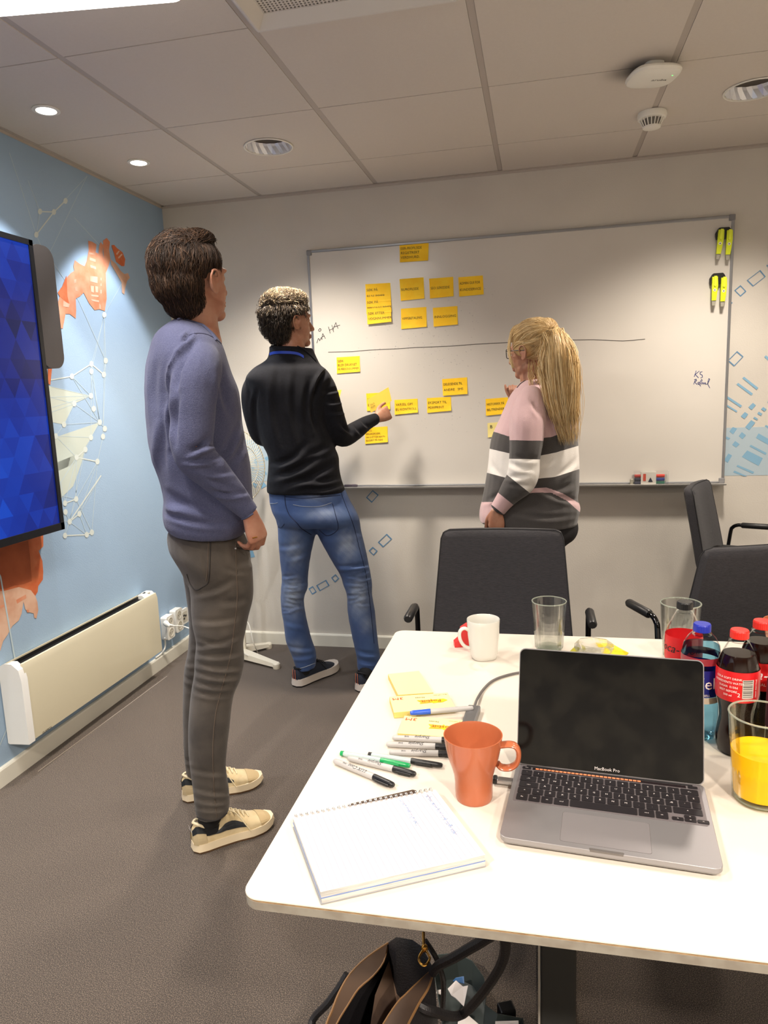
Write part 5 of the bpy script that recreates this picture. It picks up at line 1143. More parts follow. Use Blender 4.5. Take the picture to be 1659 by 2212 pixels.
def head(mb, T, s, fem=0):
    S3 = T @ Matrix.Scale(s, 4); E = lambda c, r: ell(mb, c, r, S3)
    E((0, -.012, .045), (.0765, .097, .082)); E((0, .03, .02), (.066, .067, .075)); E((0, .045, -.03), (.055, .050, .055)); E((0, .028, -.064), (.056-.004*fem, .058, .038)); E((0, .073, -.088), (.026-.004*fem, .020, .019))
    for x in (-1, 1):
        E((x*.036, .056, -.018), (.022, .022, .022)); E((x*.029, .083, .029), (.025, .012, .008)); E((x*.031, .076, .009), (.0155, .0135, .011)); E((x*.011, .101, -.034), (.008, .010, .007))
        # ear: plate, helix rim, lobe
        E((x*.078, -.004, -.004), (.007, .015, .026))
        hx = [(x*(.078+.004), .012, -.005), (x*.086, .014, .014), (x*.090, .004, .027), (x*.092, -.012, .025), (x*.092, -.021, .008), (x*.088, -.018, -.012), (x*.082, -.008, -.028), (x*.079, .003, -.031), (x*.078, .009, -.022)]
        tube3(mb, [tuple(S3 @ Vector(h))+(.0042*s,) for h in hx], 3, 8)
    tube3(mb, [tuple(S3 @ Vector(h))+(r*s,) for h, r in (((0, .084, .028), .009), ((0, .094, .008), .0085), ((0, .106, -.016), .010), ((0, .113, -.028), .0115))], 2, 10)
    E((0, .093, -.056), (.022, .010, .0055)); E((0, .0915, -.066), (.020, .010, .0065))
    return S3
def eyes(S3, parent, brow):
    for x in (-1, 1):
        mb = MB(); ell(mb, (x*.030, .0775, .008), (.0112, .0115, .0105), S3, 16, 10); e = mb.build('eye', M('eye_white', (232, 228, 222), .2), parent, smooth=True)
        mb = MB(); ell(mb, (x*.030, .0882, .008), (.0052, .0020, .0052), S3, 12, 8); mb.build('iris', M('iris', (70, 90, 110), .2), e, smooth=True)
        MB().tube([S3 @ Vector(p) for p in ((x*.012, .0935, .031), (x*.030, .0935, .035), (x*.046, .082, .033))], [.0015, .002, .001], 6).build('eyebrow', brow, parent)
def hair_mat(name, c1, c2, c3, rough=.42):
    m = bpy.data.materials.new(name); m.use_nodes = True; nt = m.node_tree; N, L = nt.nodes, nt.links; b = N['Principled BSDF']
    a = N.new('ShaderNodeAttribute'); a.attribute_name = 'tone'; r = N.new('ShaderNodeValToRGB'); L.new(a.outputs['Fac'], r.inputs[0]); e = r.color_ramp.elements
    e[0].color = lin(c1); e[1].color = lin(c3); x = e.new(.55); x.color = lin(c2); L.new(r.outputs[0], b.inputs['Base Color']); b.inputs['Roughness'].default_value = rough; b.inputs['Specular IOR Level'].default_value = .35
    return m
def strands(name, paths, tones, r0, mat, parent, sides=3):
    """tapered hair locks, one mesh"""
    vs, fs, tn = [], [], []
    for P, tone in zip(paths, tones):
        n = len(P); t = (P[1]-P[0]).normalized() if n > 1 else Vector((0, 0, 1)); up = Vector((0, 0, 1)) if abs(t.z) < .9 else Vector((1, 0, 0)); a = t.cross(up).normalized(); o = len(vs)
        for i, p in enumerate(P):
            t = (P[min(i+1, n-1)]-P[max(i-1, 0)]); t = t.normalized() if t.length > 1e-7 else Vector((0, 0, 1)); a = a-t*a.dot(t); a = a.normalized() if a.length > 1e-5 else Vector((1, 0, 0)); b = t.cross(a); f = i/(n-1); rr_ = r0*(.55+.9*min(f*4, 1)*(1-f)**.6+.02)*(1 if f < .99 else .1)
            for k in range(sides): an = 2*PI*k/sides; vs.append(p+(a*math.cos(an)+b*math.sin(an))*rr_); tn.append(tone)
        for i in range(n-1):
            for k in range(sides): q = o+i*sides+k; q2 = o+i*sides+(k+1) % sides; fs.append((q, q2, q2+sides, q+sides))
    me = bpy.data.meshes.new(name); me.from_pydata(vs, [], fs); me.materials.append(mat); me.polygons.foreach_set('use_smooth', [True]*len(fs)); a = me.attributes.new('tone', 'FLOAT', 'POINT'); a.data.foreach_set('value', tn); me.update()
    return link(name, me, parent)
def hair_shell(T, s, ells, amp=.003, sc=90):
    mb = MB(); S3 = T @ Matrix.Scale(s, 4)
    for c, r in ells: ell(mb, c, r, S3)
    me = remesh(mb, .004, 6); co, no = arrays(me); co = co+no*(wob(co, sc)*amp)[:, None]; setco(me, co); smooth_mesh(me, 3.1); return me
def grow_hair(me, T, s, n, length, flow, steps=7, lift=.004, jit=.25, mask=None, seed=1):
    b = BVHTree.FromPolygons([v.co for v in me.vertices], [p.vertices for p in me.polygons]); Ti = (T @ Matrix.Scale(s, 4)).inverted(); R3 = T.to_3x3(); rr = random.Random(seed); V = me.vertices; out = []; tones = []
    while len(out) < n:
        v = V[rr.randrange(len(V))]; l = Ti @ v.co
        if mask and not mask(l): continue
        p = v.co+Vector((rr.uniform(-1, 1), rr.uniform(-1, 1), rr.uniform(-1, 1)))*.002; L_ = length(l)*rr.uniform(.6, 1.25)*s; P = []; j = Vector((rr.gauss(0, jit), rr.gauss(0, jit), rr.gauss(0, jit))); wav = rr.uniform(0, 6.28); up0 = rr.uniform(.3, 1.2)
        for i in range(steps+1):
            f = i/steps; l = Ti @ p; h = b.find_nearest(p)
            if abs(l.x) > .052 and -.028 < l.y < .045 and l.z < .026 and mask: break
            if h[0] is None: break
            nn = h[1]; q = h[0]+nn*(.0005+lift*up0*math.sin(f*PI*.62)); P.append(q)
            d = R3 @ (flow(l, rr)+j*.5+Vector((math.sin(wav+f*5), math.cos(wav+f*5), 0))*jit*.5); d = d-nn*d.dot(nn)
            if d.length < 1e-4: break
            p = q+d.normalized()*L_/steps
        if len(P) >= 4: out.append(P); tones.append(min(1, max(0, rr.gauss(.42, .22))))
    return out, tones
def _unused():
    return None
m_skin = M('skin', (184, 136, 114), .5, mix=((172, 118, 96), 22, 3), bump=(500, .0004)); m_skin2 = M('skin_tanned', (176, 130, 106), .5, mix=((162, 112, 88), 22, 3), bump=(500, .0004))
for q in (m_skin, m_skin2): q.node_tree.nodes['Principled BSDF'].inputs['Subsurface Weight'].default_value = .12; q.node_tree.nodes['Principled BSDF'].inputs['Subsurface Radius'].default_value = (.012, .004, .002)
def shoe(heel, toe, cols, label_sub, parent, wid=.048, logo=None, sh_=.030):
    """heel, toe: floor points of the sole ends"""
    d = (toe-heel); L_ = d.length; d.normalize(); s_ = Vector((d.y, -d.x, 0)); T = Matrix(((d.x, s_.x, 0, heel.x), (d.y, s_.y, 0, heel.y), (0, 0, 1, 0), (0, 0, 0, 1)))
    st = [(0, .45, .03), (.04, .62, .05), (.15, .72, .062), (.3, .72, .07), (.5, .80, .066), (.68, 1.0, .05), (.82, .96, .036), (.93, .72, .024), (.985, .42, .012)]
    def w(t): return float(np.interp(t, [q[0] for q in st], [q[1] for q in st]))*wid
    def sole(z0, z1, g0, g1, name, mat, par, rock=.0):
        rings = []
        for z, g in ((z0, g0), (z1, g1)):
            pts = []
            for t in np.linspace(0, 1, 20): pts.append((t, 1))
            ring = [T @ Vector((t*L_*(1+2*g/L_)-g, (w(min(t, .985))+g)*(1 if t not in (0, 1) else .55), z+(.012*max(0, (t-.8)/.2)**2 if z < .03 else .006*max(0, (t-.85)/.15)))) for t in np.linspace(0, 1, 20)]
            ring += [T @ Vector((t*L_*(1+2*g/L_)-g, -(w(min(t, .985))+g)*(1 if t not in (0, 1) else .55), z+(.012*max(0, (t-.8)/.2)**2 if z < .03 else .006*max(0, (t-.85)/.15)))) for t in np.linspace(1, 0, 20)]
            rings.append(ring)
        return MB().loft(rings).build(name, mat, par, smooth=.8)
    root = sole(.008, sh_, .004, .001, 'shoe', cols['mid'], parent); root['label'] = label_sub
    sole(.0005, .0078, .001, .004, 'outsole', cols['out'], root)
    hh = [(0.0, .075), (.03, .092), (.10, .085), (.2, .066), (.3, .074), (.38, .098), (.46, .096), (.55, .082), (.68, .064), (.8, .053), (.9, .044), (.96, .034), (1.0, .022)]
    rings = []
    for t in np.linspace(0.002, .995, 26):
        H_ = float(np.interp(t, [q[0] for q in hh], [q[1] for q in hh])); ww = w(min(t, .985))*(.95 if t > .02 else .7); ring = []
        for a in np.linspace(0, PI, 13): ring.append(T @ Vector((t*L_, math.cos(a)*ww*(1-.28*math.sin(a)**2*(1 if t < .6 else .4)), .0285+(H_-.0285)*math.sin(a)**.75)))
        rings.append(ring)
    up = MB().loft(rings).build('upper', cols['up'], root, smooth=1.2)
    # heel counter, toe cap, side mark as thin overlays that follow the upper
    def patch(name, mat, cells, g=.0016):
        mb = MB()
        for poly in cells:   # (t, a) pairs; a: 0..PI around
            f = []; top = []
            for t, a in poly:
                H_ = float(np.interp(t, [q[0] for q in hh], [q[1] for q in hh])); ww = w(min(t, .985))*(.95 if t > .02 else .7)+g
                p = T @ Vector((t*L_-(g if t < .03 else 0)+(g if t > .97 else 0), math.cos(a)*ww*(1-.28*math.sin(a)**2*(1 if t < .6 else .4)), .0285+(H_+g-.0285)*math.sin(a)**.75)); f.append(p)
            mb.add(f, [tuple(range(len(f)))])
        return mb.build(name, mat, up, smooth=1.0)
    def strip(t0, t1, a0, a1, nt=8, na=5, edge=None):
        cells = []
        for i in range(nt):
            for j in range(na):
                ta, tb_2 = t0+(t1-t0)*i/nt, t0+(t1-t0)*(i+1)/nt
                def aa(t, k): f = (t-t0)/(t1-t0); lo_, hi = edge(f) if edge else (a0, a1); return lo_+(hi-lo_)*k/na
                cells.append([(ta, aa(ta, j)), (tb_2, aa(tb_2, j)), (tb_2, aa(tb_2, j+1)), (ta, aa(ta, j+1))])
        return cells
    if 'cap' in cols: patch('toe_cap', cols['cap'], strip(.80, .995, 0, PI, 6, 12)); 
    if 'heel' in cols: patch('heel_panel', cols['heel'], strip(.001, .14, .0, .52, 4, 4)); patch('heel_panel', cols['heel'], strip(.001, .14, PI-.52, PI, 4, 4))
    if 'swoosh' in cols:
        for sgn in (0, 1):
            def ed(f, sgn=sgn):
                base_ = .62-.42*math.sin(min(f*1.25, 1)*PI*.62); wd = .03+.36*max(0, math.sin((f**1.5)*PI*.86)); lo_ = base_; hi = base_+wd
                return (lo_, hi) if not sgn else (PI-lo_, PI-hi)
            patch('side_stripe', cols['swoosh'], strip(.12, .62, 0, 1, 12, 3, ed), .0024)
        patch('heel_band', cols['swoosh'], strip(.001, .14, .5, .95, 4, 3)+strip(.001, .14, PI-.95, PI-.5, 4, 3), .0024)
    if 'piping' in cols:
        for a in (.5, .75): MB().tube([T @ Vector((-.001, (a-.62)*.06, z)) for z in (.035, .055, .08, .088)], .0014, 5).build('heel_piping', cols['piping'], up)
    # opening, tongue and laces
    MB().tube(vcat([T @ Vector((t*L_, y*w(t), z)) for t, y, z in ((.02, 0, .093), (.08, .62, .088), (.2, .70, .071), (.32, .66, .083), (.38, .2, .101), (.38, -.2, .101), (.32, -.66, .083), (.2, -.70, .071), (.08, -.62, .088), (.02, 0, .093))], 4), .0042, 8).build('collar', cols['lace'], up, smooth=True)
    mb = MB()
    for k in range(5):
        t = .40+.055*k; z = float(np.interp(t, [q[0] for q in hh], [q[1] for q in hh]))+.002
        mb.tube([T @ Vector(((t)*L_, -.45*w(t), z-.008)), T @ Vector(((t+.01)*L_, 0, z+.0015)), T @ Vector(((t)*L_, .45*w(t), z-.008))], .0024, 6)
        mb.tube([T @ Vector(((t)*L_, -.45*w(t), z-.008)), T @ Vector(((t+.04)*L_, .0, z+.000)), T @ Vector(((t+.055)*L_, .45*w(t), z-.012))], .0020, 6)
    zk = T @ Vector((.39*L_, 0, .104)); mb.tube(vcat([zk, zk+s_*.02+Vector((0, 0, .012)), zk+s_*.034+Vector((0, 0, .0)), zk+s_*.018-Vector((0, 0, .002)), zk], 4), .0018, 6); mb.tube(vcat([zk, zk-s_*.02+Vector((0, 0, .012)), zk-s_*.034+Vector((0, 0, .0)), zk-s_*.018-Vector((0, 0, .002)), zk], 4), .0018, 6)
    mb.tube(vcat([zk, zk+s_*.02+d*.03-Vector((0, 0, .012)), zk+s_*.040+d*.055-Vector((0, 0, .05)), zk+s_*.047+d*.07-Vector((0, 0, .078))], 4), .0018, 6)
    stuff(mb.build('laces', cols['lace'], root, smooth=True))
    if logo: 
        T2 = Matrix.Identity(4); p = T @ Vector((-.0035, 0, .072)); text('heel_logo', logo, frame(p, s_*-1 if False else -s_, Vector((0, 0, 1))), .017, m_wtxt, up)
    return T
# ================================================================= man in the blue sweater
F1 = Fig(.93, -1.68)
p1 = thing('person', 'man in blue-grey sweater and grey-brown jeans, standing nearest, hand at his pocket', 'person', (.93, -1.68, 0))
T1 = headT(F1.P(418, 614, .03), math.radians(20), math.radians(8))
tors = [(378, 690, 458, 716, .05, .15), (352, 706, 470, 732, .05, .24), (333, 728, 482, 752, .05, .33), (320, 765, 492, 782, .05, .38), (313, 805, 503, 812, .05, .38), (312, 850, 519, 852, .05, .36), (315, 905, 525, 908, .05, .35), (320, 960, 533, 960, .05, .34), (330, 1005, 541, 1008, .05, .34), (344, 1045, 544, 1050, .05, .34), (352, 1080, 546, 1085, .05, .35), (351, 1110, 545, 1108, .05, .365), (354, 1132, 538, 1130, .05, .365), (366, 1148, 522, 1150, .05, .34)]
near = [(436, 778, -.09, .058), (428, 805, -.13, .066), (418, 850, -.15, .064), (416, 910, -.16, .060), (414, 955, -.165, .058), (425, 990, -.165, .056), (455, 1018, -.16, .050), (486, 1050, -.15, .043), (512, 1078, -.14, .036), (532, 1100, -.135, .030), (540, 1108, -.133, .029)]
far = [(402, 775, .18, .060), (392, 810, .225, .064), (388, 860, .25, .062), (392, 930, .26, .058), (400, 975, .26, .054), (440, 1020, .24, .046), (485, 1060, .21, .036), (510, 1090, .19, .030)]
mb = MB(); F1.sil(mb, tors); F1.limb(mb, near, ends=(1, 0)); F1.limb(mb, far, ends=(1, 0))
me = remesh(mb, .0065, 7); co, no = arrays(me)
co = co+no*(wob(co, 14, 8)*.004+wob(co, 34, 8, 7)*.0022)[:, None]
cr1 = [(385, 850, 378, 960, 7, .010), (392, 770, 378, 850, 7, .012), (424, 735, 386, 790, 7, .010), (412, 722, 395, 745, 5, .007), (405, 980, 452, 945, 6, .012), (400, 995, 470, 985, 5, .008), (410, 968, 470, 955, 5, .009), (430, 1012, 500, 1018, 6, .007), (448, 1030, 516, 1058, 5, .006), (460, 1062, 540, 1062, 5, .006), (360, 1080, 400, 1095, 8, .008), (352, 1060, 460, 1105, 9, .007), (360, 1110, 500, 1130, 6, .006), (470, 990, 520, 900, 9, .006), (500, 1000, 530, 930, 8, .006), (480, 800, 500, 900, 9, .006), (345, 760, 335, 900, 10, .004), (362, 900, 356, 1040, 9, .005), (340, 980, 350, 1060, 7, .005)]
co = creases(co, no, cr1, 1.5); setco(me, co); smooth_mesh(me, 3.1)
m_sw = M('sweater_blue', (88, 92, 122), .95, mix=((66, 70, 102), 320, 4, .22), bump=(420, .0016), sheen=.12)
me.name = 'sweater'; me.materials.append(m_sw); sw = link('sweater', me, p1)
m_swd = M('sweater_rib', (78, 82, 110), .9, bump=(600, .001))
seam(me, [(384, 692), (400, 688), (420, 694), (440, 706), (456, 721), (466, 736)], .0045, m_swd, sw, 'neckline', .002)
seam(me, [(408, 724), (424, 720), (445, 722), (462, 730), (478, 742)], .0014, m_swd, sw, 'shoulder_seam', .0004)
seam(me, [(522, 1121), (533, 1117), (546, 1108), (556, 1099)], .003, m_swd, sw, 'cuff', .001)
# body
mb = MB(); head(mb, T1, 1.04); F1.limb(mb, [(420, 640, .035, .056), (426, 675, .04, .057), (425, 705, .05, .064), (424, 735, .05, .075)])
F1.sil(mb, [r for r in tors[2:-1]], scale=.78); F1.limb(mb, near[:-2], grow=-.026, ends=(1, 0)); F1.limb(mb, near[-3:], grow=-.012); F1.limb(mb, far, grow=-.022)
F1.limb(mb, [(455, 1150, -.0, .06), (474, 1260, -.035, .052), (470, 1420, -.055, .040), (450, 1600, -.08, .036), (457, 1740, -.09, .026)]); F1.limb(mb, [(440, 1150, .10, .06), (455, 1260, .14, .055), (445, 1420, .175, .040), (430, 1560, .20, .034), (430, 1660, .21, .026)])
w_ = F1.P(538, 1106, -.133); yv = (F1.P(553, 1150, -.130)-w_).normalized(); zv = (-F1.n*.75+F1.r*.6+Vector((0, 0, .15)))
xv = yv.cross(zv).normalized()
TH = frame(w_, xv, yv)
if TH.to_3x3().col[2].dot(-F1.n) < 0: TH = frame(w_, -xv, yv)
sd = 1 if (TH.to_3x3().col[0].dot(F1.r) > 0) else -1
hand(mb, TH, .94, ((38, 42, 30), (42, 46, 30), (46, 48, 32), (50, 50, 34)), ((.0, .9, -.7), 0), sd, 2)
me = remesh(mb, .0038, 3, .5); co, no = arrays(me); co = co+no*(wob(co, 160, 8)*.0005)[:, None]; setco(me, co); smooth_mesh(me, 3.1); me.name = 'body'; me.materials.append(m_skin); bd1 = link('body', me, p1)
eyes(T1 @ Matrix.Scale(1.04, 4), bd1, m_dark)
r_ = onsurf(me, [(545, 1162), (550, 1161), (555, 1160)], .0008)
if len(r_) == 3: MB().tube(r_, .0018, 6).build('ring', m_gold, bd1, smooth=True)
# hair
hm1 = hair_mat('hair_dark_brown', (24, 16, 11), (58, 40, 28), (118, 88, 66), .6)
sh = hair_shell(T1, 1.04, [((0, -.020, .055), (.083, .099, .083)), ((0, -.052, .01), (.069, .064, .067)), ((0, -.046, -.037), (.054, .043, .048)), ((.055, -.02, .048), (.027, .05, .04)), ((-.055, -.02, .048), (.027, .05, .04)), ((0, .03, .095), (.058, .053, .042))], .0045, 60)
sh.name = 'hair'; sh.materials.append(hm1); attr(sh, 'tone', np.full(len(sh.vertices), .12)); hr = link('hair', sh, p1)
def fl1(l, rr):
    if l.z > .10: return Vector((.1*l.x/.08, .55, .5)) if l.y > -.03 else Vector((l.x*3, -.4, .2))
    if l.z > .03: return Vector((l.x*2, -.25, -.8))
    return Vector((-l.x*3, .15, -1))
msk1 = lambda l: not (l.y > .045 and l.z < .07) and not (abs(l.x) > .06 and l.y > .01 and l.z < .0) and not (abs(l.x) > .05 and -.022 < l.y < .03 and l.z < .022)
pa, tn = grow_hair(sh, T1, 1.04, 10500, lambda l: .06 if l.z > .03 else .036, fl1, 6, .011, .36, msk1, 3)
stuff(strands('hair_locks', pa, tn, .00062, hm1, hr))
# jeans
pel = [(366, 1142, 524, 1146, .05, .30), (360, 1160, 534, 1165, .05, .32), (363, 1185, 540, 1190, .05, .34), (374, 1205, 542, 1210, .05, .35), (388, 1228, 544, 1232, .05, .34), (404, 1262, 546, 1262, .05, .30)]
ln = [(396, 1215, 545, 1215, -.03, .17), (404, 1250, 546, 1250, -.03, .175), (411, 1285, 546, 1285, -.035, .17), (413, 1325, 537, 1325, -.04, .16), (416, 1355, 531, 1355, -.045, .155), (423, 1388, 525, 1388, -.05, .15), (420, 1425, 527, 1425, -.055, .145), (419, 1460, 520, 1462, -.06, .14), (412, 1502, 505, 1502, -.065, .13), (407, 1558, 497, 1558, -.075, .125), (407, 1610, 491, 1610, -.08, .12), (410, 1655, 488, 1655, -.085, .11), (415, 1697, 494, 1697, -.09, .105), (419, 1738, 497, 1738, -.09, .11), (423, 1762, 492, 1752, -.09, .11)]
lf = [(392, 1228, 520, 1228, .13, .17), (401, 1280, 512, 1280, .14, .16), (407, 1340, 500, 1340, .155, .15), (406, 1400, 488, 1400, .17, .14), (398, 1450, 476, 1450, .18, .13), (395, 1500, 468, 1500, .19, .12), (396, 1558, 462, 1558, .20, .115), (397, 1615, 456, 1615, .205, .105), (401, 1655, 458, 1655, .21, .10), (404, 1672, 458, 1672, .21, .10)]
mb = MB()
for q in (pel, ln, lf): F1.sil(mb, q, p=2.15)
me = remesh(mb, .0065, 5); co, no = arrays(me); co = co+no*(wob(co, 14, 8)*.0035+wob(co, 34, 8, 5)*.0010)[:, None]
cj = [(418, 1395, 520, 1372, 5, .007), (420, 1412, 524, 1408, 5, .008), (424, 1432, 522, 1440, 5, .009), (418, 1450, 520, 1460, 5, .009), (416, 1470, 500, 1482, 5, .008), (430, 1380, 500, 1392, 4, .006), (412, 1490, 495, 1500, 5, .006), (424, 1282, 500, 1255, 6, .007), (470, 1300, 540, 1290, 7, .005), (420, 1340, 520, 1330, 6, .005), (480, 1225, 540, 1235, 5, .005), (415, 1700, 495, 1712, 5, .006), (418, 1722, 494, 1730, 5, .007), (420, 1742, 494, 1744, 4, .006), (412, 1660, 486, 1668, 5, .005), (398, 1430, 420, 1436, 4, .006), (396, 1462, 416, 1470, 4, .006), (398, 1640, 412, 1646, 4, .005), (440, 1200, 460, 1270, 4, .003)]
co = creases(co, no, cj); setco(me, co); smooth_mesh(me, 3.1)
m_j1 = M('jeans_grey_brown', (82, 75, 68), .85, mix=((56, 51, 47), 9, 6, .16), bump=(700, .0008), sheen=.15)
me.name = 'jeans'; me.materials.append(m_j1); jn = link('jeans', me, p1); m_st = M('stitch_brown', (92, 80, 70), .8); m_std = M('stitch_dark', (40, 37, 36), .8)
seam(me, [(508, 1172), (510, 1230), (512, 1290), (506, 1350), (500, 1400), (492, 1440), (478, 1490), (466, 1540), (460, 1600), (460, 1660), (463, 1720), (468, 1765)], .0013, m_st, jn, 'side_seam')
seam(me, [(455, 1168), (454, 1200), (453, 1230), (450, 1258), (438, 1268), (424, 1274), (412, 1262), (404, 1240)], .0014, m_std, jn, 'pocket_edge')
seam(me, [(450, 1168), (449, 1200), (448, 1230), (445, 1254)], .0011, m_st, jn, 'pocket_stitch')
seam(me, [(372, 1152), (390, 1158), (410, 1161)], .0014, m_std, jn, 'pocket_welt')
seam(me, [(508, 1183), (522, 1185), (538, 1190)], .0018, m_std, jn, 'pocket_edge')
seam(me, [(421, 1763), (440, 1770), (466, 1772), (490, 1756)], .002, m_std, jn, 'hem')
r_ = onsurf(me, [(508, 1185)], .001)
if r_: mb = MB(); ell(mb, (0, 0, 0), (.0045, .0045, .0045), Matrix.Translation(r_[0])); mb.build('rivet', m_steel, jn, smooth=True)
m_sock_ = M('sock_black', (20, 20, 22), .9)
ank = F1.P(458, 1770, -.09); 
cs = {'mid': M('shoe_midsole', (216, 200, 170), .6), 'out': M('shoe_outsole', (112, 84, 58), .7), 'up': M('shoe_cream', (204, 186, 148), .8, mix=((192, 172, 132), 30, 3)), 'cap': M('shoe_suede', (182, 160, 120), .9), 'heel': M('shoe_heel', (186, 168, 132), .85), 'swoosh': M('shoe_black', (28, 32, 36), .5), 'lace': M('shoe_lace', (214, 200, 166), .8)}
h1, t1 = onZ(418, 1838, 0), onZ(588, 1776, 0)
h2, t2 = onZ(396, 1728, 0), onZ(566, 1688, 0)
shoe(h1, t1, cs, 'right cream shoe with black side mark, nearest the camera', p1, .047, 'NIKE'); shoe(h2, t2, cs, 'left cream shoe, partly behind the other leg', p1, .047, 'NIKE')
for (h, t_, leg_) in ((h1, t1, F1.P(457, 1745, -.09)), (h2, t2, F1.P(430, 1660, .21))):
    d = (t_-h).normalized(); L_ = (t_-h).length; b_ = h+d*L_*.21+Vector((0, 0, .05)); MB().tube(vcat([b_, b_+Vector((0, 0, .03)), b_.lerp(leg_, .7), leg_+Vector((0, 0, .02))], 3), [.034]*10, 14).build('sock', m_sock_, p1, smooth=True)
# ================================================================= man in black
F2 = Fig(.92, -.48)
p2 = thing('person', 'man in black long-sleeved shirt and faded blue jeans, holding up a yellow note', 'person', (.92, -.48, 0))
T2_ = headT(F2.P(625, 700, .0), math.radians(46), math.radians(4))
tors = [(584, 770, 688, 783, .0, .13), (568, 783, 698, 792, .0, .18), (546, 797, 708, 800, .0, .22), (530, 815, 718, 818, .0, .24), (534, 835, 714, 836, .0, .25), (543, 865, 710, 868, .0, .25), (552, 910, 706, 912, .0, .25), (566, 955, 718, 955, -.005, .245), (579, 985, 731, 985, -.01, .245), (580, 1010, 733, 1010, -.01, .25), (578, 1035, 739, 1038, -.015, .255), (577, 1055, 745, 1054, -.015, .26), (577, 1064, 746, 1062, -.015, .26)]
nearR = [(694, 818, .0, .046), (701, 838, -.01, .054), (710, 870, -.015, .056), (721, 905, -.01, .054), (732, 935, .0, .050), (745, 945, .02, .045), (768, 930, .06, .043), (790, 915, .10, .036), (808, 906, .13, .030), (814, 904, .14, .028)]
farL = [(556, 820, .0, .046), (547, 842, .0, .052), (547, 875, -.005, .050), (553, 910, .0, .047), (565, 942, .02, .043), (590, 940, .09, .040), (620, 920, .16, .034), (650, 900, .20, .029), (668, 888, .21, .028)]
mb = MB(); F2.sil(mb, tors); F2.limb(mb, nearR, ends=(1, 0)); F2.limb(mb, farL, ends=(1, 0))
F2.sil(mb, [(582, 748, 676, 752, .0, .125), (582, 760, 684, 770, .0, .14), (578, 775, 692, 786, .0, .17)], p=2.0)
me = remesh(mb, .0065, 5); co, no = arrays(me); co = co+no*(wob(co, 13, 8, 3)*.004+wob(co, 36, 8, 9)*.002)[:, None]
c2_ = [(706, 800, 676, 870, 5, .009), (676, 870, 684, 930, 5, .008), (700, 845, 736, 838, 4, .007), (705, 868, 742, 862, 4, .007), (712, 890, 748, 884, 4, .007), (736, 915, 760, 935, 4, .007), (600, 790, 610, 960, 7, .004), (640, 800, 650, 960, 7, .004), (670, 820, 668, 920, 7, .005), (555, 845, 552, 905, 4, .005), (580, 1000, 640, 985, 6, .006), (585, 1030, 690, 985, 7, .007), (620, 1045, 720, 1000, 7, .007), (590, 1010, 660, 960, 7, .005), (640, 1035, 735, 1030, 6, .006), (660, 1055, 740, 1045, 5, .005), (670, 980, 715, 955, 6, .006), (780, 905, 800, 925, 4, .005), (765, 915, 785, 940, 4, .005)]
co = creases(co, no, c2_, 1.6); setco(me, co); smooth_mesh(me, 3.1)
m_bk = M('shirt_black', (17, 18, 25), .85, mix=((12, 13, 18), 120, 3), bump=(600, .0008), sheen=.03, spec=.3); me.name = 'shirt'; me.materials.append(m_bk); st_ = link('shirt', me, p2)
m_lan = M('lanyard_blue', (28, 62, 168), .5); m_bkd = M('shirt_seam', (14, 14, 18), .8)
P = onsurf(me, dens([(583, 766), (592, 763), (610, 762), (632, 763), (646, 766), (656, 772)], 5), .002)
mb = MB(); mb.loft([[p+Vector((0, 0, .007))-F2.n*.0, p+Vector((0, 0, .007))-F2.n*.002, p-Vector((0, 0, .005))-F2.n*.002, p-Vector((0, 0, .005))] for p in P]); mb.build('lanyard', m_lan, p2, smooth=.5)
seam(me, [(584, 748), (600, 744), (625, 744), (650, 752), (668, 765), (682, 780)], .004, m_bk, st_, 'collar_edge', .001)
seam(me, [(706, 794), (692, 806), (680, 830), (676, 860), (680, 900)], .0012, m_bkd, st_, 'sleeve_seam', .0004)
# placing the body
mb = MB(); head(mb, T2_, .98); F2.limb(mb, [(628, 715, .01, .056), (630, 745, .0, .058), (632, 775, .0, .07)]); F2.sil(mb, tors[3:-1], scale=.78); F2.limb(mb, nearR[:-2], grow=-.021, ends=(1, 0)); F2.limb(mb, nearR[-3:], grow=-.010); F2.limb(mb, farL, grow=-.016)
F2.limb(mb, [(640, 1050, -.0, .08), (640, 1180, .0, .05), (634, 1290, .0, .040), (650, 1430, .01, .028)]); F2.limb(mb, [(700, 1050, -.02, .08), (752, 1190, -.03, .05), (776, 1290, -.055, .040), (796, 1430, -.08, .028)])
w_ = F2.P(811, 905, .138); yv = (F2.P(846, 888, .165)-w_).normalized(); xv = Vector((-.25, 0, 1)); TH2 = frame(w_, (xv-yv*xv.dot(yv)), yv)
sd = 1 if TH2.to_3x3().col[2].dot(F2.n) < 0 else -1
if sd < 0:
    TH2 = TH2 @ Matrix.Diagonal((1, 1, -1, 1))
hand(mb, TH2, .86, ((62, 50, 28), (70, 60, 35), (74, 65, 38), (78, 68, 40)), ((.75, .9, -.35), 14), 1, 3)
wl_ = F2.P(664, 890, .21); yl = (F2.P(705, 868, .21)-wl_).normalized(); TH3 = frame(wl_, Vector((-.2, 0, 1))-yl*Vector((-.2, 0, 1)).dot(yl), yl); hand(mb, TH3 @ Matrix.Diagonal((1, 1, -1, 1)), .86, ((30, 40, 25), (35, 45, 30), (40, 50, 30), (45, 50, 30)), ((.75, .8, -.3), 14), 1, 3)
me = remesh(mb, .0038, 3, .5); co, no = arrays(me); co = co+no*(wob(co, 160, 8)*.0005)[:, None]; setco(me, co); smooth_mesh(me, 3.1); me.name = 'body'; me.materials.append(m_skin2); bd2 = link('body', me, p2); eyes(T2_ @ Matrix.Scale(.98, 4), bd2, m_dark)
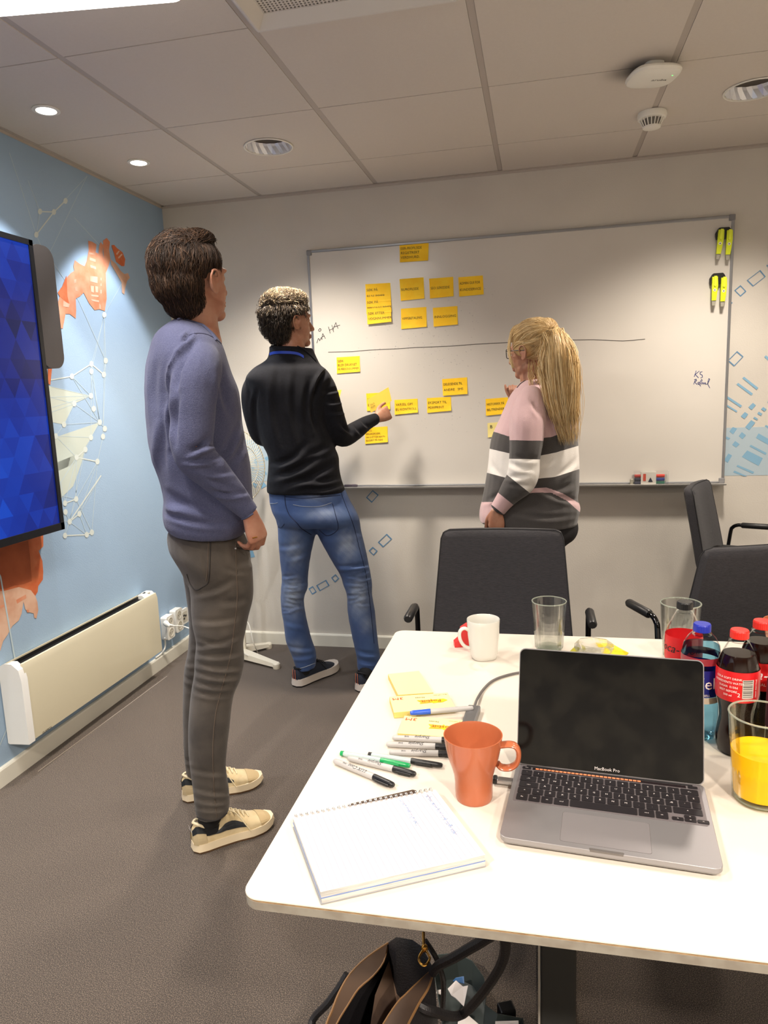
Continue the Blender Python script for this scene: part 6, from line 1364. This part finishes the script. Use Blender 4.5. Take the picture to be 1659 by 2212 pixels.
def heldnote(P, lab, lines=()):
    c_ = sum(P, Vector())/4; t = thing('sticky_note', lab, 'sticky note', c_, GN); n_ = (P[1]-P[0]).cross(P[3]-P[0]).normalized(); n_ = n_ if n_.dot(CAM-c_) > 0 else -n_; rows = []
    for i in range(7): f = i/6; rows.append([P[0].lerp(P[1], f)+n_*.006*f*f, P[3].lerp(P[2], f)+n_*.006*f*f, P[3].lerp(P[2], f)+n_*(.006*f*f-.0004), P[0].lerp(P[1], f)+n_*(.006*f*f-.0004)])
    MB().loft(rows).build('paper', m_note2, t)
    xa_ = (P[1]-P[0]).normalized(); ya2 = (P[0]-P[3]).normalized()
    for k, s2 in enumerate(lines): text('writing', s2, frame(P[3]+xa_*.006+ya2*(.035-.013*k)+n_*.002, xa_, ya2), .010, m_pencil, t, align='LEFT')
m_note2 = M('note_mid_yellow', (250, 212, 84), .7)
tp = TH2 @ Vector((.03, .085, -.02))
o_ = (tp-F2.g).dot(F2.n)
o_ += .012
heldnote([F2.P(u, v, o_) for u, v in ((794, 863), (839, 836), (846, 866), (801, 892))], 'yellow note held up by the man in black, tilted in front of the board', ['SALG', 'BILER'])
o_ = .26
heldnote([F2.P(u, v, o_) for u, v in ((702, 846), (738, 842), (733, 860), (700, 864))], 'corner of a note peeking out beside the black sleeve')
hm2 = hair_mat('hair_grey_blond', (28, 22, 18), (88, 74, 58), (222, 200, 160), .5)
sh = hair_shell(T2_, .98, [((0, -.022, .056), (.085, .102, .084)), ((0, -.055, .01), (.070, .064, .07)), ((0, -.048, -.032), (.054, .042, .045)), ((.054, -.02, .048), (.027, .05, .04)), ((-.054, -.02, .048), (.027, .05, .04)), ((0, .02, .09), (.062, .060, .042))], .005, 70)
sh.name = 'hair'; sh.materials.append(hm2); attr(sh, 'tone', np.full(len(sh.vertices), .1)); hr = link('hair', sh, p2)
rr_t = random.Random(8)
def fl2(l, rr):
    if l.z > .08: return Vector((rr.uniform(-1, 1), .5+rr.uniform(-.8, .8), .2))
    return Vector((-l.x*2, -.1, -1))
pa, tn = grow_hair(sh, T2_, .98, 8000, lambda l: .052 if l.z > .08 else .030, fl2, 6, .022, .55, msk1, 5)
Ti = (T2_ @ Matrix.Scale(.98, 4)).inverted(); tn = [min(1, max(0, t*.7-.16+.55*min(1, max(0, ((Ti @ p[0]).z+rr_t.gauss(0, .02)-.055)/.06)))) for p, t in zip(pa, tn)]
stuff(strands('hair_locks', pa, tn, .0008, hm2, hr))
# blue jeans
pel = [(580, 1058, 746, 1056, -.015, .23), (582, 1082, 757, 1082, -.015, .25), (587, 1105, 770, 1105, -.02, .27), (595, 1122, 776, 1122, -.02, .27), (598, 1134, 778, 1134, -.02, .23)]
lL = [(597, 1120, 692, 1112, -.005, .19), (600, 1145, 687, 1140, -.005, .19), (601, 1168, 679, 1164, .0, .175), (604, 1200, 671, 1200, .0, .165), (608, 1245, 665, 1245, .0, .145), (607, 1270, 665, 1268, .0, .14), (606, 1290, 657, 1290, .005, .13), (608, 1320, 659, 1320, .005, .13), (613, 1348, 664, 1348, .005, .135), (618, 1384, 673, 1382, .01, .13), (628, 1410, 682, 1408, .01, .12), (636, 1432, 682, 1430, .01, .12), (640, 1447, 681, 1438, .01, .12)]
lR = [(672, 1112, 776, 1120, -.025, .19), (681, 1142, 780, 1145, -.025, .19), (692, 1168, 785, 1168, -.03, .19), (719, 1215, 795, 1212, -.04, .175), (735, 1242, 801, 1240, -.045, .16), (742, 1265, 804, 1262, -.05, .15), (749, 1285, 804, 1285, -.055, .14), (751, 1320, 810, 1320, -.06, .135), (757, 1358, 813, 1358, -.065, .135), (765, 1395, 817, 1392, -.07, .13), (770, 1418, 820, 1416, -.075, .12), (772, 1440, 820, 1438, -.08, .12), (775, 1448, 818, 1446, -.08, .12)]
mb = MB()
for q in (pel, lL, lR): F2.sil(mb, q, p=2.1)
me = remesh(mb, .0062, 4); co, no = arrays(me); co = co+no*(wob(co, 16, 8)*.003+wob(co, 55, 8, 5)*.0014)[:, None]
cj = []
rf = random.Random(2)
for i in range(15): y = 1246+i*5.2; x0_ = rf.choice((606, 606, 618, 630)); x1_ = x0_+rf.uniform(28, 52); cj.append((x0_, y+rf.uniform(-3, 3), min(x1_, 662), y+rf.uniform(-5, 6), rf.uniform(1.8, 3.0), rf.uniform(.003, .006)))
for i in range(16): y = 1222+i*5.4; x1_ = rf.choice((802, 802, 790, 776)); x0_ = x1_-rf.uniform(28, 58); cj.append((max(x0_, 738), y+rf.uniform(0, 7), x1_, y+rf.uniform(-6, 3), rf.uniform(1.8, 3.0), rf.uniform(.003, .006)))
cj += [(600, 1180, 650, 1174, 5, .004), (625, 1205, 665, 1190, 5, .004), (720, 1222, 795, 1215, 4, .006), (690, 1160, 770, 1150, 6, .004), (660, 1150, 700, 1170, 6, .005), (618, 1395, 675, 1400, 4, .005), (630, 1418, 680, 1412, 4, .005), (768, 1405, 815, 1412, 4, .006), (772, 1425, 816, 1430, 4, .006), (615, 1340, 660, 1350, 5, .003)]
co = creases(co, no, cj); setco(me, co)
u, v = pix(co); fade = np.zeros(len(co))
for a, b, sx_, sy_, k in ((635, 1190, 18, 40, .55), (632, 1285, 20, 40, .8), (750, 1180, 20, 30, .75), (775, 1290, 20, 40, .75), (680, 1070, 30, 14, .4), (700, 1110, 35, 14, .5), (790, 1345, 16, 20, .4), (640, 1400, 16, 18, .35)): fade = np.maximum(fade, k*np.exp(-((u-a)/sx_)**2-((v-b)/sy_)**2))
attr(me, 'fade', fade*(.75+.5*wob(co, 200, 8))); smooth_mesh(me, 3.1)
m_j2 = M('jeans_blue', (66, 92, 138), .85, mix=((52, 75, 122), 9, 5, .2), bump=(700, .0008), sheen=.1)
def addfade(m, col):
    nt = m.node_tree; N, L = nt.nodes, nt.links; b = N['Principled BSDF']; src = b.inputs['Base Color'].links[0].from_socket; a = N.new('ShaderNodeAttribute'); a.attribute_name = 'fade'
    mx = N.new('ShaderNodeMix'); mx.data_type = 'RGBA'; L.new(a.outputs['Fac'], mx.inputs[0]); L.new(src, mx.inputs[6]); mx.inputs[7].default_value = lin(col); L.new(mx.outputs[2], b.inputs['Base Color'])
addfade(m_j2, (176, 190, 208)); me.name = 'jeans'; me.materials.append(m_j2); jn = link('jeans', me, p2); m_sj = M('stitch_pale', (150, 158, 170), .8); m_sdk = M('denim_dark_seam', (26, 36, 66), .8)
seam(me, [(615, 1064), (617, 1090), (625, 1112), (640, 1128), (652, 1142), (672, 1155)], .0018, m_sdk, jn, 'back_seam')
seam(me, [(633, 1090), (655, 1094), (690, 1094), (716, 1086)], .0014, m_sj, jn, 'pocket_edge'); seam(me, [(718, 1088), (724, 1110), (730, 1142), (708, 1157), (690, 1145)], .0014, m_sdk, jn, 'pocket_edge')
seam(me, [(580, 1087), (592, 1088), (600, 1086)], .0014, m_sj, jn, 'pocket_edge'); seam(me, [(596, 1134), (606, 1140), (614, 1132)], .0012, m_sdk, jn, 'pocket_edge')
seam(me, [(736, 1062), (744, 1085), (756, 1115), (765, 1140), (775, 1180), (788, 1230), (795, 1270), (802, 1330), (808, 1390)], .0014, m_sdk, jn, 'side_seam')
seam(me, [(615, 1073), (650, 1076), (690, 1074), (735, 1070)], .0013, m_sdk, jn, 'waistband_seam')
seam(me, [(639, 1444), (655, 1442), (681, 1432)], .0016, m_sj, jn, 'hem')
cs2 = {'mid': M('sneaker_white_sole', (206, 196, 186), .6), 'out': M('sneaker_dark_sole', (30, 26, 30), .7), 'up': M('sneaker_navy', (30, 36, 50), .75), 'lace': M('sneaker_black', (24, 24, 28), .8), 'piping': M('sneaker_orange', (214, 120, 84), .6)}
h1, t1 = onZ(637, 1484, 0), onZ(714, 1449, 0)
dv_ = (t1-h1).normalized()
t1 = h1+dv_*.285
h2 = onZ(772, 1494, 0); t2 = h2+Vector((dv_.x+.25, dv_.y, 0)).normalized()*.285
shoe(h1, t1, cs2, 'left dark sneaker with thick pale sole', p2, .05, sh_=.040); shoe(h2, t2, cs2, 'right dark sneaker half hidden by the table', p2, .05, sh_=.040)
for (h, t_, leg_) in ((h1, t1, F2.P(660, 1430, .01)), (h2, t2, F2.P(796, 1430, -.08))):
    d = (t_-h).normalized(); L_ = (t_-h).length; b_ = h+d*L_*.2+Vector((0, 0, .05)); MB().tube(vcat([b_, b_+Vector((0, 0, .03)), b_.lerp(leg_, .7), leg_+Vector((0, 0, .02))], 3), [.034]*10, 14).build('sock', m_sock_, p2, smooth=True)
# ================================================================= woman
F3 = Fig(1.92, -.56)
p3 = thing('person', 'woman with long blonde ponytail, glasses and pink, grey and white striped sweater', 'person', (1.92, -.56, 0))
T3 = headT(F3.P(1150, 762, .0), math.radians(-60), math.radians(-4))
tors = [(1128, 822, 1180, 815, .01, .13), (1114, 838, 1215, 828, .01, .20), (1100, 858, 1236, 850, .01, .27), (1088, 885, 1246, 875, .01, .30), (1076, 912, 1248, 905, .01, .31), (1064, 938, 1249, 935, .01, .32), (1058, 965, 1249, 962, .01, .33), (1055, 1000, 1251, 1000, .01, .33), (1050, 1035, 1251, 1035, .01, .33), (1045, 1060, 1250, 1058, .01, .33), (1041, 1080, 1247, 1078, .01, .33), (1037, 1095, 1253, 1098, .01, .34), (1035, 1112, 1249, 1116, .01, .34), (1037, 1126, 1247, 1134, .01, .33)]
mb = MB(); F3.sil(mb, tors)
farA = [(1125, 868, .10, .052), (1105, 905, .14, .048), (1092, 935, .17, .044), (1090, 950, .19, .040), (1098, 915, .22, .036), (1108, 885, .23, .032), (1113, 865, .23, .029)]
F3.limb(mb, farA, ends=(1, 0))
me = remesh(mb, .0065, 5); co, no = arrays(me); co = co+no*(wob(co, 13, 8, 3)*.004+wob(co, 36, 8, 9)*.0018)[:, None]
cw = [(1185, 880, 1192, 945, 5, .010), (1160, 1052, 1245, 1082, 6, .012), (1172, 1005, 1200, 990, 5, .005), (1200, 1030, 1246, 990, 6, .006), (1190, 1060, 1246, 1040, 6, .007), (1040, 1085, 1085, 1060, 5, .007), (1062, 1000, 1085, 1030, 6, .005), (1180, 930, 1246, 920, 7, .004), (1110, 1108, 1240, 1112, 5, .006)]
co = creases(co, no, cw); setco(me, co); u, v = pix(co)
# stripe coordinate (0..1) runs down the garment; bands are knitted in
lv = v-(u-1150)*.0
b0 = np.interp(u, [1060, 1098, 1150, 1190, 1250], [930, 942, 948, 944, 922]); b1 = np.interp(u, [1055, 1098, 1165, 1200, 1250], [968, 978, 984, 977, 962]); b2 = np.interp(u, [1050, 1090, 1150, 1200, 1250], [1020, 1031, 1036, 1030, 1013]); b3 = np.interp(u, [1030, 1075, 1140, 1180, 1215, 1256], [1084, 1084, 1056, 1053, 1066, 1090]); b4 = np.interp(u, [1030, 1075, 1110, 1150, 1190, 1225, 1256], [1130, 1124, 1070, 1063, 1062, 1080, 1108])
st5 = np.zeros(len(co))
for k, (lo_, hi_) in enumerate(((None, b0), (b0, b1), (b1, b2), (b2, b3), (b3, b4))):
    pass
def band(v, e): return 1/(1+np.exp(-(v-e)/1.0))
st5 = .1*np.ones(len(co)); st5 += .2*(v > b0)+.2*(v > b1)+.2*(v > b2)+.0*(v > b3)
val = v.copy(); seg_ = np.where(v < b0, .10*(v-b0)/60, 0)
# piecewise linear so that the colour ramp places crisp edges between vertices
out = np.interp(np.zeros(len(v)), [0], [0])
for i in range(len(v)): out[i] = np.interp(v[i], [b0[i]-80, b0[i], b1[i], b2[i], b3[i], b4[i]+.01, b4[i]+60], [0, .2, .4, .6, .8, .9, 1.0])
attr(me, 'stripe', out); smooth_mesh(me, 3.1)
PINK, CHAR, OFFW = (200, 168, 170), (66, 63, 62), (226, 222, 216)
def stripemat(name, stops):
    m = M(name, PINK, .9, bump=(500, .0012), sheen=.3); nt = m.node_tree; N, L = nt.nodes, nt.links; a = N.new('ShaderNodeAttribute'); a.attribute_name = 'stripe'; r = N.new('ShaderNodeValToRGB'); r.color_ramp.interpolation = 'CONSTANT'
    e = r.color_ramp.elements; e[0].position = 0; e[0].color = lin(stops[0][1]); e[1].position = stops[1][0]; e[1].color = lin(stops[1][1])
    for p, c_ in stops[2:]: x = e.new(p); x.color = lin(c_)
    L.new(a.outputs['Fac'], r.inputs[0]); L.new(r.outputs[0], N['Principled BSDF'].inputs['Base Color']); return m
m_s1 = stripemat('sweater_striped', [(0, PINK), (.2, CHAR), (.4, OFFW), (.6, CHAR), (.8, PINK), (.9, CHAR)])
me.name = 'sweater'; me.materials.append(m_s1); sw3 = link('sweater', me, p3)
arm = [(1146, 862, -.10, .056, 0), (1142, 890, -.14, .068, .1), (1138, 920, -.165, .072, .14), (1137, 950, -.175, .068, .2), (1135, 972, -.18, .064, .3), (1133, 992, -.18, .062, .4), (1131, 1020, -.18, .064, .5), (1124, 1040, -.175, .062, .58), (1108, 1058, -.17, .052, .66), (1092, 1078, -.16, .041, .76), (1080, 1094, -.155, .035, .88), (1074, 1102, -.153, .033, .93)]
mb = MB(); F3.limb(mb, [a[:4] for a in arm], ends=(1, 0)); me = remesh(mb, .006, 4); co, no = arrays(me); co = co+no*(wob(co, 20, 8, 3)*.003)[:, None]
co = creases(co, no, [(1100, 1000, 1150, 1015, 5, .008), (1092, 1030, 1140, 1025, 5, .008), (1110, 985, 1165, 990, 5, .005), (1105, 1045, 1150, 1050, 5, .006), (1150, 860, 1172, 900, 6, .006), (1102, 900, 1110, 940, 6, .004)]); setco(me, co); u, v = pix(co)
t_ = np.zeros(len(co)); 
sx = .0
up_ = np.interp(v+(u-1135)*-.02, [860, 951, 991, 1020], [0, .2, .4, .5]); 
ax = ((1172-u)*.62+(v-1025)*.78)   # distance down the forearm, in pixels
lo2 = np.interp(ax, [-30, 18, 48, 90, 119, 123], [.42, .5, .6, .8, .935, .96])
t_ = np.where((v < 1000) | (ax < 5), up_, np.maximum(lo2, .45))
attr(me, 'stripe', t_); smooth_mesh(me, 3.1)
m_s2 = stripemat('sleeve_striped', [(0, PINK), (.2, CHAR), (.4, OFFW), (.6, CHAR), (.8, PINK), (.935, (40, 36, 38))]); me.name = 'sleeve'; me.materials.append(m_s2); link('sleeve', me, p3)
m_neck = M('neckline_dark', (74, 58, 56), .8)
seam(sw3.data, [(1117, 838), (1126, 828), (1140, 820), (1158, 815), (1175, 814)], .0022, m_neck, sw3, 'neckline', .001)
# skirt-like hem shirt / trousers
tr = [(1050, 1110, 1246, 1120, .01, .28), (1046, 1140, 1250, 1142, .01, .30), (1052, 1165, 1242, 1162, .01, .30), (1062, 1185, 1218, 1182, .01, .28), (1066, 1230, 1205, 1230, .0, .26), (1072, 1300, 1196, 1300, .0, .24)]
lA = [(1070, 1230, 1150, 1230, -.06, .16), (1078, 1320, 1145, 1320, -.06, .14), (1088, 1420, 1142, 1420, -.05, .12), (1094, 1520, 1140, 1520, -.05, .10), (1098, 1580, 1140, 1580, -.05, .10)]
lB = [(1130, 1230, 1206, 1230, .07, .16), (1135, 1320, 1196, 1320, .07, .14), (1138, 1420, 1190, 1420, .07, .12), (1140, 1500, 1186, 1500, .07, .10), (1141, 1555, 1186, 1555, .07, .10)]
mb = MB()
for q in (tr, lA, lB): F3.sil(mb, q, p=2.1)
me = remesh(mb, .008, 4); smooth_mesh(me, 3.1); me.name = 'trousers'; m_tr = M('trousers_black', (24, 22, 24), .85, bump=(600, .0006)); me.materials.append(m_tr); link('trousers', me, p3)
mb = MB(); head(mb, T3, .93, 1); F3.limb(mb, [(1146, 785, .01, .046), (1148, 812, .01, .048), (1156, 838, .01, .06)]); F3.sil(mb, tors[3:-1], scale=.82); F3.limb(mb, [a[:4] for a in arm], grow=-.018); F3.limb(mb, farA, grow=-.013)
F3.limb(mb, [(1130, 1110, -.03, .08), (1110, 1230, -.06, .05), (1113, 1420, -.05, .036), (1114, 1590, -.05, .026)]); F3.limb(mb, [(1170, 1110, .04, .08), (1168, 1230, .07, .05), (1164, 1420, .07, .036), (1163, 1560, .07, .026)]); 
w_ = F3.P(1072, 1100, -.153); yv = (F3.P(1064, 1140, -.15)-w_).normalized(); TH4 = frame(w_, F3.r*-1, yv)
if TH4.to_3x3().col[2].dot(F3.n) > 0: TH4 = TH4 @ Matrix.Diagonal((1, 1, -1, 1))
hand(mb, TH4, .84, ((30, 40, 30), (34, 42, 30), (38, 44, 30), (40, 46, 30)), ((.6, .8, -.4), 14), 1, 2)
w_ = F3.P(1114, 868, .23); yv = (F3.P(1112, 838, .23)-w_).normalized(); TH5 = frame(w_, -F3.r-yv*(-F3.r).dot(yv), yv); hand(mb, TH5, .72, ((70, 80, 40), (74, 80, 40), (76, 82, 40), (76, 84, 40)), ((.55, .8, -.1), 10), 1, 5)
me = remesh(mb, .0038, 3, .5); smooth_mesh(me, 3.1); me.name = 'body'; me.materials.append(m_skin2); bd3 = link('body', me, p3); S3 = T3 @ Matrix.Scale(.93, 4); eyes(S3, bd3, m_dark)
hm3 = hair_mat('hair_blonde', (132, 96, 54), (214, 180, 124), (248, 230, 186), .4)
sh = hair_shell(T3, .93, [((0, -.018, .056), (.090, .106, .090)), ((0, -.06, .025), (.074, .068, .06)), ((.055, .0, .025), (.032, .058, .045)), ((-.055, .0, .025), (.032, .058, .045)), ((0, .05, .085), (.058, .045, .045)), ((0, -.075, .085), (.05, .05, .05))], .002, 60)
sh.name = 'hair'; sh.materials.append(hm3); attr(sh, 'tone', np.full(len(sh.vertices), .3)); hr = link('hair', sh, p3)
tie_w = F3.P(1188, 716, -.075); tie = S3.inverted() @ tie_w
def fl3(l, rr): return (tie-l).normalized()+Vector((0, 0, .25 if l.z > .05 else -.15))
pa, tn = grow_hair(sh, T3, .93, 6500, lambda l: min(.12, max(.03, (tie-l).length*.8)), fl3, 9, .004, .12, lambda l: not (l.y > .07 and l.z < .05), 9)
stuff(strands('hair_locks', pa, [min(1, t+.12) for t in tn], .0008, hm3, hr))
# ponytail
rr = random.Random(4); pa = []; tn = []
for k in range(4800):
    a = rr.uniform(0, 2*PI); q = math.sqrt(rr.random()); e = rr.random(); L_ = 1 if e < .82 else rr.uniform(.5, .9)
    cx_ = [(1186, 717, .014), (1197, 712, .036), (1206, 742, .064), (1208, 800, .074), (1214, 860, .066), (1222, 910, .050), (1229, 956, .036)]
    ph = rr.uniform(0, 6.28); am = rr.uniform(0, 5); P = []; wild = rr.random() < .12; L_ = rr.uniform(.55, 1.02)
    for i, (uu, vv, rad) in enumerate(cx_):
        if i/6 > L_: break
        wv = am*math.sin(ph+i*1.1)*(3 if wild else 1)
        c_ = F3.P(uu+wv, vv+(rr.uniform(-8, 8) if i > 3 else 0)+(q*q*26*abs(math.cos(a)) if i in (1, 2) else 0), -.085-.03*min(i, 2))
        P.append(c_+F3.r*rad*q*math.cos(a)+F3.n*rad*.62*q*math.sin(a)+Vector((0, 0, .012*math.cos(a)*(i == 1))))
    if len(P) > 3: P = vcat(P, 2); pa.append(P); tn.append(min(1, max(0, rr.gauss(.58, .22))))
pt = stuff(strands('ponytail', pa, tn, .0009, hm3, hr))
mb = MB(); mb.tube([tie_w+Vector((0, 0, .012)), tie_w+F3.r*.006, tie_w-Vector((0, 0, .012))], .012, 10); mb.build('hair_tie', M('tie_brown', (110, 70, 40), .7), hr)
# loose strands at the nape and temple
pa = []; tn = []
for k in range(70):
    u0, v0 = rr.uniform(1140, 1175), rr.uniform(772, 806); P = [F3.P(u0+rr.uniform(-3, 3)*i/3+(i*2.5 if u0 > 1150 else i*.6), v0+i*rr.uniform(7, 11), -.065-.004*i) for i in range(6)]; pa.append(P); tn.append(rr.uniform(.3, .9))
for k in range(160):
    P = [T3 @ (Vector((-.070-.012*math.sin(i/5*PI)+rr.uniform(-.004, .004), .058+.010*math.sin(i/5*PI)+rr.uniform(-.006, .006), .09-.03*i))*.93) for i in range(6)]; pa.append(P); tn.append(rr.uniform(.5, 1))
stuff(strands('loose_strands', pa, tn, .0009, hm3, hr))
# glasses
gl = []
mg = M('glasses_black', (22, 20, 22), .3)
for x in (-1, 1):
    mb = MB(); pts = [S3 @ Vector((x*.033+.024*math.copysign(abs(math.cos(a))**.7, math.cos(a)), .108-.010*abs(math.cos(a))*(1 if math.cos(a)*x > 0 else 0), .008+.019*math.copysign(abs(math.sin(a))**.7, math.sin(a)))) for a in [2*PI*k/24 for k in range(25)]]
    g_ = mb.tube(pts, .0018, 6).tube([S3 @ Vector(p) for p in ((x*.057, .098, .014), (x*.074, .085, .016), (x*.083, .02, .012), (x*.084, -.01, .008))], .0018, 6)
    if x == 1: mb.tube([S3 @ Vector(p) for p in ((-.010, .110, .012), (0, .113, .016), (.010, .110, .012))], .0016, 6)
    gl.append(mb)
m0 = gl[0]; m0.add(gl[1].v, gl[1].f); m0.build('glasses', mg, p3, smooth=True)
cs3 = {'mid': M('flat_sole', (60, 56, 54), .7), 'out': M('flat_outsole', (30, 28, 28), .7), 'up': M('flat_black', (30, 28, 30), .6), 'lace': M('flat_lace', (40, 38, 40), .7)}
for P_0 in (F3.P(1118, 1600, -.05), F3.P(1164, 1580, .07)):
    h = Vector((P_0.x+.05, P_0.y, 0)); d = Vector((-.86, .5, 0)); shoe(h, h+d*.25, cs3, 'black shoe hidden behind the chair', p3, .042)
